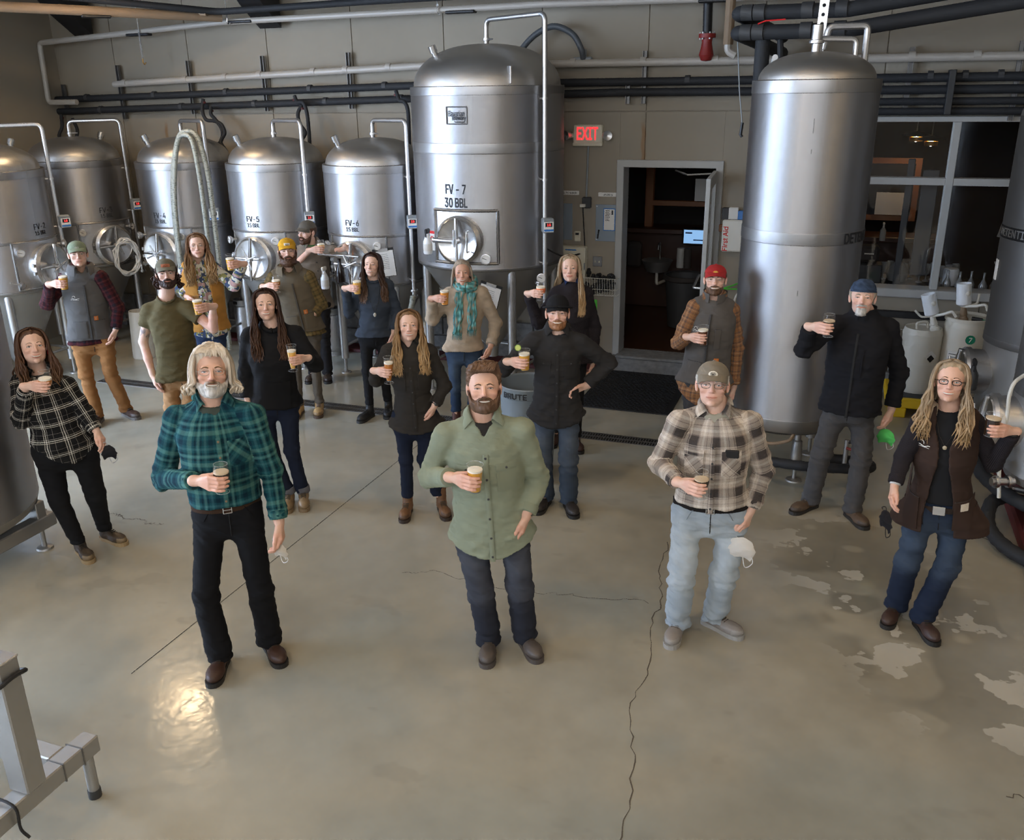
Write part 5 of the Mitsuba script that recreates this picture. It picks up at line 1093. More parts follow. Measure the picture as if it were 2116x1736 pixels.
def make_glass(kind, base, axis, beer, lab, fill=.86, logo=None, toC=None):
    prof, z0, z1, zg, rg = GLASS[kind]; R = trimesh.geometry.align_vectors([0, 0, 1], axis)[:3, :3]
    t = thing('beer_glass', lab, 'glass'); z1 = z0 + (z1 - z0) * fill
    def pl(m): return place(m, base, R)
    put(t, 'glass_wall', pl(lathe_m(prof[1:] if kind.startswith('pint') else prof, n=32)), 'drink_glass', True)
    if kind.startswith('pint'): put(t, 'glass_base', pl(lathe_m([(.001, .001), (.030, .001), (.0305, .005), (.001, .006)], n=28)), 'dim_glass')
    pr = np.array(prof); rz = lambda z: np.interp(z, pr[1:, 1], pr[1:, 0]) - .0018
    zz = np.linspace(z0 + .001, z1, 9)
    foam = .011 if beer != 'stout' else .007
    if not kind.startswith('pint'): put(t, 'foot_glint', pl(lathe_m([(.0335 + .0008 * math.cos(q), .002 + .0008 * math.sin(q)) for q in np.linspace(0, 2 * np.pi, 7)], n=28)), 'rim_glint', True)  # pale ring, a painted glint round the glass foot
    put(t, 'rim', pl(lathe_m([(pr[-1, 0] + .0007 * math.cos(q), pr[-1, 1] + .0007 * math.sin(q)) for q in np.linspace(0, 2 * np.pi, 7)], n=28)), 'rim_glint', True)  # pale ring, a painted glint along the lip of the clear glass
    put(t, 'beer', pl(lathe_m([(.001, zz[0])] + [(rz(z), z) for z in zz] + [(.001, z1)], n=28)), 'beer_' + beer, 40)
    put(t, 'foam', pl(lathe_m([(rz(z1), z1 + .0003), (rz(z1 + foam), z1 + foam), (rz(z1) * .8, z1 + foam + .003), (.001, z1 + foam + .001)], n=28)), 'stout_foam' if beer == 'stout' else 'beer_foam', 40)
    if logo:   # printed emblem: a wave in a ring
        d = unit(toC - axis * (toC @ axis)); s = unit(np.cross(axis, d)); c = base + axis * (z0 + (z1 - z0) * .62); r0 = rz(z0 + (z1 - z0) * .62) + .0025
        def on(u, v): a = u / r0; return c + axis * v + (d * math.cos(a) + s * math.sin(a)) * r0
        put(t, 'emblem', cat([tube([on(.013 * math.sin(q), .013 * math.cos(q)) for q in np.linspace(.4, 5.9, 16)], .0012, 5), tube([on(-.012 + .004 * i, -.006 + .004 * math.sin(i * 1.3)) for i in range(7)], .0012, 5)]), logo)
    return t
def grip(G, ax, w, f, R, s=1.0, spread=1.0):
    w = unit(w - ax * (w @ ax)); f = unit(f - ax * (f @ ax) - w * (f @ w))
    def pos(th, h, r): th = math.radians(th); return G + ax * h * s + (w * math.cos(th) + f * math.sin(th)) * r
    W = pos(-6, -.012, R + .098 * s); K = []; B = [fcap(W, W + (W - G) * .15, .026 * s, .027 * s)]; F = []
    for i, (h, l) in enumerate(((.032, 1), (.0105, 1.06), (-.011, 1.0), (-.031, .82))):
        th = 36 - 4 * abs(i - 1); k = pos(th, h, R + .026 * s)
        t1 = th + math.degrees(.047 * l * s / (R + .020)); t2 = t1 + math.degrees(.027 * l * s / (R + .011)); t3 = t2 + math.degrees(.020 * l * s / (R + .010))
        a, b, c = pos(t1, h, R + .0125 * s), pos(t2, h - .001, R + .0095 * s), pos(t3, h - .001, R + .0090 * s)
        r0 = (.0098, .0100, .0096, .0084)[i] * s
        B.append(fcap(W + (k - W) * .15, k, .0155 * s, .0125 * s))
        F.append(U(.004, fcap(k, a, r0 * 1.12, r0), fcap(a, b, r0, r0 * .92), fcap(b, c, r0 * .92, r0 * .78)))
    T0, T1, T2, T3 = pos(-14, .004, R + .072 * s), pos(-26, .016, R + .026 * s), pos(-68, .027, R + .0125 * s), pos(-104, .031, R + .0105 * s)
    B.append(fcap(T0, T1, .0165 * s, .0135 * s)); th_ = U(.005, fcap(T1, T2, .0125 * s, .0108 * s), fcap(T2, T3, .0108 * s, .0088 * s))
    palm = U(.012, *B)
    pts = np.array([W, G + w * R, pos(120, 0, R + .03), pos(-100, .03, R + .03), pos(60, .04, R + .05), pos(60, -.04, R + .05)])
    def f_(P):
        d = palm(P)
        for g in F: d = smin(d, g(P), .0045)
        return smin(d, th_(P), .005)
    return W, f_, pts
def relaxed(W, d, th, n, s=1.0, curl=1.0):
    """Hand hanging from wrist W along d, thumb side th, palm facing n."""
    d = unit(d); th = unit(th - d * (th @ d)); n = unit(n - d * (n @ d) - th * (n @ th)); B = [fcap(W - d * .03, W + d * .01, .026 * s, .024 * s)]; F = []
    for i, (o, l) in enumerate(((.030, 1), (.010, 1.08), (-.010, 1.0), (-.028, .80))):
        k = W + (d * (.090 - .006 * abs(i - 1)) + th * o) * s
        B.append(fcap(W + th * o * .4 * s + d * .012, k, .0155 * s, .0125 * s)); p = k; r0 = (.0096, .0099, .0095, .0083)[i] * s; ang = .30 * curl; g = []
        for j, L in enumerate((.043, .027, .021)):
            ang += (.10, .42, .30)[j] * curl * (1 + .06 * i); q = p + (d * math.cos(ang) + n * math.sin(ang)) * L * l * s
            g.append(fcap(p, q, r0 * (1.1, 1, .92)[j], r0 * (1, .92, .78)[j])); p = q
        F.append(U(.004, *g))
    a = W + (d * .028 + th * .022 + n * .006) * s; b = a + (d * .036 + th * .018 + n * .012) * s; c = b + (d * .032 + th * .004 + n * .010) * s; e = c + (d * .024 - th * .004 + n * .006) * s
    B.append(fcap(a, b, .0165 * s, .0135 * s)); t_ = U(.005, fcap(b, c, .0122 * s, .0105 * s), fcap(c, e, .0105 * s, .0085 * s)); palm = U(.012, *B)
    def f_(P):
        x = palm(P)
        for g in F: x = smin(x, g(P), .0045)
        return smin(x, t_(P), .005)
    return f_, np.array([W - d * .04, W + d * .2 + th * .05, W + d * .19 - th * .05, W + d * .15 + n * .11, W + d * .1 - n * .03, W + d * .1 + th * .07])

def make_shoe(key, toe, fd, kind, c, c2, fem=False):
    L = .27 if fem else .295; w = .9 if fem else 1.0; f = unit(fd); r = V(f[1], -f[0], 0); R = np.stack([r, f, V(0, 0, 1)], 1); o = V(toe[0], toe[1], 0) - f * L
    y = L / .295
    tall = {'low': .085, 'mid': .13, 'boot': .20, 'tall': .34}[kind]
    up = U(.025, fell((0, .200 * y, .044), (.052 * w, .090 * y, .040)), fell((0, .085 * y, .052), (.039 * w, .085 * y, .044)), fcap((0, .062 * y, .06), (0, .052 * y, tall), .043 * w, .048 * w if tall > .1 else .043 * w))
    g = lambda P: np.maximum(np.maximum(up(P), .018 - P[:, 2]), P[:, 2] - tall)
    m = surfnet(g, (-.07, -.02, .0), (.07, .31, tall + .01), .0072)
    m = displace(m, .004 * vnoise(m.vertices, (40, 25, 40), 2, 2))
    C = col(m, c) * (1 + .25 * vnoise(m.vertices, 30, 4)[:, None])
    C[(m.vertices[:, 1] > .235 * y) & (m.vertices[:, 2] < .062)] = np.asarray(c) * 1.0 if c2 is None else (np.asarray(c) * .5 + np.asarray(c2) * .5)
    k = put(key, 'shoe', place(m, o, R), 'v_shoe', True, color=np.clip(C, 0, 1))
    yy = np.array([0, .012, .04, .12, .30, .45, .60, .75, .86, .94, .985, 1.0]); ww = np.array([.012, .024, .032, .037, .036, .040, .046, .050, .047, .037, .022, .008]) * w
    pl = sg.Polygon(np.vstack([np.stack([ww, yy * L], 1), np.stack([-ww, yy * L], 1)[::-1]])).buffer(.004).buffer(-.003)
    s = trimesh.creation.extrude_polygon(pl, .028, engine='earcut')
    cs = c2 if c2 is not None else (.012, .011, .010)
    put(k, 'sole', place(s, o, R), 'v_shoe', False, color=col(s, cs))
    if kind in ('low', 'mid', 'boot'):
        la = cat([tube([(-.022, yy, 0), (0, yy + .004, .0), (.022, yy, 0)], .003, 5) for yy in (0, .014, .028, .042)]); v = la.vertices
        v[:, 1] = .125 * y + v[:, 1]; v[:, 2] += .094 - (v[:, 1] - .125 * y) * .5 - 9 * v[:, 0]**2 + .011
        put(k, 'laces', place(la, o, R), 'v_cloth', False, color=col(la, (.05, .04, .03) if sum(c) > .1 else (.02, .018, .015)))
    return k

FIG = []
def build_person(lab, J, o):
    key = thing('person', lab, 'person'); fem = o.get('fem', False); s = o['s']; h = o.get('res', .0038)
    sh, hp, kn, an, el = ([V(*q) for q in J[k]] for k in ('sh', 'hip', 'kn', 'an', 'el')); wr = [None if q is None else V(*q) for q in J['wr']]
    Sm, Pm = (sh[0] + sh[1]) / 2, (hp[0] + hp[1]) / 2; toC = unit(V(EYE[0] - Sm[0], EYE[1] - Sm[1], 0))
    Rt = rotm(o.get('yaw', 0), 0, 0, toC); ff = Rt[:, 1]; a = unit(Sm - Pm); L = np.linalg.norm(Sm - Pm); f = unit(ff - a * (ff @ a)); x = np.cross(f, a)   # x: own right
    left = -x
    # head
    eye = V(*J['eye']); dist = np.linalg.norm(EYE[:2] - eye[:2]); pit = math.degrees(math.atan2(EYE[2] - eye[2], dist)) * o.get('look', .8)
    Rh = rotm(o.get('hyaw', 0), pit, o.get('roll', 0), unit(V(EYE[0] - eye[0], EYE[1] - eye[1], 0)))
    Hc = eye - Rh[:, 1] * .088 * s; NB = Sm + a * (.104 if not fem else .092) - f * .018
    nl = Rh.T @ (NB - Hc) / s / V(o.get('hw', 1.08 if not fem else 1.05), 1, 1)
    base, faceonly = head_field(fem, nl, o.get('jaw', 1.0), fat=o.get('fat', 0))
    hx = V(o.get('hw', 1.08 if not fem else 1.05), 1, 1)
    H = lambda P: (P * hx) @ Rh.T * s + Hc
    def Hm(m): return trimesh.Trimesh(H(m.vertices), m.faces, process=False)
    lo, hi = np.minimum(V(-.11, -.14, -.15), nl - V(.10, .12, .18)), np.maximum(V(.11, .15, .14), nl + V(.10, .10, .05))
    head = surfnet(base, lo, hi, (.0036 if h < .0036 else .0044)); hw_ = Hm(head)
    # build of the trunk
    cw = max(.5 * np.linalg.norm(sh[0] - sh[1]) - .004, .155 if not fem else .135) * o.get('bw', 1); hw = max(.5 * np.linalg.norm(hp[0] - hp[1]) + .088, .155); bd = o.get('bd', 1.0)
    ts = [-.35, -.1, .15, .4, .62, .85, 1.0, 1.13, 1.22]
    waist = (.86 if fem else .95) * o.get('waist', 1.0)
    xh = .024 if o['top'].get('hem', 0) < -.03 else 0
    As = [hw * 1.04 + .020 + xh, hw * 1.05 + .014 + xh, .5 * (hw + cw) * waist, cw * (.88 if fem else .95) * waist**.5, cw * .97, cw * .99, cw * .80, cw * .42, cw * .30]
    Bs = np.array([.136, .134, .112 * o.get('belly', 1), .112 * o.get('belly', 1)**.6, .122 if not fem else .118, .112, .092, .062, .05]) * bd
    bow = np.array([0, 0, .010 * (o.get('belly', 1) - 1) * 10, .006, .012 if not fem else .022, .0, -.008, -.014, -.016])
    def trunk(off, t0=-.45, t1=1.2):
        def g(P):
            q = P - Pm; t = q @ a / L; X = q @ x; Y = q @ f - np.interp(t, ts, bow); A, B_ = np.interp(t, ts, As) + off, np.interp(t, ts, Bs) + off
            k0 = np.sqrt((X / A)**2 + (Y / B_)**2); k1 = np.sqrt((X / A**2)**2 + (Y / B_**2)**2)
            return np.maximum(np.maximum(k0 * (k0 - 1) / np.maximum(k1, 1e-6), (t - t1) * L), (t0 - t) * L)
        return g
    # glass and hands
    gi = 0 if J['gs'] == 'R' else 1; rim, gb = V(*J['glass'][0]), V(*J['glass'][1]); axg = unit(unit(rim - gb) + V(0, 0, .6) + toC * .05); prof, z0, z1, zg, rg = GLASS[J['gt']]
    Hg = prof[-1][1]; mid = (rim + gb) / 2; gbase = mid - axg * Hg * .5; G = gbase + axg * zg
    lat = unit(np.cross(toC, V(0, 0, 1))) * (-1 if gi == 0 else 1)
    lat = unit(V(-toC[1], toC[0], 0)); lat = lat if (lat @ left > 0) == (gi == 1) else -lat
    w = unit(lat * 1.0 + unit(el[gi] - G) * .55 - toC * .10); skin_parts = []
    W, gf, pts = grip(G, axg, w, toC, rg + .001, s * (.92 if fem else 1.0)); wr[gi] = W
    hands = [None, None]; hands[gi] = (gf, pts)
    oi = 1 - gi; hd_ = o.get('hand', {}); W2 = wr[oi]; dd = unit(W2 - el[oi]); dd = unit(dd + V(*hd_['d']) if 'd' in hd_ else dd)
    if 'dir' in hd_: dv = hd_['dir']; dd = unit(left * dv[0] + f * dv[1] + V(0, 0, dv[2]))
    tn = hd_.get('thumb', (0, 1, 0)); nn = hd_.get('palm', (-1 if oi == 1 else 1, .2, 0))
    hf, p2 = relaxed(W2, dd, left * tn[0] + f * tn[1] + V(0, 0, tn[2]), left * nn[0] + f * nn[1] + V(0, 0, nn[2]), s * (.92 if fem else 1.0), hd_.get('curl', 1.0)); hands[oi] = (hf, p2)
    bare = o.get('bare', (.12, .12))     # share of the forearm that is bare
    ar = .030 if fem else .035
    hm = []
    for i in (0, 1):
        g0, p0 = hands[i]; u = unit(wr[i] - el[i]); st = el[i] + (wr[i] - el[i]) * (1 - max(.35, bare[i])) if bare[i] < .99 else el[i] + (sh[i] - el[i]) * o.get('bare_up', .3)
        seg = [fcap(wr[i] - u * .01, (wr[i] + el[i]) / 2, ar * .76, ar * 1.08), fcap((wr[i] + el[i]) / 2, el[i], ar * 1.08, ar * 1.12)] if bare[i] >= .99 else [fcap(wr[i] - u * .01, st, ar * .76, ar)]
        if bare[i] >= .99: seg.append(fcap(el[i], st, ar * 1.15, ar * 1.3))
        fa = U(.015, *seg); ff_ = (lambda g0, fa: lambda P: smin(g0(P), fa(P), .014))(g0, fa)
        pp = np.vstack([p0, st, wr[i], el[i] if bare[i] >= .99 else st]); hm.append(surfnet(ff_, pp.min(0) - .05, pp.max(0) + .05, (.0040 if h < .0036 else .0048)))
    wi = .05 if fem else .065; inner = [hull_bone(Pm + left * q * wi, Pm + a * L * .5 + left * q * wi * .8, .072, .068) for q in (-1, 1)] + [hull_bone(Pm + a * L * .5 + left * q * wi * .8, Sm + left * q * wi - a * .05, .068, .052) for q in (-1, 1)]
    for i in (0, 1): inner += [hull_bone(sh[i] - a * .03 + (Sm - sh[i]) * .1, el[i], .034, .026), hull_bone(el[i], wr[i], .026, .018), hull_bone(hp[i], kn[i], .055, .036), hull_bone(kn[i], an[i], .036, .028), hull_bone(an[i], V(*J['toe'][i]) * .5 + V(an[i][0], an[i][1], 0.06) * .5, .03, .025)]
    inner.append(hull_bone(Sm - a * .05, NB, .055, .045))
    try:
        M = m3.Manifold.batch_boolean([manifold(m) for m in [hw_] + hm] + inner, m3.OpType.Add); M = M.simplify(.00035); mm_ = M.to_mesh()
        bm = trimesh.Trimesh(mm_.vert_properties[:, :3], mm_.tri_verts, process=False)
        if len(bm.faces) < 5000: raise ValueError
    except Exception as ex_:
        print('body union', lab[:30], repr(ex_)[:80]); bm = cat([hw_] + hm)
    loc = (bm.vertices - Hc) @ Rh / s / hx; C = skin_color(loc, o['skin'], o.get('red', 1.0)); far_ = np.linalg.norm(loc, axis=1) > .22
    for i in (0, 1):   # knuckles and fingertips a little redder
        q = np.linalg.norm(bm.vertices - wr[i], axis=1); C[(q > .07) & far_ & (q < .25)] *= V(1.0, .90, .88)
    if o.get('tattoo'):
        q = el[0] + (sh[0] - el[0]) * .45; tt = (np.linalg.norm(bm.vertices - q, axis=1) < .09) & (vnoise(bm.vertices, 26, 5) > -.02); C[tt] = C[tt] * .35 + V(.03, .05, .07)
    if o.get('stubble') is not None: 
        k_ = (loc[:, 2] < -.045) & (loc[:, 2] > -.13) & (loc[:, 1] > .0) & ~far_; C[k_] *= o['stubble']
    put(key, 'body', bm, 'v_skin', True, color=np.clip(C, 0, 1))
    # face
    def fy(px, pz): return march(base, np.array([(px, .17, pz)]), V(0, -1, 0), 40)[0]
    iris = o.get('iris', (.05, .03, .02)); sq = o.get('squint', .8) * (1.0 if not fem else 1.12)
    for q in (-1, 1):
        m, c = eye_mesh(fem, iris); y0 = fy(q * .031, .001)[1]
        m.vertices = m.vertices * V(1, 1, sq) + V(q * .031, y0 - .0022, .001)
        ek = put(key, 'eye', Hm(m), 'v_gloss', True, color=c)
        P = [V(q * .031 + dx, 0, .001 + .0062 * sq * (1 - (dx / .0145)**2) + .0006) for dx in np.linspace(-.0145, .0145, 9)]
        for p in P: p[1] = max(fy(p[0], p[2])[1], y0 + .0052 * (1 - ((p[0] - q * .031) / .0145)**2)) + .0004
        put(ek, 'lash_line', Hm(tube(P, .0012 if not fem else .0016, 5)), 'v_hair', True, color=np.tile((.02, .012, .01), (9 * 5 + 2, 1)))
        P2 = [p + V(0, .0008, .0028) for p in P]
        m = tube(P2, .0024, 6); put(ek, 'eyelid', Hm(m), 'v_skin', True, color=col(m, np.array(SKIN[o['skin']]) * V(.92, .86, .84)))
        bz = .0195 if not fem else .0225
        P = [fy(q * (.014 + .034 * t), bz + .006 * math.sin(math.pi * min(1, t * 1.15)) - .003 * t) + V(0, .001, 0) for t in np.linspace(0, 1, 8)]
        m = tube(P, np.interp(np.linspace(0, 1, 8), [0, .3, 1], [.0032, .0036, .0012]) * (1 if not fem else .58), 6); put(key, 'eyebrow', Hm(m), 'v_hair', True, color=col(m, np.array(HAIRC[o.get('brow', o['hairc'])]) * .8))
    sm = o.get('smile', .5); mw = (.025 + .0085 * sm) if not fem else (.0235 + .0060 * sm)
    lipc = np.array(SKIN[o['skin']]) * (V(.80, .50, .48) if fem else V(.82, .58, .54))
    xs = np.linspace(-1, 1, 11); corner = .0068 * sm
    gap = o.get('teeth', 0) * (.0078 if not fem else .0062)
    up_ = [fy(mw * t, -.0625 + corner * t * t + gap * .5 * (1 - t * t)) for t in xs]; lo2 = [fy(mw * t, -.0655 + corner * t * t * 1.1 - gap * (1 - t * t)) for t in xs]
    for nm, PP, rr, dz in (('upper_lip', up_, .0030, .0012), ('lower_lip', lo2, .0036, -.0022)):
        m = tube([p + V(0, .0002, dz * (1 - t * t)) for p, t in zip(PP, xs)], rr * (1.0 - .75 * xs**4) * (1.15 if fem else 1), 7); put(key, nm, Hm(m), 'v_skin', True, color=col(m, lipc))
    m = tube([(p + q) / 2 + V(0, .0006 + (.0018 if gap else 0), 0) for p, q in zip(up_, lo2)], (.0014 if not gap else .0046) * (1 - .8 * xs**4) + .0003, 6)
    put(key, 'teeth' if gap else 'mouth_line', Hm(m), 'v_gloss' if gap else 'v_skin', True, color=col(m, (.62, .57, .48) if gap else (.12, .03, .025)))
    # hair
    hs, hc = o.get('hair', 'short'), o['hairc']; seed = USED['person']
    cran = U(.022, fell((0, -.018, .030), (.075, .095, .088)), fell((0, .028, -.030), (.058, .055, .078)))
    HM = 'v_hair'
    if hs == 'short': m = hair_shell(cran, .009, [(-.12, -.085), (-.05, -.06), (-.022, -.035), (.0, .0), (.020, .030), (.034, .066), (.055, .080), (.075, .086), (.1, .09)], top=o.get('htop', .016), seed=seed, groove=.010, flow=(60, 30, 60))
    if hs == 'short':
        g = np.random.default_rng(11); fr = [tube(smooth_path([V(q - .012 + .01 * g.random(), .020 + .03 * g.random(), .126 + .006 * g.random()), V(q, .058, .113 + .005 * g.random()), V(q * 1.04 + .008 + .008 * g.random(), .077, .097 - .006 * g.random()), V(q * 1.06 + .014 + .010 * g.random(), .078, .090 - .008 * g.random())], 4), [.0065] * 8 + [.006, .005, .004, .003, .001], 5) for q in np.linspace(-.056, .044, 46)]; m = cat([m] + fr); put(key, 'hair', Hm(m), HM, True, color=hair_col(m.vertices, hc, seed))
    elif hs == 'fringe': m = hair_shell(cran, .008, [(-.12, -.085), (-.05, -.07), (-.02, -.045), (.0, -.022), (.02, .0), (.03, .09), (.1, .14)], seed=seed, zmax=.055); put(key, 'hair', Hm(m), HM, True, color=hair_col(m.vertices, hc, seed))
    elif hs == 'curls':
        g = np.random.default_rng(4); m = hair_shell(cran, .012, [(-.12, -.12), (-.05, -.11), (-.02, -.09), (.0, -.04), (.02, -.0), (.03, .09), (.1, .14)], zmin=-.15, seed=seed, zmax=.05)
        cu = [tube(smooth_path([V(sx * (.078 + .012 * g.random()), yv, -.02) + V(*(.012 * g.normal(0, 1, 3) * (1, 1, .3))) + V(0, 0, -.022 * j) for j in range(6)], 4), .0065, 5) for sx in (-1, 1) for yv in np.linspace(-.09, .0, 11)]
        m = cat([m] + cu); put(key, 'hair', Hm(m), HM, True, color=hair_col(m.vertices, hc, seed))
    elif hs == 'shag':
        m = hair_shell(cran, .012, [(-.13, -.12), (-.05, -.11), (.0, -.08), (.028, -.03), (.040, .03), (.055, .070), (.075, .084), (.1, .09)], zmin=-.15, top=.012, groove=.010, seed=seed, flow=(75, 75, 14))
        st = strands(170, 5, .112, front=124, wave=.004, fwd=(-.005, .035), thick=.0120, spread=1.12, part=.02)
        g = np.random.default_rng(9); fr = [tube(smooth_path([V(xx * .4 - .012, .02, .132), V(xx * .9, .070, .108), V(xx * 1.2 + .012 * g.random(), .088, .092 - .022 * g.random() * (xx < .02) - .3 * max(0, abs(xx) - .035))], 5), [.009] * 6 + [.008, .007, .005, .003, .001], 6) for xx in np.linspace(-.064, .060, 26)]
        m = cat([m, st] + fr); put(key, 'hair', Hm(m), HM, True, color=hair_col(m.vertices, hc, seed, .5))
    elif hs in ('long', 'tied'):
        line = [(-.13, -.10), (-.04, -.08), (.0, -.05), (.02, .0), (.034, .045), (.052, .078), (.072, .094), (.1, .10)]
        m = hair_shell(cran, .010, line, zmin=-.13, seed=seed, groove=.008, flow=(70, 40, 22))
        if hs == 'tied':
            g = np.random.default_rng(2); m = cat([m] + [tube(smooth_path([V(sx * .077, yv, .05), V(sx * .088, yv + .006, -.01), V(sx * (.088 + .012 * g.random()), yv + .004, -.07), V(sx * (.09 + .02 * g.random()), yv + .02, -.115 - .03 * g.random())], 4), [.009] * 8 + [.007, .006, .004, .003, .0015], 6) for sx in (-1, 1) for yv in np.linspace(-.05, .03, 8)])
        else:
            st = strands(int(o.get('locks', 110) * 2.4), 20 + seed, o.get('len', .40), wave=o.get('wave', .012), side=o.get('hside'), fwd=o.get('hfwd', (.06, .10)), spread=o.get('hspread', 1.0)); v = st.vertices.copy()
            # below the chin the hair hangs along the world's vertical and lies outside the trunk
            wv = H(v); low = np.clip((-.09 - v[:, 2]) / .10, 0, 1)[:, None]; ang = Hc + (Rt @ (v * hx * s).T).T; wv = wv * (1 - low) + ang * low
            tk = trunk(.026 + o.get('puff', 0)); d = tk(wv)
            for _ in range(3):
                d = tk(wv); e = .004; gr = np.stack([(tk(wv + e * np.eye(3)[k]) - d) / e for k in range(3)], 1); gr[:, 2] *= .2; gr /= np.linalg.norm(gr, axis=1, keepdims=True) + 1e-9
                wv = wv + gr * (np.clip(.010 - d, 0, .1) * low[:, 0])[:, None]
            wl = (wv - Hc) @ Rh / s / hx; mw_ = trimesh.Trimesh(np.vstack([H(m.vertices), wv]), np.vstack([m.faces, st.faces + len(m.vertices)]), process=False)
            put(key, 'hair', mw_, HM, True, color=hair_col(np.vstack([m.vertices, wl]), hc, seed, o.get('hvar', .45), o.get('tip'), o.get('tipz', (-.08, -.34)))); m = None
        if m is not None: put(key, 'hair', Hm(m), HM, True, color=hair_col(m.vertices, hc, seed))
    # beard
    bt = o.get('beard')
    if bt:
        off = {'full': .012, 'short': .006, 'long': .020, 'goatee': .008}[bt]; bc = o.get('beardc', hc)
        zz_ = {'goatee': [(0, -.070), (.022, -.066), (.032, -.075), (.04, -.30)]}.get(bt, [(0, -.071), (.020, -.069), (.030, -.062), (.045, -.056), (.060, -.046), (.070, -.016), (.076, .010), (.2, .01)])
        bx, bz_ = zip(*zz_)
        def bf(P):
            reg = np.maximum(P[:, 2] - np.interp(np.abs(P[:, 0]), bx, bz_), -.005 - P[:, 1]); e_ = np.clip(-reg / .022, .12, 1)
            d = faceonly(P) - off * np.where(np.abs(P[:, 0]) < .03, 1, e_) - (.016 if bt == 'long' else .004) * np.clip((-.085 - P[:, 2]) / .03, 0, 1)
            mo = np.maximum(np.maximum(np.abs(P[:, 2] + .051 + .012 * np.clip((np.abs(P[:, 0]) - .02) / .02, 0, 1)) - .0065, np.abs(P[:, 0]) - .036), .04 - P[:, 1])
            return np.maximum(d, smin(reg, mo, .004))
        m = surfnet(bf, (-.10, -.02, -.16), (.10, .15, .03), .0034); m = displace(m, .007 * vnoise(m.vertices, (110, 110, 40), seed, 2))
        bcol = hair_col(m.vertices, bc, seed + 2, .5)
        if o.get('beard2'): k_ = np.clip((m.vertices[:, 2] + .075) / .02, 0, 1)[:, None] * np.clip(1.2 - np.abs(m.vertices[:, :1]) / .04, 0, 1); bcol = bcol * (1 - k_) + k_ * hair_col(m.vertices, o['beard2'], 1)
        put(key, 'beard', Hm(m), HM, True, color=bcol)
    # hat
    cp = o.get('cap')
    if cp:
        if cp['kind'] == 'bandana':
            dm, _ = cap_mesh(low=.040, back=-.02, puff=.006); dm = displace(dm, .010 * vnoise(dm.vertices, (18, 18, 60), 3)); v = dm.vertices
            ck = put(key, 'bandana', Hm(dm), 'v_cloth', True, color=np.clip(np.array(cp['c'])[None] * (1 + 1.8 * vnoise(v, (40, 40, 60), 7)[:, None]), 0, 1))
            kn_ = cat([tube(smooth_path([(0, -.115, -.01), (q * .02, -.135, -.04), (q * .035, -.13, -.10)], 4), [.012] * 4 + [.010, .012, .014, .012, .006], 6) for q in (-1, 1)]); put(ck, 'knot', Hm(kn_), 'v_cloth', True, color=col(kn_, cp['c']))
        else:
            dm, br = cap_mesh(brim=cp.get('brim', .075), flat=cp.get('flat', 0), puff=cp.get('puff', .004), low=cp.get('low', .055)); v = dm.vertices
            cc = np.tile(np.array(cp['c']), (len(v), 1))
            if 'c2' in cp: cc[v[:, 1] < -.005] = cp['c2']
            dm2 = displace(dm, .004 * vnoise(v, 25, 3)); ck = put(key, 'cap', Hm(dm2), 'v_cloth', True, color=np.clip(cc * (1 + .2 * vnoise(v, 60, 8)[:, None]), 0, 1)); put(ck, 'brim', Hm(br), 'v_cloth', 30 if False else True, color=col(br, cp.get('cb', cp['c'])))
            bt_ = fell((0, -.016, .126 + cp.get('puff', .004)), (.008, .008, .005)); m = trimesh.creation.icosphere(2, 1).apply_scale((.008, .008, .005)).apply_translation((0, -.016, .125 + cp.get('puff', .004))); put(ck, 'button', Hm(m), 'v_cloth', True, color=col(m, cp['c']))
            if 'band' in cp:
                m = tube([V(.090 * math.sin(q), -.016 + .110 * math.cos(q), .052 - .008 * (1 - math.cos(q))) for q in np.linspace(0, 2 * np.pi, 40)], .016, 8, flat=.5); put(ck, 'ear_flap', Hm(m), 'v_cloth', True, color=col(m, cp['band']))
            if 'badge' in cp:
                pw, ph, shape = cp.get('size', (.030, .022, 'sq')); G_ = []
                fd_ = fell((0, -.016, .030), (.084, .107, .094 + cp.get('puff', .004)))
                n_ = 11
                for i in np.linspace(-1, 1, n_):
                    row = []
                    for j in np.linspace(-1, 1, n_):
                        u_, v_ = (i, j) if shape == 'sq' else (i * math.sqrt(1 - j * j / 2), j * math.sqrt(1 - i * i / 2))
                        row.append(march(fd_, np.array([(u_ * pw, .16, .086 + v_ * ph)]), V(0, -1, -.35) / 1.06)[0]); row[-1] = row[-1] + unit(row[-1] - V(0, -.016, .03)) * .0075
                    G_.append(row)
                G_ = np.array(G_); m = sheet2(G_, .003); m = m if True else m; put(ck, 'badge', Hm(m), 'v_cloth', False, color=col(m, cp['badge']))
                ins = cp.get('mark')
                if ins is not None:   # stitched emblem: a ring with a wave and two short bars
                    def bp(u_, v_): return march(fd_, np.array([(u_ * pw, .16, .086 + v_ * ph)]), V(0, -1, -.35) / 1.06)[0] + V(0, .011, .004)
                    mk = cat([tube([bp(.62 * math.cos(q), .55 * math.sin(q)) for q in np.linspace(0, 6.283, 24)], .0012, 5), tube([bp(-.4 + .1 * i, .12 * math.sin(i * 1.1)) for i in range(9)], .0018, 5), tube([bp(-.3, -.26), bp(.3, -.26)], .0014, 5)])
                    put(ck, 'emblem', Hm(mk), 'v_cloth', True, color=col(mk, ins))
    # eyeglasses
    gl_ = o.get('glasses')
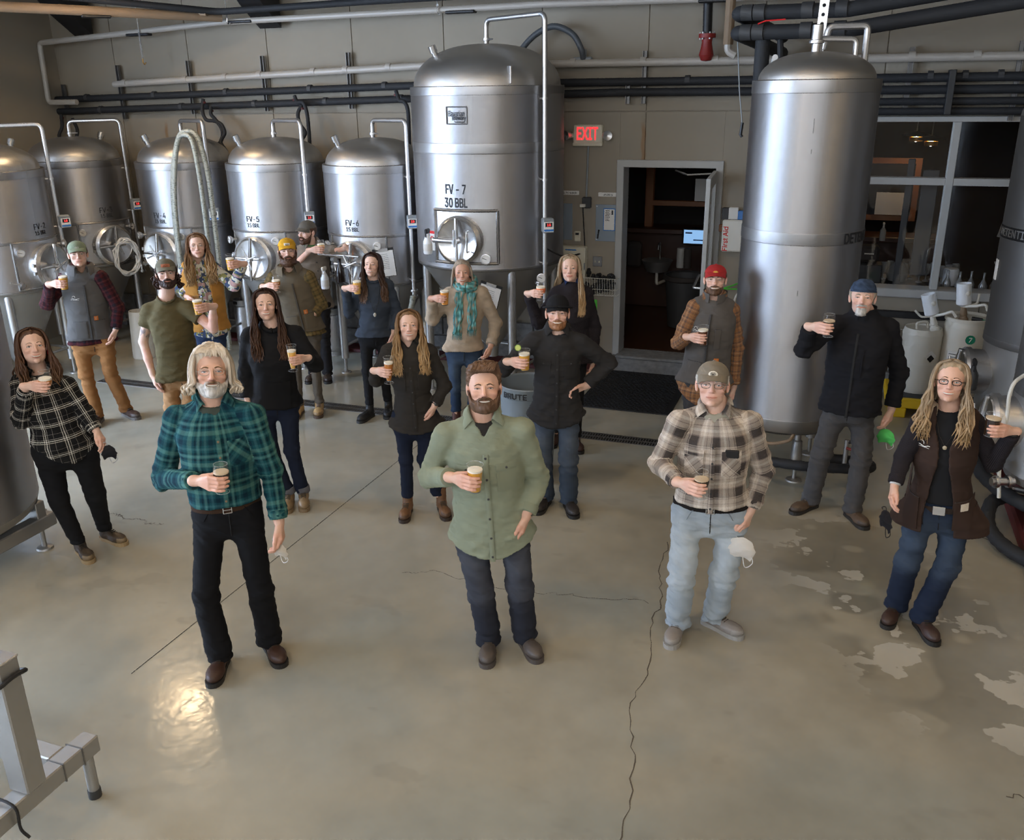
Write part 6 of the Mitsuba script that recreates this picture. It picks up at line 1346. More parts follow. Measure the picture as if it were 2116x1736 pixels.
    if gl_:
        rad, gc = gl_; ms = []; ey0 = max(fy(.031, .001)[1], fy(-.031, .001)[1]) + .014
        for q in (-1, 1):
            ring = [V(q * .032 + .0215 * math.copysign(abs(math.cos(t))**.8, math.cos(t)), ey0 - .006 * abs(math.cos(t)) * (1 if math.cos(t) * q > 0 else .2), -.001 + .0145 * math.copysign(abs(math.sin(t))**.8, math.sin(t))) for t in np.linspace(0, 2 * np.pi, 28)]
            ms += [tube(ring, rad, 6), tube([V(q * .0535, ey0 - .006, .004), V(q * .078, .04, .004), V(q * .082, -.015, .002)], rad, 6)]
        ms.append(tube([V(-.0105, ey0, .003), V(0, ey0 + .003, .006), V(.0105, ey0, .003)], rad, 6)); m = cat(ms)
        gk = put(key, 'glasses', Hm(m), 'v_gloss', True, color=col(m, gc))
        for q in (-1, 1):
            t = np.linspace(0, 2 * np.pi, 24, endpoint=False); v = np.vstack([[q * .032, ey0 - .001, -.001], np.stack([q * .032 + .0205 * np.cos(t), np.full(24, ey0 - .002), -.001 + .0138 * np.sin(t)], 1)]); i = np.arange(24)
            put(gk, 'lens', Hm(trimesh.Trimesh(v, np.stack([np.zeros(24, int), 1 + i, 1 + (i + 1) % 24], 1), process=False)), 'lens_glass', False)
    # ---------------- clothes
    def arm_field(r0, r1, r2, cut, ups=None):
        out = []
        for i in (0, 1):
            S_, E_, W_ = sh[i] - a * .006, el[i], wr[i]; bi = cut[i]
            if bi >= .99:   # short sleeve
                e2 = E_ + (S_ - E_) * o.get('bare_up', .3); u = unit(E_ - S_); c0 = fcap(S_, E_, r0, r1 * 1.05)
                out.append((lambda c0, e2, u: lambda P: np.maximum(c0(P), (P - e2) @ u))(c0, e2, u))
            else:
                e2 = W_ + (E_ - W_) * bi; u = unit(W_ - E_); c0 = fcap(S_, E_, r0, r1); c1 = fcap(E_, W_, r1, r2)
                out.append((lambda c0, c1, e2, u: lambda P: smin(c0(P), np.maximum(c1(P), (P - e2) @ u), .02))(c0, c1, e2, u))
        return out
    def top_field(off, r, cut, k=.035, hem=None, curve=0.0):
        A_ = arm_field(*r, cut); tr0 = trunk(off)
        tr = tr0 if hem is None else (lambda P: np.maximum(tr0(P), Pm[2] + hem + curve * (np.abs((P - Pm) @ x) / .17)**2 - P[:, 2]))
        tp = [fcap(sh[i] - a * .010, NB - a * .030, r[0] * .86, .050) for i in (0, 1)]
        def g(P):
            d = tr(P)
            for t_ in tp: d = smin(d, t_(P), .03)
            for a_ in A_: d = smin(d, a_(P), k)
            return d
        return g, A_, tr
    def uv_of(m, A_, tr, sleeve=None):
        P = m.vertices; q = P - Pm; t = q @ a; ang = np.arctan2(-(q @ x), q @ f); uv = np.stack([ang * .165 + o.get('pl_off', 0.02), t], 1); d0 = tr(P)
        for i in (0, 1):
            u1, u2 = unit(el[i] - sh[i]), unit(wr[i] - el[i]); dA = A_[i](P); k_ = dA < d0 - .004 if sleeve is None else np.full(len(P), sleeve) & (dA <= A_[1 - i](P))
            low = fcap(el[i], wr[i], .05)(P) < fcap(sh[i], el[i], .05)(P); axv = np.where(low[:, None], u2, u1); o0 = np.where(low[:, None], el[i], sh[i])
            r_ = P - o0; lng = (r_ * axv).sum(1); pr = r_ - lng[:, None] * axv; e1 = unit(np.cross(u1, f)); e2 = np.cross(u1, e1); an_ = np.arctan2(pr @ e2, pr @ e1)
            uv[k_] = np.stack([an_ * .055, np.where(low, np.linalg.norm(el[i] - sh[i]), 0) + lng], 1)[k_]
        return uv
    def cloth(name, g, c, matn, amp, A_, tr, off_seed=0, res=None, stretch=(11, 11, 25), jit=.10):
        pts = np.vstack([sh, el, [q for q in wr], hp, [NB]]); m = surfnet(g, pts.min(0) - .20, pts.max(0) + .12, res or (.0082 if h < .0036 else .0100))
        P = m.vertices; near = np.min([np.linalg.norm(P - e, axis=1) for e in el] + [np.abs((P - Pm) @ a) + .05], axis=0)
        ampv = amp * 1.55 * (1 + 1.1 * np.exp(-(near / .10)**2)); 
        dvec = vnoise(P, stretch, seed + off_seed, 3) * 1.4 + .7 * vnoise(P @ np.array([[.8, 0, .6], [0, 1, 0], [-.6, 0, .8]]), (26, 8, 8), seed + off_seed + 4, 2)
        m2 = displace(m, ampv * dvec)
        if matn in ('v_cloth',): return put(key, name, m2, matn, True, color=np.clip(np.asarray(c)[None] * (1 + jit * 2 * vnoise(P, 24, 3)[:, None]), 0, 1))
        # sleeves and trunk keep their own weave: cut along the armhole seam
        d0 = tr(P); arm = np.min([q(P) for q in A_], 0) < d0 - .002; fl_ = arm[m2.faces].sum(1) >= 2; V_, F_, UV_, n0 = [], [], [], 0
        for sel, keep in ((fl_, True), (~fl_, False)):
            f3 = m2.faces[sel]; ids, inv = np.unique(f3, return_inverse=True); sub = trimesh.Trimesh(P[ids], inv.reshape(-1, 3), process=False)
            V_.append(m2.vertices[ids]); F_.append(sub.faces + n0); UV_.append(uv_of(sub, A_, tr, keep)); n0 += len(ids)
        return put(key, name, trimesh.Trimesh(np.vstack(V_), np.vstack(F_), process=False), matn, True, uv=np.vstack(UV_))
    def front(g, u0, u1, t0, t1, nu=9, nt=9, off=.003, th=.002):
        G_ = np.array([[Pm + a * (t0 + (t1 - t0) * j / (nt - 1)) + left * (u0 + (u1 - u0) * i / (nu - 1)) + f * .42 for j in range(nt)] for i in range(nu)])
        p = march(g, G_.reshape(-1, 3), -f, 36).reshape(nu, nt, 3) + f * off
        return sheet2(p, th)
    def fpt(g, u_, t_, off=.004): return march(g, np.array([Pm + a * t_ + left * u_ + f * .42]), -f, 36)[0] + f * off
    def collar(c, matn, rn, gap, kind='fold', up=1.0, size=1.0, gsnap=None, vdep=.05, vww=.05):
        ph = np.linspace(math.radians(gap), 2 * math.pi - math.radians(gap), 44); cs, sn = np.cos(ph), np.sin(ph); fr = np.clip(cs, 0, 1)**1.3; o_ = NB - a * .012
        dirv = cs[:, None] * f * 1.12 + sn[:, None] * left; e = np.exp(-((ph - ph[0]) / .38)**2) + np.exp(-((ph[-1] - ph) / .38)**2)
        if kind == 'fold':
            vd = vdep; w_ = np.clip((cs - .35) / .60, 0, 1); zi = .016 - vd * .72 * w_**1.2; half = np.where(w_ > 0, np.minimum(rn * np.abs(sn), vww * np.clip(1 + (zi - .0) / max(vd, .03), .12, 1.2) * (1 - .0 * w_) + .012 + .03 * (1 - w_)), rn * np.abs(sn))
            inn_ = NB + left * (np.sign(sn) * half)[:, None] + f * (rn * 1.05 * cs + .010)[:, None] + a * zi[:, None]
            def snap(p, dd_, it=6):
                for _ in range(it):
                    d0 = gsnap(p); gr = np.stack([(gsnap(p + .004 * np.eye(3)[k]) - d0) / .004 for k in range(3)], 1); gr /= np.linalg.norm(gr, axis=1, keepdims=True) + 1e-9; p = p + gr * np.clip(dd_ - d0, -.03 if it > 3 else 0, .03)[:, None]
                return p
            fw_ = (w_ > .05)[:, None]; inn_ = np.where(fw_, snap(inn_, .003), inn_); stand = .030 * (1 - .72 * w_)
            top_ = inn_ + a * stand[:, None] + dirv * .004; outv = np.where(fw_, left * np.sign(sn)[:, None] * (.6 + .4 * w_)[:, None] + f * .3 - a * (.15 + .55 * w_)[:, None], dirv * .55 - a * .75); outv /= np.linalg.norm(outv, axis=1, keepdims=True)
            wd = (.050 + .014 * e) * size; out_ = top_ + outv * wd[:, None]; d_ = gsnap(out_); out_ = np.where((d_ < .020)[:, None] | fw_, snap(out_, .009), out_); midr = top_ + outv * .012 + a * .003; mid2 = (midr + out_) / 2 + dirv * .006
            rows = [inn_, top_, midr, mid2, out_]
        else:
            zt = (.050 - .014 * fr) * up; rows = [o_ + dirv * (rn + .020) + a * (zt - .07)[:, None] + f * (.014 * fr)[:, None], o_ + dirv * (rn + .014) + a * (zt - .03)[:, None] + f * (.012 * fr)[:, None], o_ + dirv * (rn + .017) + a * zt[:, None] + f * (.016 * fr)[:, None]]
            if kind == 'lapel': rows += [o_ + dirv * (rn + .034 + .02 * fr)[:, None] + a * (zt - .012)[:, None] + f * (.02 * fr)[:, None], o_ + dirv * (rn + .052 + .03 * fr)[:, None] + a * (zt - .060 - .03 * e)[:, None] + f * (.03 * fr)[:, None]]
        G_ = np.stack(rows, 1); m = sheet2(G_, .0025)
        if matn == 'v_cloth': return put(key, 'collar', m, matn, True, color=col(m, c))
        uvg = np.stack(np.broadcast_arrays((ph * .07)[:, None], np.arange(len(rows))[None] * .03), -1).reshape(-1, 2)
        return put(key, 'collar', m, matn, True, uv=np.vstack([uvg, uvg]))
    tp = o['top']; R3 = tp.get('r', (.060, .052, .040) if not fem else (.051, .044, .034)); off = tp.get('off', .012); cut = o.get('cuff', (.10, .10)); cut = [bare[i] if bare[i] > .3 else cut[i] for i in (0, 1)]
    rn = (.066 if not fem else .058) * max(s, .97)
    und = o.get('under')
    if und is not None:
        g = U(.03, trunk(.004), *[fcap(sh[i] - a * .03, NB - a * .050, .045, .045) for i in (0, 1)], fell(NB - a * .055 + f * .030, (.085, .060, .040), np.stack([x, f, a], 1))); g = carve(g, fcap(NB + a * .018 + f * .02, NB + a * .2 + f * .02, rn + .010), .006)
        g2 = (lambda g: lambda P: np.maximum(g(P), (Pm + a * L * .15 - P) @ a))(g); m = surfnet(g2, Pm - .25, np.maximum(NB, np.max(sh, 0)) + V(.25, .25, .12), .0125); put(key, 'undershirt', m, 'v_cloth', True, color=col(m, und))
    g, A_, tr = top_field(off, R3, cut, hem=tp.get('hem', -.06), curve=tp.get('curve', 0)); tr = trunk(off); g = carve(g, fcap(NB - a * (.03 if not (fem and tp.get('crew')) else .045) + f * .008, NB + a * .2 + f * .02, rn + tp.get('neck', .018 if fem and tp.get('crew') else .004)), .006)
    def wedge(v, w):
        def q(P):
            r_ = P - NB; zc = r_ @ a + .0; return np.maximum((np.abs(r_ @ x) - w * np.clip(1 + zc / v, -.5, 1.25)) * .85, .0 - r_ @ f)
        return q
    if tp.get('v'): g = carve(g, wedge(tp['v'], tp.get('vw', .055)), .003)
    if tp.get('open'):
        tk2 = trunk(off - .014); gp = tp['open']
        g_in = g
        g = lambda P: np.maximum(np.maximum(g_in(P), -(tk2(P))), np.where((P - Pm) @ f > 0, gp(((P - Pm) @ a) / L) - np.abs((P - Pm) @ x + tp.get('shift', 0)), -1))
    body_g = g
    mt = tp.get('mat', 'v_cloth'); tk = cloth(tp.get('name', 'shirt'), g, tp.get('c', (1, 1, 1)), mt, tp.get('amp', .007), A_, tr, stretch=tp.get('st', (11, 11, 25)), jit=tp.get('jit', .1))
    if tp.get('open'): pass
    cc = tp.get('cc', tp.get('c')); cm = tp.get('cm', mt)
    if tp.get('collar'): collar(cc, cm, rn, tp.get('gap', 24), tp['collar'], size=tp.get('csize', 1.0), gsnap=top_field(off, R3, cut)[0], vdep=tp.get('v', .03), vww=tp.get('vw', .03))
    gf = trunk(off + .002); gfull = top_field(off, R3, cut)[0]
    if tp.get('crew'):
        m = tube([NB - a * (.030 if fem else .016) + f * .010 + (f * math.cos(q) * 1.12 + left * math.sin(q)) * (rn + (.020 if fem else .010)) + a * (.022 - .040 * max(0, math.cos(q))) + f * .012 * max(0, math.cos(q)) for q in np.linspace(0, 2 * np.pi, 40)], .009 if tp['crew'] == 1 else .016, 8); put(key, 'neckband', m, 'v_cloth', True, color=col(m, np.array(tp['c']) * .85))
    if tp.get('placket'):
        t0, t1 = tp['placket']; pm = front(gf, -.014, .014, t0 * L, t1 * L, 3, 18, .004, .0025)
        if mt == 'v_cloth': put(key, 'placket', pm, mt, True, color=col(pm, np.array(tp['c']) * .93))
        else:
            uvp = np.stack(np.meshgrid(np.linspace(-.014, .014, 3), np.linspace(t0 * L, t1 * L, 18), indexing='ij'), -1).reshape(-1, 2) + V(.02, 0); put(key, 'placket', pm, mt, True, uv=np.vstack([uvp, uvp]))
        for q in np.linspace(t0 * L + .03, t1 * L - .02, tp.get('nb', 6)): put(key, 'button', lathe_m([(.0065, -.002), (.0065, .002), (.004, .003), (.001, .002)], fpt(gf, 0, q, .007), 10, axis=f), tp.get('bm', 'gasket'))
    for (u0, u1, t0, t1, flap) in tp.get('pockets', ()):
        pm = front(gf, u0, u1, t0 * L, t1 * L, 7, 7, .004, .002); fl_ = front(gf, u0 - .003, u1 + .003, t1 * L - .035, t1 * L + .004, 7, 4, .008, .002) if flap else None
        for nm_, q in (('pocket', pm), ('pocket_flap', fl_)):
            if q is None: continue
            if mt == 'v_cloth': put(key, nm_, q, mt, True, color=col(q, np.array(tp['c']) * (.95 if nm_ == 'pocket' else .9)))
            else: 
                qn = len(q.vertices) // 2; kk = (7, 7) if nm_ == 'pocket' else (7, 4); uvp = np.stack(np.meshgrid(np.linspace(u0, u1, kk[0]), np.linspace(t0 * L, t1 * L, kk[1]), indexing='ij'), -1).reshape(-1, 2); th_ = .8 if nm_ == 'pocket' else 0
                uvp = np.stack([uvp[:, 0] * math.cos(th_) - uvp[:, 1] * math.sin(th_), uvp[:, 0] * math.sin(th_) + uvp[:, 1] * math.cos(th_)], 1); put(key, nm_, q, mt, True, uv=np.vstack([uvp, uvp]))
        if flap: put(key, 'button', lathe_m([(.006, -.002), (.006, .002), (.001, .003)], fpt(gf, (u0 + u1) / 2, t1 * L - .020, .012), 10, axis=f), tp.get('bm', 'gasket'))
    if tp.get('zip'):
        t0, t1 = tp['zip']; pm = front(gf, -.008, .008, t0 * L, t1 * L, 3, 18, .004, .002); put(key, 'zip', pm, 'v_cloth', True, color=col(pm, tp.get('zipc', (.02, .02, .02))))
    # cuffs
    for i in (0, 1):
        if cut[i] < .3:
            e2 = wr[i] + (el[i] - wr[i]) * cut[i]; u = unit(el[i] - wr[i]); m = lathe_m([(R3[2] * .62, -.004), (R3[2] * 1.06, -.004), (R3[2] * 1.10, .006), (R3[2] * 1.14, .040), (R3[2] * 1.05, .046)], e2, 22, axis=u)
            if mt == 'v_cloth': put(key, 'cuff', m, mt, True, color=col(m, np.array(tp.get('cuffc', tp['c'])) * .92))
            else: put(key, 'cuff', m, mt, True, uv=np.stack([np.arange(len(m.vertices)) % 23 * .012, np.arange(len(m.vertices)) // 23 * .012], 1))
    vs = o.get('vest')
    if vs:
        voff = vs.get('off', .026); vt = trunk(voff); vtp = [fcap(sh[i] - a * .002 + (NB - sh[i]) * .22, NB - a * .030, .066, .060) for i in (0, 1)]
        vg = U(.03, vt, *vtp); vg = carve(vg, fcap(NB - a * .03 + f * .008, NB + a * .2 + f * .02, rn + .016), .006)
        if vs.get('v'): vg = carve(vg, wedge(vs['v'], vs.get('vw', .05)), .003)
        inn = U(.03, trunk(voff - .017), *[fcap(sh[i] + (NB - sh[i]) * .22, NB - a * .03, .049, .044) for i in (0, 1)])
        v0 = vg; arm_h = [fcap(sh[i] - (NB - sh[i]) * .35 + a * .02, sh[i] - a * .17 - (NB - sh[i]) * .1, .052, .060) for i in (0, 1)]
        def vg2(P):
            d = v0(P); d = np.maximum(d, -inn(P)) if vs.get('open') else d
            d = np.maximum(d, (Pm[2] + vs.get('hem', -.05)) - P[:, 2])
            if vs.get('open'): 
                q = P - Pm; sx_ = q @ left - vs.get('shift', 0); d = np.maximum(d, np.where(q @ f > 0, vs['open'](q @ a / L) - np.abs(sx_), -1))
            return d
        pts = np.vstack([sh, hp, [NB]]); m = surfnet(vg2, pts.min(0) - .24, pts.max(0) + .16, (.0085 if h < .0036 else .0102)); P = m.vertices
        m2 = displace(m, vs.get('amp', .008) * (vnoise(P, (10, 10, 20), seed + 31) * 2.0 + vnoise(P, (24, 24, 34), seed + 37) * .5)); inner_ = np.abs(inn(P)) < .004
        cv = np.tile(np.array(vs['c']), (len(P), 1)) * (1 + .2 * vnoise(P, 20, 9)[:, None])
        if 'lining' in vs: cv[inner_] = vs['lining']
        vk = put(key, 'vest', m2, 'v_cloth', True, color=np.clip(cv, 0, 1)); vf = trunk(voff + .004)
        if vs.get('collar'): 
            collar(vs.get('collarc', vs['c']), 'v_cloth', rn + .012, vs.get('gap', 30), vs['collar'])
        if vs.get('zip'):
            t0, t1 = vs['zip']; pm = front(vf, -.011, .011, t0 * L, t1 * L, 3, 18, .002, .003); put(vk, 'zip', pm, 'v_cloth', True, color=col(pm, np.array(vs['c']) * .55))
            zz2 = tube([fpt(vf, 0, t0 * L + (t1 - t0) * L * q, .006) for q in np.linspace(0, 1, 14)], .0022, 5); put(vk, 'zip_teeth', zz2, 'gasket')
        for (u0, u1, t0, t1) in vs.get('pockets', ()):
            pm = front(vf, u0, u1, t0 * L, t1 * L, 7, 7, .003, .003); put(vk, 'pocket', pm, 'v_cloth', True, color=col(pm, np.array(vs['c']) * .92))
            put(vk, 'pocket_seam', tube([fpt(vf, u0 + (u1 - u0) * q, t0 * L + (t1 - t0) * L * (1 - q * .0), .007) for q in np.linspace(0, 1, 6)], .0016, 5), 'gasket')
        if 'patch' in vs:
            u_, t_ = vs['patch']; pm = front(vf, u_ - .019, u_ + .019, t_ * L - .021, t_ * L + .021, 4, 4, .010, .002); pk = put(vk, 'patch', pm, 'v_cloth', True, color=col(pm, vs.get('patchc', (.45, .13, .03))))
            c0 = fpt(vf, u_, t_ * L, .013); put(pk, 'patch_mark', tube([c0 + left * .009 * math.cos(q) * (1 - .04 * q) + a * .010 * math.sin(q) for q in np.linspace(.7, 5.6, 14)], .0016, 5), 'cream_plastic')
        if 'logo' in vs:
            u_, t_ = vs['logo']; c0 = [u_, t_ * L]
            def lp(uu, tt): return fpt(vf, c0[0] + uu, c0[1] + tt, .008)
            put(vk, 'logo', cat([tube([lp(-.006 + .013 * math.cos(q), .016 + .012 * math.sin(q)) for q in np.linspace(-.5, 3.4, 10)], .0022, 5), tube([lp(-.03 + .01 * i, .004 * math.sin(i * 1.2)) for i in range(8)], .0026, 5), tube([lp(-.034, -.010), lp(.036, -.010)], .0014, 5)]), 'paper')
    # trousers
    tr_ = o['pants']; r = tr_.get('r', (.088, .066, .062)); wz = tr_.get('waist', .10); pel = fell(Pm + a * .02, (hw - .004, .116 * bd * tr_.get('bd', 1), .17), np.stack([x, f, a], 1))
    lg = [U(.025, fcap(hp[i] - a * .02, kn[i], r[0] * .95, r[1]), fcap(kn[i], an[i] - V(0, 0, .03), r[1], r[2])) for i in (0, 1)]
    cuffz = tr_.get('cuff', .055)
    def pg(P):
        d = smin(np.minimum(lg[0](P), lg[1](P)), pel(P), .045); d = np.minimum(d, 9)
        return np.maximum(np.maximum(d, cuffz - P[:, 2]), (P - Pm) @ a - wz)
    pts = np.vstack([hp, kn, an]); m = surfnet(pg, V(*(pts.min(0) - .17)) * V(1, 1, 0) + V(0, 0, .02), pts.max(0) + V(.17, .17, .2), (.0086 if h < .0036 else .0108)); P = m.vertices
    zk = np.min([np.abs((P - kn[i])[:, 2]) for i in (0, 1)], 0); za = P[:, 2] - cuffz
    am = tr_.get('amp', .010) * 1.4 * (.6 + .9 * np.exp(-(zk / .09)**2) + 1.5 * np.exp(-(za / .09)**2) + .8 * np.exp(-(((P - Pm) @ a + .1) / .08)**2))
    dn = vnoise(P, tr_.get('st', (8, 8, 24)), seed + 60, 3) * 1.5 + vnoise(P @ np.array([[.8, 0, .6], [0, 1, 0], [-.6, 0, .8]]), (7, 7, 30), seed + 61, 2) * .8; m2 = displace(m, am * dn)
    pc = np.tile(np.array(tr_['c']), (len(P), 1)) * (1 + .25 * vnoise(P, (30, 30, 12), 6)[:, None])
    if tr_.get('fade'):
        fr = np.clip((P - .5 * (hp[0] + hp[1])) @ f / .08, 0, 1); b_ = np.exp(-(((P[:, 2] - (Pm[2] + kn[0][2]) / 2 - .02)) / .16)**2) * fr + .5 * np.exp(-(zk / .06)**2) * fr; b_ *= (.8 + .8 * vnoise(P, 14, 2)); pc = pc + b_[:, None] * np.array(tr_['fade'])
    pk = put(key, 'trousers', m2, 'v_cloth', True, color=np.clip(pc, 0, 1))
    put(pk, 'fly_seam', tube([march(pg, np.array([Pm + a * t_ + left * .004 + f * .4]), -f, 36)[0] + f * .001 for t_ in np.linspace(-.10, wz - .03, 8)], .003, 5), 'ink')
    for i, q in ((0, -1), (1, 1)):
        pu = [march(pg, np.array([Pm + a * (wz - .02 - .075 * t_) + left * q * (.07 + .06 * t_**.6) + f * .4]), -f, 36)[0] + f * .002 for t_ in np.linspace(0, 1, 7)]
        put(pk, 'pocket_seam', tube(pu, .0022, 5), 'v_cloth', True, color=np.tile(np.array(tr_['c']) * .6, (7 * 5 + 2, 1)))
    if tr_.get('turnup') is not None:
        for i in (0, 1):
            m = lathe_m([(r[2] * .98, -.02), (r[2] * 1.10, -.02), (r[2] * 1.12, .028), (r[2] * 1.0, .032)], V(an[i][0], an[i][1], cuffz + .022), 26, axis=unit(kn[i] - an[i])); put(pk, 'turn_up', m, 'v_cloth', True, color=col(m, tr_['turnup']))
    if o.get('belt') is not None:
        bg = lambda P: smin(pel(P) - .004, trunk(.010)(P), .02)
        tb = o.get('beltz', .072); ring = []
        for q in np.linspace(0, 2 * np.pi, 50): ring.append(march(pel, np.array([Pm + a * tb + (f * math.cos(q) + left * math.sin(q)) * .45]), -(f * math.cos(q) + left * math.sin(q)), 40)[0] + (f * math.cos(q) + left * math.sin(q)) * .006)
        G_ = np.stack([np.array(ring) - a * .017, np.array(ring) + a * .017], 1); m = sheet2(G_, .003); bk = put(key, 'belt', m, 'v_cloth', True, color=col(m, o['belt']))
        fp = ring[0] + f * .006; put(bk, 'buckle', cat([box(fp + left * q * .022, (.005, .006, .042), .001, R=np.stack([left, f, a], 1)) for q in (-1, 1)] + [box(fp + a * q * .019, (.046, .006, .005), .001, R=np.stack([left, f, a], 1)) for q in (-1, 0, 1)]) if not o.get('plate') else box(fp, (.07, .008, .055), .003, R=np.stack([left, f, a], 1)), 'steel_pipe', False)
    so = o['shoes']
    for i in (0, 1): make_shoe(key, V(*J['toe'][i]), V(*J['fd'][i]), so[0], so[1], so[2], fem)
    ctx = dict(key=key, toC=toC, f=f, a=a, left=left, L=L, Pm=Pm, Sm=Sm, NB=NB, sh=sh, el=el, wr=wr, hp=hp, kn=kn, an=an, H=H, Hm=Hm, fy=fy, front=front, fpt=fpt, gf=gf, gfull=gfull, dd=dd, rn=rn, pg=pg, trunk=trunk, Rh=Rh, s=s)
    ctx['glass'] = make_glass(J['gt'], gbase, axg, o['beer'], o['glass_label'], o.get('fill', .86), o.get('emblem'), toC)
    FIG.append(ctx)
    return ctx
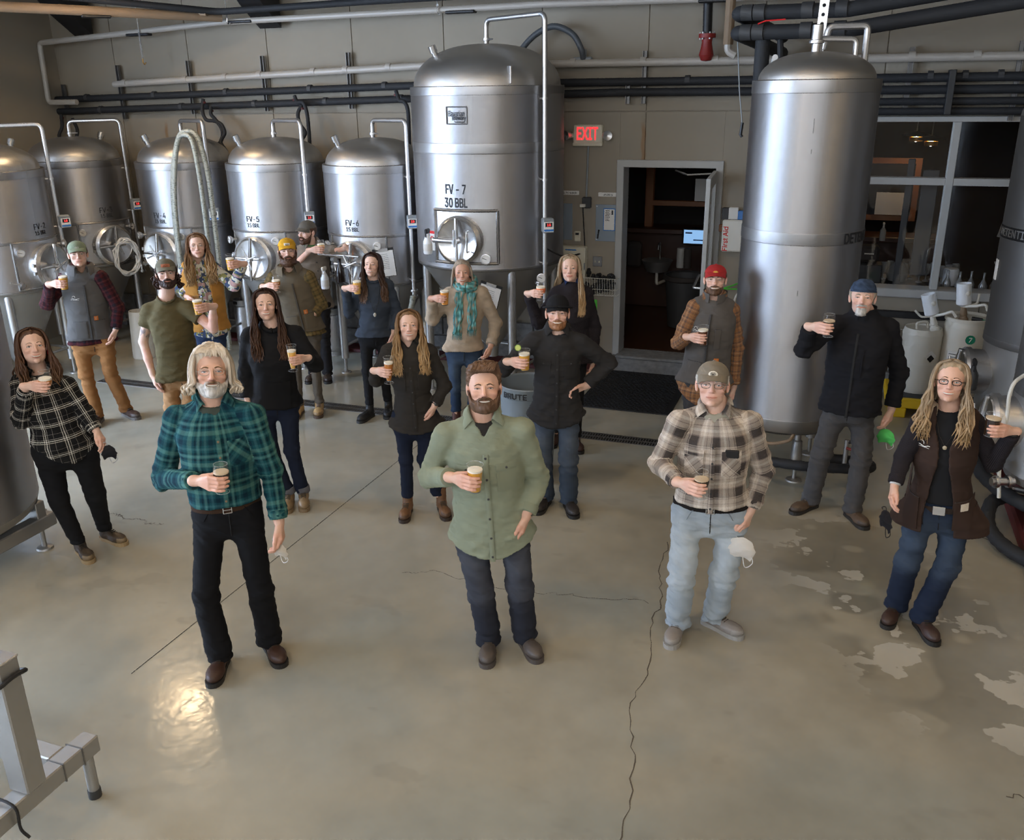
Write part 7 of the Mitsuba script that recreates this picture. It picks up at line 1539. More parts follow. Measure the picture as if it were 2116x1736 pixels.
# joints of the figures in metres: [own right, own left]
JOINTS = {
    1: dict(eye=(-4.897, 4.288, 1.601), sh=[(-5.119, 4.313, 1.329), (-4.834, 4.417, 1.304)], hip=[(-5.039, 4.342, 0.831), (-4.807, 4.427, 0.842)], kn=[(-5.016, 4.336, 0.452), (-4.854, 4.509, 0.437)], an=[(-4.977, 4.401, 0.090), (-4.961, 4.633, 0.090)], toe=[(-4.787, 4.300, 0.000), (-4.748, 4.604, 0.000)], fd=[(0.884, -0.467, 0.000), (0.991, -0.136, 0.000)], el=[(-5.022, 4.178, 1.112), (-4.747, 4.449, 1.091)], wr=[None, (-4.655, 4.430, 0.988)], glass=[(-4.698, 4.148, 1.489), (-4.712, 4.143, 1.339)], gt='tulip', gs='R'),
    2: dict(eye=(-6.856, 6.692, 1.712), sh=[(-7.098, 6.709, 1.463), (-6.763, 6.832, 1.481)], hip=[(-7.058, 6.724, 0.833), (-6.822, 6.810, 0.854)], kn=[(-7.002, 6.663, 0.491), (-6.839, 6.821, 0.475)], an=[(-6.946, 6.667, 0.090), (-6.801, 6.916, 0.090)], toe=[(-6.855, 6.472, 0.000), (-6.597, 6.850, 0.000)], fd=[(0.425, -0.905, 0.000), (0.952, -0.306, 0.000)], el=[(-7.230, 6.575, 1.238), (-6.670, 6.898, 1.160)], wr=[None, (-6.678, 6.821, 0.957)], glass=[(-6.864, 6.475, 1.566), (-6.868, 6.474, 1.419)], gt='pint', gs='R'),
    3: dict(eye=(-5.443, 6.235, 1.687), sh=[(-5.697, 6.248, 1.352), (-5.378, 6.366, 1.365)], hip=[(-5.605, 6.283, 0.760), (-5.444, 6.341, 0.757)], kn=[(-5.605, 6.240, 0.467), (-5.443, 6.299, 0.464)], an=[(-5.619, 6.256, 0.090), (-5.457, 6.315, 0.090)], toe=[(-5.574, 6.046, 0.000), (-5.349, 6.130, 0.000)], fd=[(0.211, -0.978, -0.000), (0.503, -0.865, 0.000)], el=[(-5.807, 6.230, 1.057), (-5.149, 6.386, 1.184)], wr=[(-5.711, 6.179, 0.762), None], glass=[(-5.119, 6.184, 1.507), (-5.117, 6.185, 1.368)], gt='pint', gs='L'),
    4: dict(eye=(-5.898, 7.233, 1.747), sh=[(-6.102, 7.265, 1.508), (-5.838, 7.362, 1.523)], hip=[(-6.013, 7.298, 0.874), (-5.873, 7.349, 0.882)], kn=[(-6.006, 7.258, 0.574), (-5.874, 7.306, 0.587)], an=[(-6.019, 7.274, 0.090), (-5.887, 7.323, 0.090)], toe=[(-5.974, 7.064, 0.000), (-5.779, 7.137, 0.000)], fd=[(0.211, -0.978, -0.000), (0.503, -0.865, 0.000)], el=[(-6.168, 7.219, 1.348), (-5.639, 7.382, 1.337)], wr=[(-6.041, 7.159, 1.261), None], glass=[(-5.573, 7.289, 1.658), (-5.579, 7.287, 1.531)], gt='pint', gs='L'),
    5: dict(eye=(-2.967, 3.622, 1.800), sh=[(-3.241, 3.628, 1.522), (-2.857, 3.769, 1.532)], hip=[(-3.143, 3.663, 0.948), (-2.952, 3.734, 0.963)], kn=[(-3.173, 3.570, 0.465), (-2.927, 3.740, 0.479)], an=[(-3.143, 3.585, 0.090), (-2.958, 3.810, 0.090)], toe=[(-3.062, 3.386, 0.000), (-2.788, 3.679, 0.000)], fd=[(0.377, -0.926, 0.000), (0.790, -0.613, 0.000)], el=[(-3.354, 3.586, 1.163), (-2.808, 3.808, 1.189)], wr=[None, (-2.749, 3.745, 0.918)], glass=[(-2.848, 3.452, 1.375), (-2.857, 3.449, 1.214)], gt='tulip', gs='R'),
    6: dict(eye=(-3.969, 5.541, 1.662), sh=[(-4.167, 5.575, 1.411), (-3.840, 5.695, 1.421)], hip=[(-4.121, 5.592, 0.872), (-3.939, 5.659, 0.878)], kn=[(-4.085, 5.566, 0.478), (-3.939, 5.634, 0.471)], an=[(-3.999, 5.623, 0.090), (-3.906, 5.685, 0.090)], toe=[(-3.908, 5.428, 0.000), (-3.791, 5.503, 0.000)], fd=[(0.425, -0.905, 0.000), (0.532, -0.846, 0.000)], el=[(-4.240, 5.569, 1.129), (-3.671, 5.672, 1.197)], wr=[(-4.211, 5.516, 0.904), None], glass=[(-3.705, 5.425, 1.397), (-3.706, 5.425, 1.220)], gt='pilsner', gs='L'),
    7: dict(eye=(-5.034, 7.471, 1.695), sh=[(-5.246, 7.500, 1.423), (-4.918, 7.620, 1.428)], hip=[(-5.085, 7.559, 0.870), (-4.919, 7.620, 0.877)], kn=[(-5.089, 7.513, 0.567), (-4.921, 7.600, 0.568)], an=[(-5.116, 7.522, 0.090), (-4.944, 7.636, 0.090)], toe=[(-5.059, 7.315, 0.000), (-4.849, 7.443, 0.000)], fd=[(0.262, -0.965, -0.000), (0.441, -0.898, 0.000)], el=[(-5.328, 7.406, 1.239), (-4.839, 7.681, 1.147)], wr=[None, (-4.871, 7.573, 1.061)], glass=[(-5.061, 7.269, 1.496), (-5.061, 7.269, 1.332)], gt='tulip', gs='R'),
    8: dict(eye=(-5.568, 8.555, 1.695), sh=[(-5.667, 8.625, 1.478), (-5.408, 8.720, 1.496)], hip=[(-5.628, 8.639, 0.876), (-5.457, 8.702, 0.884)], kn=[(-5.609, 8.604, 0.547), (-5.453, 8.661, 0.544)], an=[(-5.620, 8.621, 0.090), (-5.464, 8.678, 0.090)], toe=[(-5.575, 8.411, 0.000), (-5.356, 8.492, 0.000)], fd=[(0.211, -0.978, -0.000), (0.503, -0.865, 0.000)], el=[(-5.648, 8.525, 1.357), (-5.267, 8.708, 1.483)], wr=[None, (-5.072, 8.652, 1.543)], glass=[(-5.291, 8.486, 1.617), (-5.286, 8.488, 1.507)], gt='tulip', gs='R'),
    9: dict(eye=(-4.250, 7.659, 1.570), sh=[(-4.396, 7.712, 1.353), (-4.151, 7.802, 1.359)], hip=[(-4.379, 7.718, 0.864), (-4.202, 7.783, 0.861)], kn=[(-4.360, 7.660, 0.488), (-4.233, 7.772, 0.488)], an=[(-4.362, 7.659, 0.090), (-4.238, 7.834, 0.090)], toe=[(-4.380, 7.445, 0.000), (-4.157, 7.635, 0.000)], fd=[(-0.084, -0.996, -0.000), (0.377, -0.926, 0.000)], el=[(-4.502, 7.641, 1.091), (-4.085, 7.847, 1.082)], wr=[None, (-4.095, 7.769, 0.898)], glass=[(-4.305, 7.489, 1.482), (-4.310, 7.487, 1.309)], gt='pint', gs='R'),
    10: dict(eye=(-2.893, 5.732, 1.535), sh=[(-3.090, 5.767, 1.327), (-2.809, 5.870, 1.323)], hip=[(-3.021, 5.792, 0.757), (-2.839, 5.859, 0.770)], kn=[(-2.996, 5.763, 0.458), (-2.871, 5.821, 0.452)], an=[(-3.012, 5.783, 0.090), (-2.772, 5.896, 0.090)], toe=[(-2.956, 5.575, 0.000), (-2.645, 5.722, 0.000)], fd=[(0.262, -0.965, -0.000), (0.590, -0.807, 0.000)], el=[(-3.182, 5.712, 1.101), (-2.717, 5.936, 1.031)], wr=[None, (-2.756, 5.815, 0.911)], glass=[(-2.950, 5.499, 1.358), (-2.959, 5.495, 1.170)], gt='pilsner', gs='R'),
    11: dict(eye=(-3.183, 7.419, 1.592), sh=[(-3.336, 7.469, 1.391), (-3.061, 7.570, 1.396)], hip=[(-3.317, 7.476, 0.857), (-3.142, 7.540, 0.864)], kn=[(-3.300, 7.440, 0.497), (-3.149, 7.495, 0.495)], an=[(-3.308, 7.458, 0.090), (-3.157, 7.514, 0.090)], toe=[(-3.263, 7.248, 0.000), (-3.049, 7.328, 0.000)], fd=[(0.211, -0.978, -0.000), (0.503, -0.865, 0.000)], el=[(-3.479, 7.374, 1.158), (-2.952, 7.642, 1.095)], wr=[None, (-2.956, 7.502, 0.908)], glass=[(-3.281, 7.234, 1.491), (-3.281, 7.234, 1.338)], gt='pint', gs='R'),
    12: dict(eye=(-1.690, 4.180, 1.661), sh=[(-1.930, 4.199, 1.374), (-1.539, 4.342, 1.396)], hip=[(-1.830, 4.235, 0.781), (-1.586, 4.325, 0.795)], kn=[(-1.754, 4.213, 0.409), (-1.545, 4.305, 0.404)], an=[(-1.727, 4.258, 0.090), (-1.537, 4.358, 0.090)], toe=[(-1.667, 4.051, 0.000), (-1.393, 4.199, 0.000)], fd=[(0.278, -0.960, -0.000), (0.671, -0.741, 0.000)], el=[(-2.046, 4.199, 1.098), (-1.471, 4.420, 1.078)], wr=[None, (-1.492, 4.274, 0.907)], glass=[(-1.659, 3.957, 1.337), (-1.666, 3.955, 1.159)], gt='pint', gs='R'),
    13: dict(eye=(-1.895, 6.154, 1.597), sh=[(-2.087, 6.190, 1.379), (-1.760, 6.310, 1.359)], hip=[(-2.023, 6.214, 0.817), (-1.838, 6.282, 0.814)], kn=[(-2.023, 6.199, 0.412), (-1.828, 6.236, 0.414)], an=[(-2.019, 6.250, 0.090), (-1.824, 6.252, 0.090)], toe=[(-2.026, 6.035, 0.000), (-1.716, 6.066, 0.000)], fd=[(-0.032, -0.999, -0.000), (0.503, -0.865, 0.000)], el=[(-2.287, 6.053, 1.167), (-1.569, 6.423, 1.178)], wr=[None, (-1.716, 6.305, 1.015)], glass=[(-2.068, 5.899, 1.391), (-2.060, 5.902, 1.217)], gt='pint', gs='R'),
    14: dict(eye=(-2.198, 7.489, 1.671), sh=[(-2.322, 7.551, 1.445), (-2.092, 7.635, 1.441)], hip=[(-2.291, 7.562, 0.919), (-2.126, 7.623, 0.917)], kn=[(-2.316, 7.560, 0.557), (-2.120, 7.553, 0.579)], an=[(-2.361, 7.615, 0.090), (-2.137, 7.539, 0.090)], toe=[(-2.330, 7.402, 0.000), (-2.036, 7.350, 0.000)], fd=[(0.142, -0.990, -0.000), (0.472, -0.882, 0.000)], el=[(-2.475, 7.452, 1.175), (-2.015, 7.685, 1.117)], wr=[None, (-2.012, 7.643, 0.829)], glass=[(-2.398, 7.288, 1.566), (-2.392, 7.290, 1.443)], gt='tulip', gs='R'),
    15: dict(eye=(-0.907, 7.161, 1.707), sh=[(-1.061, 7.211, 1.472), (-0.780, 7.314, 1.444)], hip=[(-1.050, 7.215, 0.849), (-0.853, 7.287, 0.837)], kn=[(-1.026, 7.181, 0.512), (-0.834, 7.251, 0.500)], an=[(-1.029, 7.201, 0.090), (-0.836, 7.272, 0.090)], toe=[(-0.983, 6.991, 0.000), (-0.728, 7.086, 0.000)], fd=[(0.211, -0.978, -0.000), (0.503, -0.865, 0.000)], el=[(-1.172, 7.149, 1.181), (-0.724, 7.356, 1.130)], wr=[None, (-0.721, 7.336, 0.784)], glass=[(-0.955, 6.973, 1.373), (-0.943, 6.977, 1.228)], gt='pint', gs='R'),
    16: dict(eye=(-0.581, 4.758, 1.609), sh=[(-0.761, 4.799, 1.364), (-0.378, 4.939, 1.357)], hip=[(-0.685, 4.826, 0.793), (-0.432, 4.919, 0.795)], kn=[(-0.687, 4.759, 0.389), (-0.453, 4.871, 0.404)], an=[(-0.700, 4.795, 0.090), (-0.499, 4.921, 0.090)], toe=[(-0.707, 4.580, 0.000), (-0.305, 4.827, 0.000)], fd=[(-0.032, -0.999, -0.000), (0.900, -0.436, 0.000)], el=[(-0.850, 4.766, 1.110), (-0.288, 5.004, 1.033)], wr=[None, (-0.335, 4.891, 0.829)], glass=[(-0.576, 4.526, 1.214), (-0.578, 4.525, 1.025)], gt='tulip', gs='R'),
    17: dict(eye=(0.179, 6.711, 1.727), sh=[(0.012, 6.756, 1.515), (0.383, 6.893, 1.488)], hip=[(0.091, 6.785, 0.884), (0.282, 6.855, 0.873)], kn=[(0.023, 6.778, 0.495), (0.310, 6.784, 0.506)], an=[(-0.018, 6.845, 0.090), (0.296, 6.761, 0.090)], toe=[(-0.150, 6.675, 0.000), (0.404, 6.575, 0.000)], fd=[(-0.613, -0.790, -0.000), (0.503, -0.865, 0.000)], el=[(-0.173, 6.603, 1.353), (0.503, 6.968, 1.125)], wr=[None, (0.480, 6.907, 0.862)], glass=[(-0.025, 6.423, 1.654), (-0.022, 6.424, 1.514)], gt='tulip', gs='R'),
    18: dict(eye=(0.644, 5.268, 1.591), sh=[(0.538, 5.336, 1.333), (0.818, 5.439, 1.323)], hip=[(0.614, 5.364, 0.775), (0.813, 5.437, 0.759)], kn=[(0.582, 5.349, 0.420), (0.797, 5.349, 0.432)], an=[(0.559, 5.423, 0.090), (0.701, 5.317, 0.090)], toe=[(0.501, 5.216, 0.000), (0.782, 5.118, 0.000)], fd=[(-0.273, -0.962, -0.000), (0.377, -0.926, 0.000)], el=[(0.468, 5.332, 1.096), (0.949, 5.402, 1.091)], wr=[(0.438, 5.235, 0.953), None], glass=[(0.883, 5.228, 1.421), (0.876, 5.226, 1.339)], gt='pintS', gs='L'),
}
BLK = (.009, .009, .010); DENIM = (.022, .036, .075); NAVY = (.010, .014, .028)
G_ = {}
def fig(n, lab, **o):
    try:
        G_[n] = build_person(lab, JOINTS[n], o)
    except Exception:
        import traceback; print('FIGURE', n); traceback.print_exc()
    return G_.get(n)
SLIM = (.074, .052, .044); REG = (.086, .066, .060); WIDE = (.092, .074, .070)
# front row
fig(5, 'person in a teal plaid shirt with shaggy white hair and beard', s=1.06, res=.0034, skin='a', hairc='white', hair='shag', roll=4, beard='full', beardc='greywhite', beard2='ginger_brown', brow='lightbrown', glasses=(.0013, (.35, .30, .24)), smile=.9, teeth=.9, squint=.7, iris=(.10, .14, .18),
    top=dict(mat='plaid_teal', hem=.086, collar='fold', v=.075, vw=.05, gap=34, placket=(.18, .86), nb=5, bm='beige_wrap', pockets=[(.045, .155, .58, .82, False)], amp=.007, r=(.066, .060, .045)), under=(.05, .06, .05), bw=.97, belly=1.05, bd=1.04,
    pants=dict(c=(.006, .006, .007), r=(.090, .070, .074), amp=.009, cuff=.06), belt=(.035, .018, .010), shoes=('mid', (.040, .019, .012), None), beer='stout', fill=.9, glass_label='stemmed glass of black beer held by the person in teal plaid',
    hand=dict(curl=1.3, thumb=(-.3, 1, 0), palm=(-1, -.2, 0)))
fig(12, 'person in a sage green shirt with short brown hair and beard', s=1.04, res=.0034, skin='a', hairc='mid', hair='short', htop=.020, beard='full', beardc='mid', smile=1.0, teeth=1.0, squint=.62, jaw=1.08, fat=.5, roll=-1,
    top=dict(name='shirt', c=(.215, .235, .165), hem=-.115, curve=.05, collar='fold', v=.10, vw=.062, gap=38, placket=(-.20, .86), nb=6, pockets=[(-.165, -.055, .50, .76, True), (.055, .165, .50, .76, True)], amp=.008, r=(.068, .062, .047), csize=1.15), under=(.025, .022, .020), bw=.98, belly=1.12, bd=1.10,
    pants=dict(c=(.018, .020, .028), fade=(.045, .047, .052), r=(.094, .074, .074), amp=.011, cuff=.05), shoes=('low', (.075, .060, .050), (.06, .05, .045)), beer='gold', emblem='beige_wrap', glass_label='pint of golden beer held by the person in the sage green shirt',
    hand=dict(curl=.9, dir=(-.25, .15, -1), thumb=(-.35, 1, 0), palm=(-1, -.35, 0)))
fig(16, 'person in a cream and black plaid shirt, pale jeans, taupe cap and wire glasses', s=1.02, res=.0034, skin='c', hairc='greywhite', hair='fringe', smile=.25, squint=.75, red=1.4, glasses=(.0014, (.10, .08, .07)), brow='greywhite', cap=dict(kind='ball', c=(.17, .145, .11), badge=(.62, .58, .50), mark=(.06, .05, .04), size=(.021, .017, 'round'), brim=.07, low=.052),
    top=dict(mat='plaid_cream', hem=.084, collar='fold', v=.085, vw=.05, gap=32, placket=(.12, .86), nb=5, pockets=[(-.155, -.05, .52, .78, True), (.05, .155, .52, .78, False)], amp=.009, r=(.068, .060, .046)), under=(.30, .28, .22), bw=.97, belly=1.1, bd=1.06,
    pants=dict(c=(.27, .31, .34), fade=(.13, .13, .12), r=(.094, .078, .076), amp=.014, cuff=.06), belt=(.012, .010, .009), shoes=('low', (.20, .175, .155), (.26, .25, .23)), beer='stout', glass_label='tall stemmed glass of black beer held by the person in cream plaid',
    hand=dict(curl=1.2, thumb=(-.5, .9, 0), palm=(-1, -.3, 0)))
fig(18, 'person in a dark brown vest and black rimmed glasses at the right edge', s=.98, res=.0034, fem=True, skin='a', hairc='ashblonde', tip='blonde', hair='long', len=.34, hvar=.5, wave=.016, locks=130, smile=.5, teeth=.5, squint=.7, glasses=(.0024, (.012, .008, .008)), brow='brown', iris=(.10, .13, .10), hspread=1.15,
    top=dict(mat='rib_cloth', c=(.03, .02, .02), cc=(.03, .02, .02), hem=-.06, r=(.056, .050, .040), amp=.004, name='cardigan', open=lambda t: .075 + .0 * t), under=(.012, .012, .013), bw=1.0, bd=1.08, belly=1.08,
    vest=dict(c=(.034, .020, .015), lining=(.33, .24, .16), hem=-.10, open=lambda t: .030 + .055 * np.clip((.62 - t) / .6, -.3, 1) + .045 * np.clip((t - .7) / .3, 0, 1), collar='lapel', collarc=(.33, .24, .16), gap=40, pockets=[(.075, .175, -.08, .22), (-.19, -.11, -.12, .22)], patch=(.13, .16), patchc=(.50, .44, .36), logo=(-.115, .80), amp=.008, off=.030),
    pants=dict(c=(.009, .014, .028), fade=(.035, .048, .062), r=(.088, .070, .070), amp=.010, cuff=.055), belt=(.03, .02, .015), plate=True, beltz=.05, shoes=('mid', (.035, .018, .013), None), beer='stout', emblem='grey_plastic', glass_label='small glass of black beer held up by the person in the brown vest',
    hand=dict(curl=1.0, thumb=(.2, 1, 0), palm=(1, -.3, 0)))
fig(1, 'person in black and white plaid leaning on the large tank at left', s=.98, res=.0034, fem=True, skin='c', hairc='brown', tip='lightbrown', tipz=(-.15, -.34), hair='long', len=.27, locks=90, smile=1.0, teeth=1.0, squint=.8, fat=.6, jaw=1.08, roll=2, hyaw=8, yaw=10,
    top=dict(mat='plaid_black', hem=-.05, curve=.10, collar='fold', v=.10, vw=.060, gap=40, amp=.008, r=(.062, .058, .044), off=.020), under=(.010, .010, .010), bw=1.14, bd=1.28, belly=1.22, waist=1.12,
    pants=dict(c=(.008, .008, .009), r=(.100, .066, .048), amp=.006, cuff=.10), shoes=('mid', (.045, .030, .018), (.26, .18, .09)), beer='amber', fill=.75, glass_label='stemmed glass of amber beer held before black and white plaid',
    hand=dict(curl=1.1, thumb=(-.6, 1, 0), palm=(-1, -.6, 0)))
# second row
fig(6, 'person in a black hoodie with very long dark brown hair holding a footed glass', s=.98, fem=True, skin='c', hairc='dark', tip='brown', hair='long', len=.40, locks=130, smile=.7, teeth=.7, squint=.75, hfwd=(.09, .13),
    top=dict(name='hoodie', c=BLK, hem=-.03, amp=.008, r=(.064, .058, .046), off=.020, crew=2, pockets=[(-.11, .11, -.02, .36, False)]), pants=dict(c=NAVY, r=(.082, .058, .050), amp=.007, turnup=(.10, .10, .11), cuff=.09), shoes=('mid', (.22, .15, .08), (.20, .14, .08)), beer='hazy', glass_label='footed glass of hazy beer held by the person in the black hoodie',
    hand=dict(curl=.8, thumb=(.3, 1, 0), palm=(1, 0, 0)))
fig(10, 'person with long wavy blonde hair in a black button shirt, thumb in the jeans pocket', s=.96, fem=True, skin='c', hairc='lightbrown', tip='blonde', tipz=(.06, -.22), hair='long', len=.36, locks=150, wave=.015, smile=.9, teeth=.9, squint=.75,
    top=dict(c=(.028, .025, .022), hem=-.06, curve=.03, collar='fold', v=.07, vw=.042, gap=32, placket=(-.05, .86), pockets=[(-.135, -.045, .52, .76, True), (.045, .135, .52, .76, True)], amp=.007, r=(.056, .050, .040), off=.016), pants=dict(c=NAVY, r=SLIM, amp=.006, cuff=.13), shoes=('boot', (.13, .065, .030), (.03, .02, .015)), beer='amber', glass_label='footed glass of amber beer held by the person with wavy blonde hair',
    hand=dict(curl=.9, dir=(-.4, .1, -1), thumb=(-.5, 1, 0), palm=(-1, -.4, 0)))
fig(13, 'person in a black wool cap and charcoal work shirt with one hand on the hip', s=1.0, skin='c', hairc='ginger', hair='fringe', beard='short', beardc='ginger', smile=1.0, teeth=1.0, squint=.62, red=1.3, cap=dict(kind='ball', c=(.010, .010, .011), band=(.012, .012, .013), brim=.035, low=.050, puff=.016, cb=(.010, .010, .011)),
    top=dict(c=(.024, .023, .023), hem=-.10, curve=.04, collar='fold', v=.045, vw=.04, gap=22, placket=(-.15, .90), nb=6, pockets=[(-.155, -.05, .54, .78, True), (.05, .155, .54, .78, True)], amp=.011, r=(.066, .060, .048), csize=1.1), pants=dict(c=(.034, .046, .064), fade=(.04, .044, .05), r=(.090, .074, .072), amp=.012, cuff=.05), shoes=('low', (.022, .018, .016), None), beer='gold', emblem='beige_wrap', glass_label='pint of golden beer with a lime slice held by the person in the black cap',
    hand=dict(curl=1.0, dir=(-1, .40, -.25), thumb=(0, .4, .9), palm=(-.3, .2, -1)))
fig(17, 'person in a black jacket and blue bandana with a grey goatee', s=1.02, skin='c', hairc='grey', hair='fringe', beard='goatee', beardc='greywhite', stubble=np.array([.80, .80, .82]), smile=.9, squint=.60, red=1.3, jaw=1.08, cap=dict(kind='bandana', c=(.030, .045, .075)), yaw=-6,
    top=dict(name='jacket', c=(.010, .010, .012), hem=-.02, collar='stand', gap=14, v=.03, vw=.03, zip=(-.05, .95), pockets=[(.05, .06, .45, .78, False)], amp=.010, r=(.070, .064, .052), off=.026), under=(.012, .012, .016), bw=1.0, bd=1.1, belly=1.08, pants=dict(c=(.058, .056, .056), r=WIDE, amp=.012, cuff=.06), shoes=('low', (.085, .055, .035), (.02, .018, .016)), beer='stout', glass_label='stemmed glass of black beer held out by the person in the bandana',
    hand=dict(curl=1.1, thumb=(-.3, 1, 0), palm=(-1, -.2, 0)))
fig(3, 'person in an olive t-shirt and grey cap with a dark beard', s=1.0, skin='c', hairc='dark', hair='curls', beard='full', beardc='dark', smile=-.1, squint=.8, bare=(1.0, 1.0), bare_up=.50, tattoo=True, cap=dict(kind='ball', c=(.115, .105, .075), c2=(.14, .13, .10), badge=(.36, .13, .07), mark=(.20, .06, .03), size=(.031, .024, 'sq'), cb=(.13, .12, .09)),
    top=dict(name='t_shirt', c=(.082, .066, .030), hem=-.04, amp=.010, r=(.072, .066, .05), crew=1, off=.016, jit=.08), pants=dict(c=(.30, .165, .075), r=REG, amp=.012, cuff=.06), shoes=('mid', (.06, .035, .02), None), beer='gold', glass_label='pint of golden beer held by the person in the olive t-shirt',
    hand=dict(curl=.8, thumb=(.2, 1, 0), palm=(1, -.1, 0)))
# back row
fig(2, 'person in a grey work vest, dark red plaid sleeves and green cap', s=1.0, skin='c', hairc='brown', hair='fringe', smile=.2, squint=.8, red=1.2, fat=.4, cap=dict(kind='ball', c=(.16, .19, .13), c2=(.02, .03, .06), cb=(.16, .19, .13), mark=(.6, .58, .5), badge=(.17, .20, .14), size=(.026, .016, 'sq')),
    top=dict(mat='plaid_wine', hem=-.02, collar='fold', gap=30, v=.05, vw=.04, amp=.008, r=(.066, .062, .048)), vest=dict(c=(.092, .088, .084), lining=(.02, .02, .02), hem=.03, collar='lapel', gap=26, zip=(.07, .92), pockets=[(.03, .14, .09, .36), (-.14, -.03, .09, .36)], patch=(.062, .40), logo=(-.10, .72), amp=.010, v=.05, vw=.04, off=.032),
    pants=dict(c=(.27, .125, .045), r=REG, amp=.013, cuff=.06), shoes=('mid', (.045, .024, .018), (.12, .11, .10)), beer='gold', emblem='cream_plastic', glass_label='pint of golden beer held by the person in the grey work vest',
    hand=dict(curl=.9, dir=(-.35, .1, -1), thumb=(-.4, 1, 0), palm=(-1, -.3, 0)))
fig(4, 'person with very long brown hair in a tan vest over a floral shirt', s=1.0, skin='c', hairc='ginger_brown', tip='blonde', tipz=(-.05, -.30), hair='long', len=.36, locks=120, wave=.018, smile=.6, squint=.8, glasses=(.0012, (.45, .36, .25)), hfwd=(.09, .13), yaw=4,
    top=dict(mat='floral_cloth', cm='floral_cloth', hem=-.04, curve=.03, collar='fold', gap=30, v=.06, vw=.04, placket=(-.1, .86), bm='paper', amp=.008, r=(.062, .056, .046), off=.016), bw=1.15, vest=dict(c=(.40, .19, .045), hem=.02, open=lambda t: .052 + .02 * np.clip(1 - t, 0, 1), shift=.0, amp=.007, off=.024, lining=(.25, .13, .04)),
    pants=dict(c=DENIM, r=REG, amp=.008), shoes=('mid', (.05, .03, .02), None), beer='gold', fill=.8, glass_label='small glass of golden beer held up by the person in the tan vest',
    hand=dict(curl=.8, palm=(1, 0, 0)))
fig(7, 'person in a mustard cap and olive brown work vest with a dark beard', s=1.0, skin='c', hairc='brown', hair='fringe', beard='long', beardc='brown', smile=.5, squint=.55, red=1.2, cap=dict(kind='ball', c=(.50, .26, .02), badge=(.62, .56, .46), mark=(.08, .05, .03), size=(.024, .020, 'sq'), cb=(.50, .26, .02)),
    top=dict(mat='plaid_moss', hem=-.02, collar='fold', gap=28, v=.05, vw=.04, amp=.008, r=(.066, .060, .048)), vest=dict(c=(.105, .085, .058), lining=(.035, .027, .018), hem=.03, collar='lapel', gap=28, zip=(.07, .92), pockets=[(.03, .14, .09, .36), (-.14, -.03, .09, .36)], patch=(.06, .40), amp=.009, v=.06, vw=.05, off=.032),
    pants=dict(c=(.085, .072, .056), r=SLIM, amp=.010, cuff=.10), shoes=('mid', (.36, .23, .10), (.07, .045, .03)), beer='amber', glass_label='stemmed glass of amber beer held by the person in the mustard cap',
    hand=dict(curl=1.0, dir=(-.5, .1, -1), thumb=(-.3, 1, 0), palm=(-1, -.2, 0)))
fig(8, 'person in a grey cap leaning on the third pale tank with an outstretched arm', s=1.0, skin='c', hairc='brown', hair='fringe', beard='full', beardc='brown', smile=-.1, teeth=0, yaw=22, hyaw=-46, look=.2, cap=dict(kind='ball', c=(.095, .085, .070), brim=.062, low=.050),
    top=dict(c=(.185, .155, .125), hem=-.04, collar='fold', gap=30, v=.07, vw=.05, placket=(0, .85), amp=.009, r=(.068, .062, .05), off=.016), under=(.07, .16, .06), bare=(.85, .92), cuff=(.85, .92), bw=1.2, pants=dict(c=(.016, .015, .016), r=REG, amp=.008), shoes=('mid', (.03, .02, .015), None), beer='hazy', glass_label='stemmed glass of hazy beer held by the person in the grey cap at the back',
    hand=dict(curl=1.1, dir=(.75, -.1, -.75), thumb=(-.3, .9, -.2), palm=(-.5, -.1, -.8)))
fig(9, 'person in a blue grey sweatshirt with a long pendant and dark brown hair', s=.96, fem=True, skin='c', hairc='dark', tip='mid', hair='long', len=.36, locks=110, smile=.9, teeth=.9, squint=.55, hyaw=-16, hfwd=(.07, .11),
    top=dict(name='sweatshirt', c=(.036, .045, .060), hem=-.01, amp=.008, r=(.060, .054, .044), crew=1, off=.020), bw=1.12, pants=dict(c=(.010, .010, .011), r=(.074, .050, .042), amp=.005, cuff=.14), shoes=('boot', (.014, .014, .015), (.02, .02, .02)), beer='hazy', glass_label='pint of hazy beer held by the person in the blue grey sweatshirt',
    hand=dict(curl=.9, palm=(-1, -.2, 0)))
fig(11, 'person in an oatmeal sweater and teal scarf with grey tied hair', s=.96, fem=True, skin='b', hairc='grey', hair='tied', smile=.9, teeth=.8, squint=.7,
    top=dict(name='sweater', c=(.35, .275, .20), hem=-.0, amp=.008, r=(.064, .058, .048), off=.022, jit=.22), bw=1.1, pants=dict(c=(.017, .030, .058), fade=(.04, .055, .07), r=SLIM, amp=.007, cuff=.25), shoes=('tall', (.060, .022, .016), None), beer='orange', glass_label='small glass of orange beer held by the person in the scarf',
    hand=dict(curl=1.3, thumb=(-.4, 1, 0), palm=(-1, -.2, 0)))
fig(14, 'person in a black ribbed sweater with long straight blonde hair over one shoulder', s=.98, fem=True, skin='c', hairc='ashblonde', tip='blonde', tipz=(-.02, -.30), hair='long', len=.40, locks=120, wave=.008, smile=.5, hside=(-.045, .02), hfwd=(.08, .12),
    top=dict(name='sweater', mat='rib_cloth', c=(.012, .012, .014), cc=(.012, .022, .06), cm='v_cloth', hem=-.10, collar='fold', gap=26, csize=.7, amp=.007, r=(.062, .056, .046), off=.022, cuffc=(.012, .012, .014)), bw=1.2, pants=dict(c=(.010, .010, .011), r=SLIM, amp=.006, cuff=.09), shoes=('low', (.04, .02, .015), None), beer='red', fill=.85, glass_label='round stemmed glass of red orange beer held in front of a ribbed sweater',
    hand=dict(curl=1.2, palm=(-1, -.1, 0)))
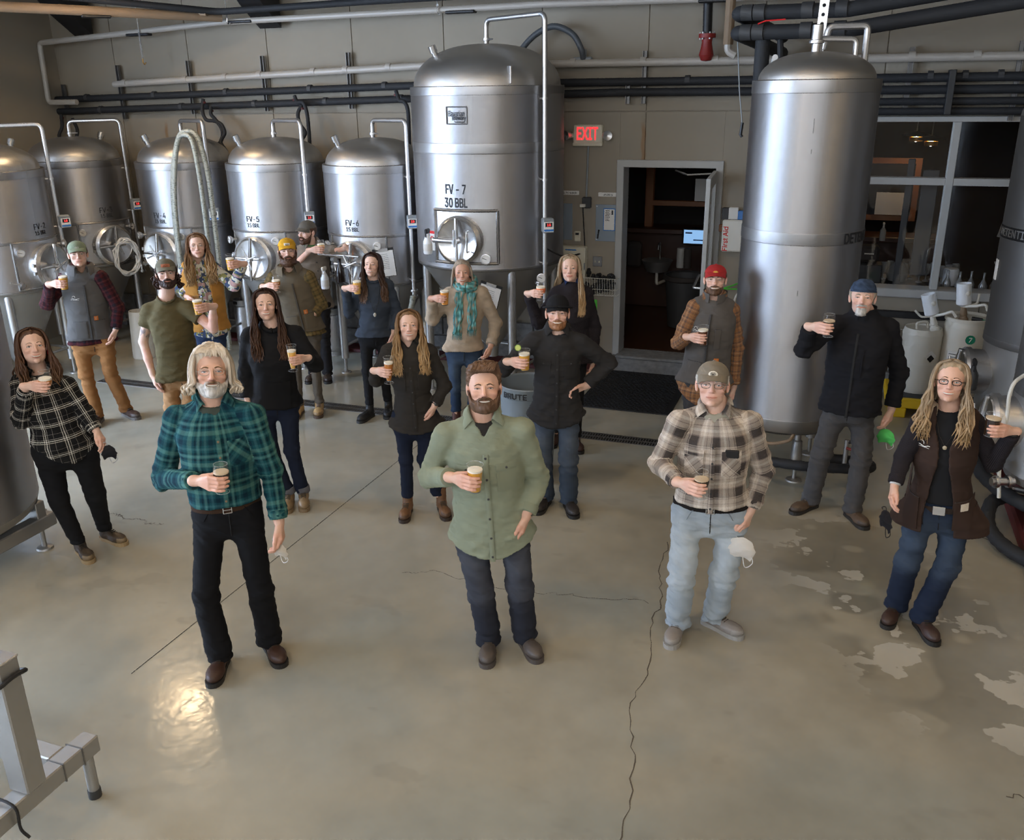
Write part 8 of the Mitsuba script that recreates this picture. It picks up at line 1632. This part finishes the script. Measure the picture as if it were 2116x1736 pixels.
fig(15, 'person in a red cap and grey work vest over rust plaid', s=1.0, skin='c', hairc='mid', hair='fringe', beard='short', beardc='mid', smile=.9, teeth=.7, squint=.7, cap=dict(kind='ball', c=(.30, .022, .022), badge=(.55, .20, .04), mark=(.62, .40, .10), size=(.017, .012, 'round'), brim=.058, puff=-.004, low=.056), yaw=-6,
    top=dict(mat='plaid_rust', hem=-.17, curve=.08, collar='fold', gap=28, v=.05, vw=.04, amp=.009, r=(.064, .058, .047)), bw=1.06, vest=dict(c=(.085, .077, .070), lining=(.05, .045, .042), hem=.005, collar='stand', gap=20, zip=(.04, .96), pockets=[(.03, .15, .05, .32), (-.15, -.03, .05, .32), (.05, .10, .52, .78)], patch=(.085, .36), logo=(-.10, .74), amp=.009, off=.032),
    pants=dict(c=(.045, .046, .050), r=REG, amp=.008), shoes=('mid', (.04, .03, .02), None), beer='cola', emblem='beige_wrap', glass_label='pint of dark amber beer held by the person in the red cap',
    hand=dict(curl=.9, palm=(-1, -.2, 0)))
# what they wear or hold besides
def child(n, name, m, matn, c=None, **k):
    if n not in G_: return None
    return put(G_[n]['key'], name, m, matn, True if c is not None else 30, **({'color': col(m, c)} if c is not None else {}), **k)
def mask(n, lab, c, off=(0, 0, -.10), rz=0.3, sc=1.0, straps=True, sc_c=(.6, .58, .55), i=1):
    if n not in G_: return
    g = G_[n]; p = g['wr'][i] + g['dd'] * .15 + V(*off); l, f = g['left'], g['f']
    u = unit(l * math.cos(rz) + f * math.sin(rz)); w = unit(np.cross(u, V(0, 0, 1)))
    Gd = np.array([[p + u * (.075 * sc * q) * (1 - .30 * abs(t)) + V(0, 0, -.055 * sc * t - .02 * q * q) + w * (.030 * (1 - q * q) * (1 - t * t) + .004 * math.sin(9 * t + 5 * q)) for t in np.linspace(-1, 1, 11)] for q in np.linspace(-1, 1, 13)])
    t = thing('face_mask', lab, 'face mask'); m = sheet2(Gd, .0012); put(t, 'mask_cloth', m, 'v_cloth', True, color=col(m, c))
    for q in (-1, 1):
        a0 = p + u * q * .055 * sc; e = -.05 * sc if q == 1 else .03
        put(t, 'ear_loop', tube(smooth_path([a0 + V(0, 0, .04 * sc * e / abs(e)), a0 + u * q * .01 + V(0, 0, e * 1.6), a0 - u * q * .03 + V(0, 0, e * 2.2), a0 - u * q * .05 + V(0, 0, e * .9)], 6), .0028 if sc >= 1.1 else .0022, 5), 'v_cloth', True, color=np.tile(np.array(sc_c), (19 * 5 + 2, 1)))
mask(16, 'white face mask hanging from the hand of the person in pale jeans', (.56, .52, .46), (.0, 0, -.075), .2, 1.15)
mask(17, 'bright green face mask hanging from the hand of the person in the black jacket', (.10, .52, .12), (0, 0, -.055), .3, .95)
mask(18, 'black face mask dangling from the hand of the person in the brown vest', (.010, .009, .010), (0, 0, -.06), 1.0, .95, sc_c=(.01, .01, .01), i=0)
mask(5, 'beige face mask tucked in the hanging hand of the person in teal plaid', (.42, .37, .30), (-.02, 0, -.0), .9, .75)
mask(1, 'black face mask in the hanging hand of the person in black and white plaid', (.012, .012, .014), (0, 0, -.02), .8, .8, sc_c=(.3, .3, .3))
mask(11, 'pale grey face mask in the hanging hand of the scarf wearer', (.40, .39, .38), (-.03, 0, -.03), .1, .8)
if 11 in G_:   # scarf
    g = G_[11]; o_ = g['NB']; f, l, a = g['f'], g['left'], g['a']
    def scarf_c(m):
        v = m.vertices; n1, n2, n3 = vnoise(v, (55, 55, 40), 2, 2), vnoise(v, (60, 60, 60), 8, 2), vnoise(v, (80, 80, 30), 5, 2)
        c = np.tile((.075, .22, .235), (len(v), 1)); c[n1 > .06] = (.16, .38, .36); c[n2 > .10] = (.045, .11, .075); c[n3 > .13] = (.30, .22, .15); return c * (1 + .6 * n1[:, None])
    ms = []
    for k, (r_, z_) in enumerate(((.088, .012), (.096, -.018), (.084, .036))):
        P = [o_ + (f * math.cos(q) * 1.12 + l * math.sin(q)) * r_ + a * (z_ - .030 * math.cos(q)) + f * .018 for q in np.linspace(0, 2 * np.pi, 40)]; m = tube(P, .024 - .003 * k + .003 * np.sin(np.arange(40) * 1.3), 10); m = displace(m, .008 * vnoise(m.vertices, (30, 30, 60), k)); ms.append(m)
    m = cat(ms); sk = put(g['key'], 'scarf', m, 'v_cloth', True, color=scarf_c(m))
    for q in (-1, 1):
        L_ = .34 if q < 0 else .30
        P = [g['fpt'](g['gfull'], q * (.055 + .012 * t), g['L'] + .025 - (L_ + .04) * t, .014) for t in np.linspace(0, 1, 14)]
        for j in (-2, -1, 0, 1, 2):
            Q = np.array(P) + l * (.015 * j + .006 * np.sin(np.arange(14) * .9 + j))[:, None] + f * (.006 * (abs(j) % 2)); m = tube(Q, .012 + .002 * np.sin(np.arange(14) * 1.7 + j), 8, flat=.6); m = displace(m, .005 * vnoise(m.vertices, (50, 50, 40), 4 + j)); put(sk, 'scarf_end', m, 'v_cloth', True, color=scarf_c(m))
        fr = cat([tube([P[-1] + l * e, P[-1] + l * (e * 1.2) - a * (.05 + .02 * rng.random())], [.0035, .001], 5) for e in np.linspace(-.038, .038, 13)]); put(sk, 'fringe', fr, 'v_cloth', True, color=scarf_c(fr))
def necklace(n, drop, pend, pc, w=.06):
    if n not in G_: return
    g = G_[n]; P = []
    for q in np.linspace(-1, 1, 17): P.append(g['fpt'](g['gfull'], w * q * (1 if abs(q) > .5 else abs(q) ** .4), g['L'] + .02 - drop * (1 - q * q), .005))
    child(n, 'necklace', tube(P, .0016, 5), 'v_cloth', (.03, .025, .02)); c = P[8]; m = trimesh.creation.icosphere(2).apply_scale((pend[0], .006, pend[1])); m = place(m, c - g['a'] * pend[1], np.stack([g['left'], g['f'], g['a']], 1)); child(n, 'pendant', m, 'v_gloss', pc)
necklace(9, .26, (.014, .022), (.45, .42, .36)); necklace(18, .12, (.012, .013), (.40, .33, .22), .05)
def watch(n, i, c, dial=None):
    if n not in G_: return
    g = G_[n]; u = unit(g['el'][i] - g['wr'][i]); m = lathe_m([(.028, -.009), (.031, -.008), (.031, .008), (.028, .009)], g['wr'][i] + u * .012, 20, axis=u); k = child(n, 'watch' if dial is not None else 'bracelet', m, 'v_gloss', c)
    if dial is not None:
        d = unit(g['toC'] - u * (g['toC'] @ u)); m = lathe_m([(.001, .006), (.017, .006), (.019, 0), (.019, -.004)], g['wr'][i] + u * .012 + d * .030, 18, axis=d); put(k, 'watch_face', m, 'v_gloss', True, color=col(m, dial))
watch(10, 1, (.02, .015, .012), (.03, .03, .03)); watch(12, 1, (.012, .012, .012)); watch(18, 0, (.45, .44, .42)); watch(18, 1, (.02, .02, .02)); watch(2, 1, (.015, .015, .015))
if 1 in G_:
    for q in (-1, 1):
        g = G_[1]; m = tube([V(q * .080, -.004, -.034), V(q * .084, 0, -.06), V(q * .084, 0, -.078)], [.002, .008, .005], 7); child(1, 'earring', g['Hm'](m), 'v_gloss', (.42, .02, .03))
if 14 in G_:
    g = G_[14]
if 16 in G_:
    g = G_[16]; c = g['fpt'](g['gf'], .105, .76 * g['L'], .012); k = solo('phone', box(c, (.075, .012, .05), .006, R=np.stack([g['left'], g['f'], g['a']], 1)), 'black_paint', 'black phone sticking out of the breast pocket of the cream plaid shirt', 'phone', smooth=False)
if 13 in G_:
    g = G_[13]['glass']
    gb = JOINTS[13]['glass']; rim = V(*gb[0]) + V(-.042, -.01, .004)
    t = thing('lime_slice', 'lime slice on the rim of the pint held by the person in the black cap', 'lime')
    put(t, 'rind', lathe_m([(.020, -.004), (.0235, -.003), (.0235, .003), (.020, .004)], rim, 20, axis=(.5, -1, .25)), flat('lime_rind', 105, 140, 30, .5)); put(t, 'flesh', lathe_m([(.020, -.0036), (.001, -.0036)], rim, 20, axis=(.5, -1, .25)), flat('lime_flesh', 190, 200, 110, .4)); put(t, 'flesh_back', lathe_m([(.001, .0036), (.020, .0036)], rim, 20, axis=(.5, -1, .25)), 'lime_flesh')
if 1 in G_ and 6 in G_:
    pass
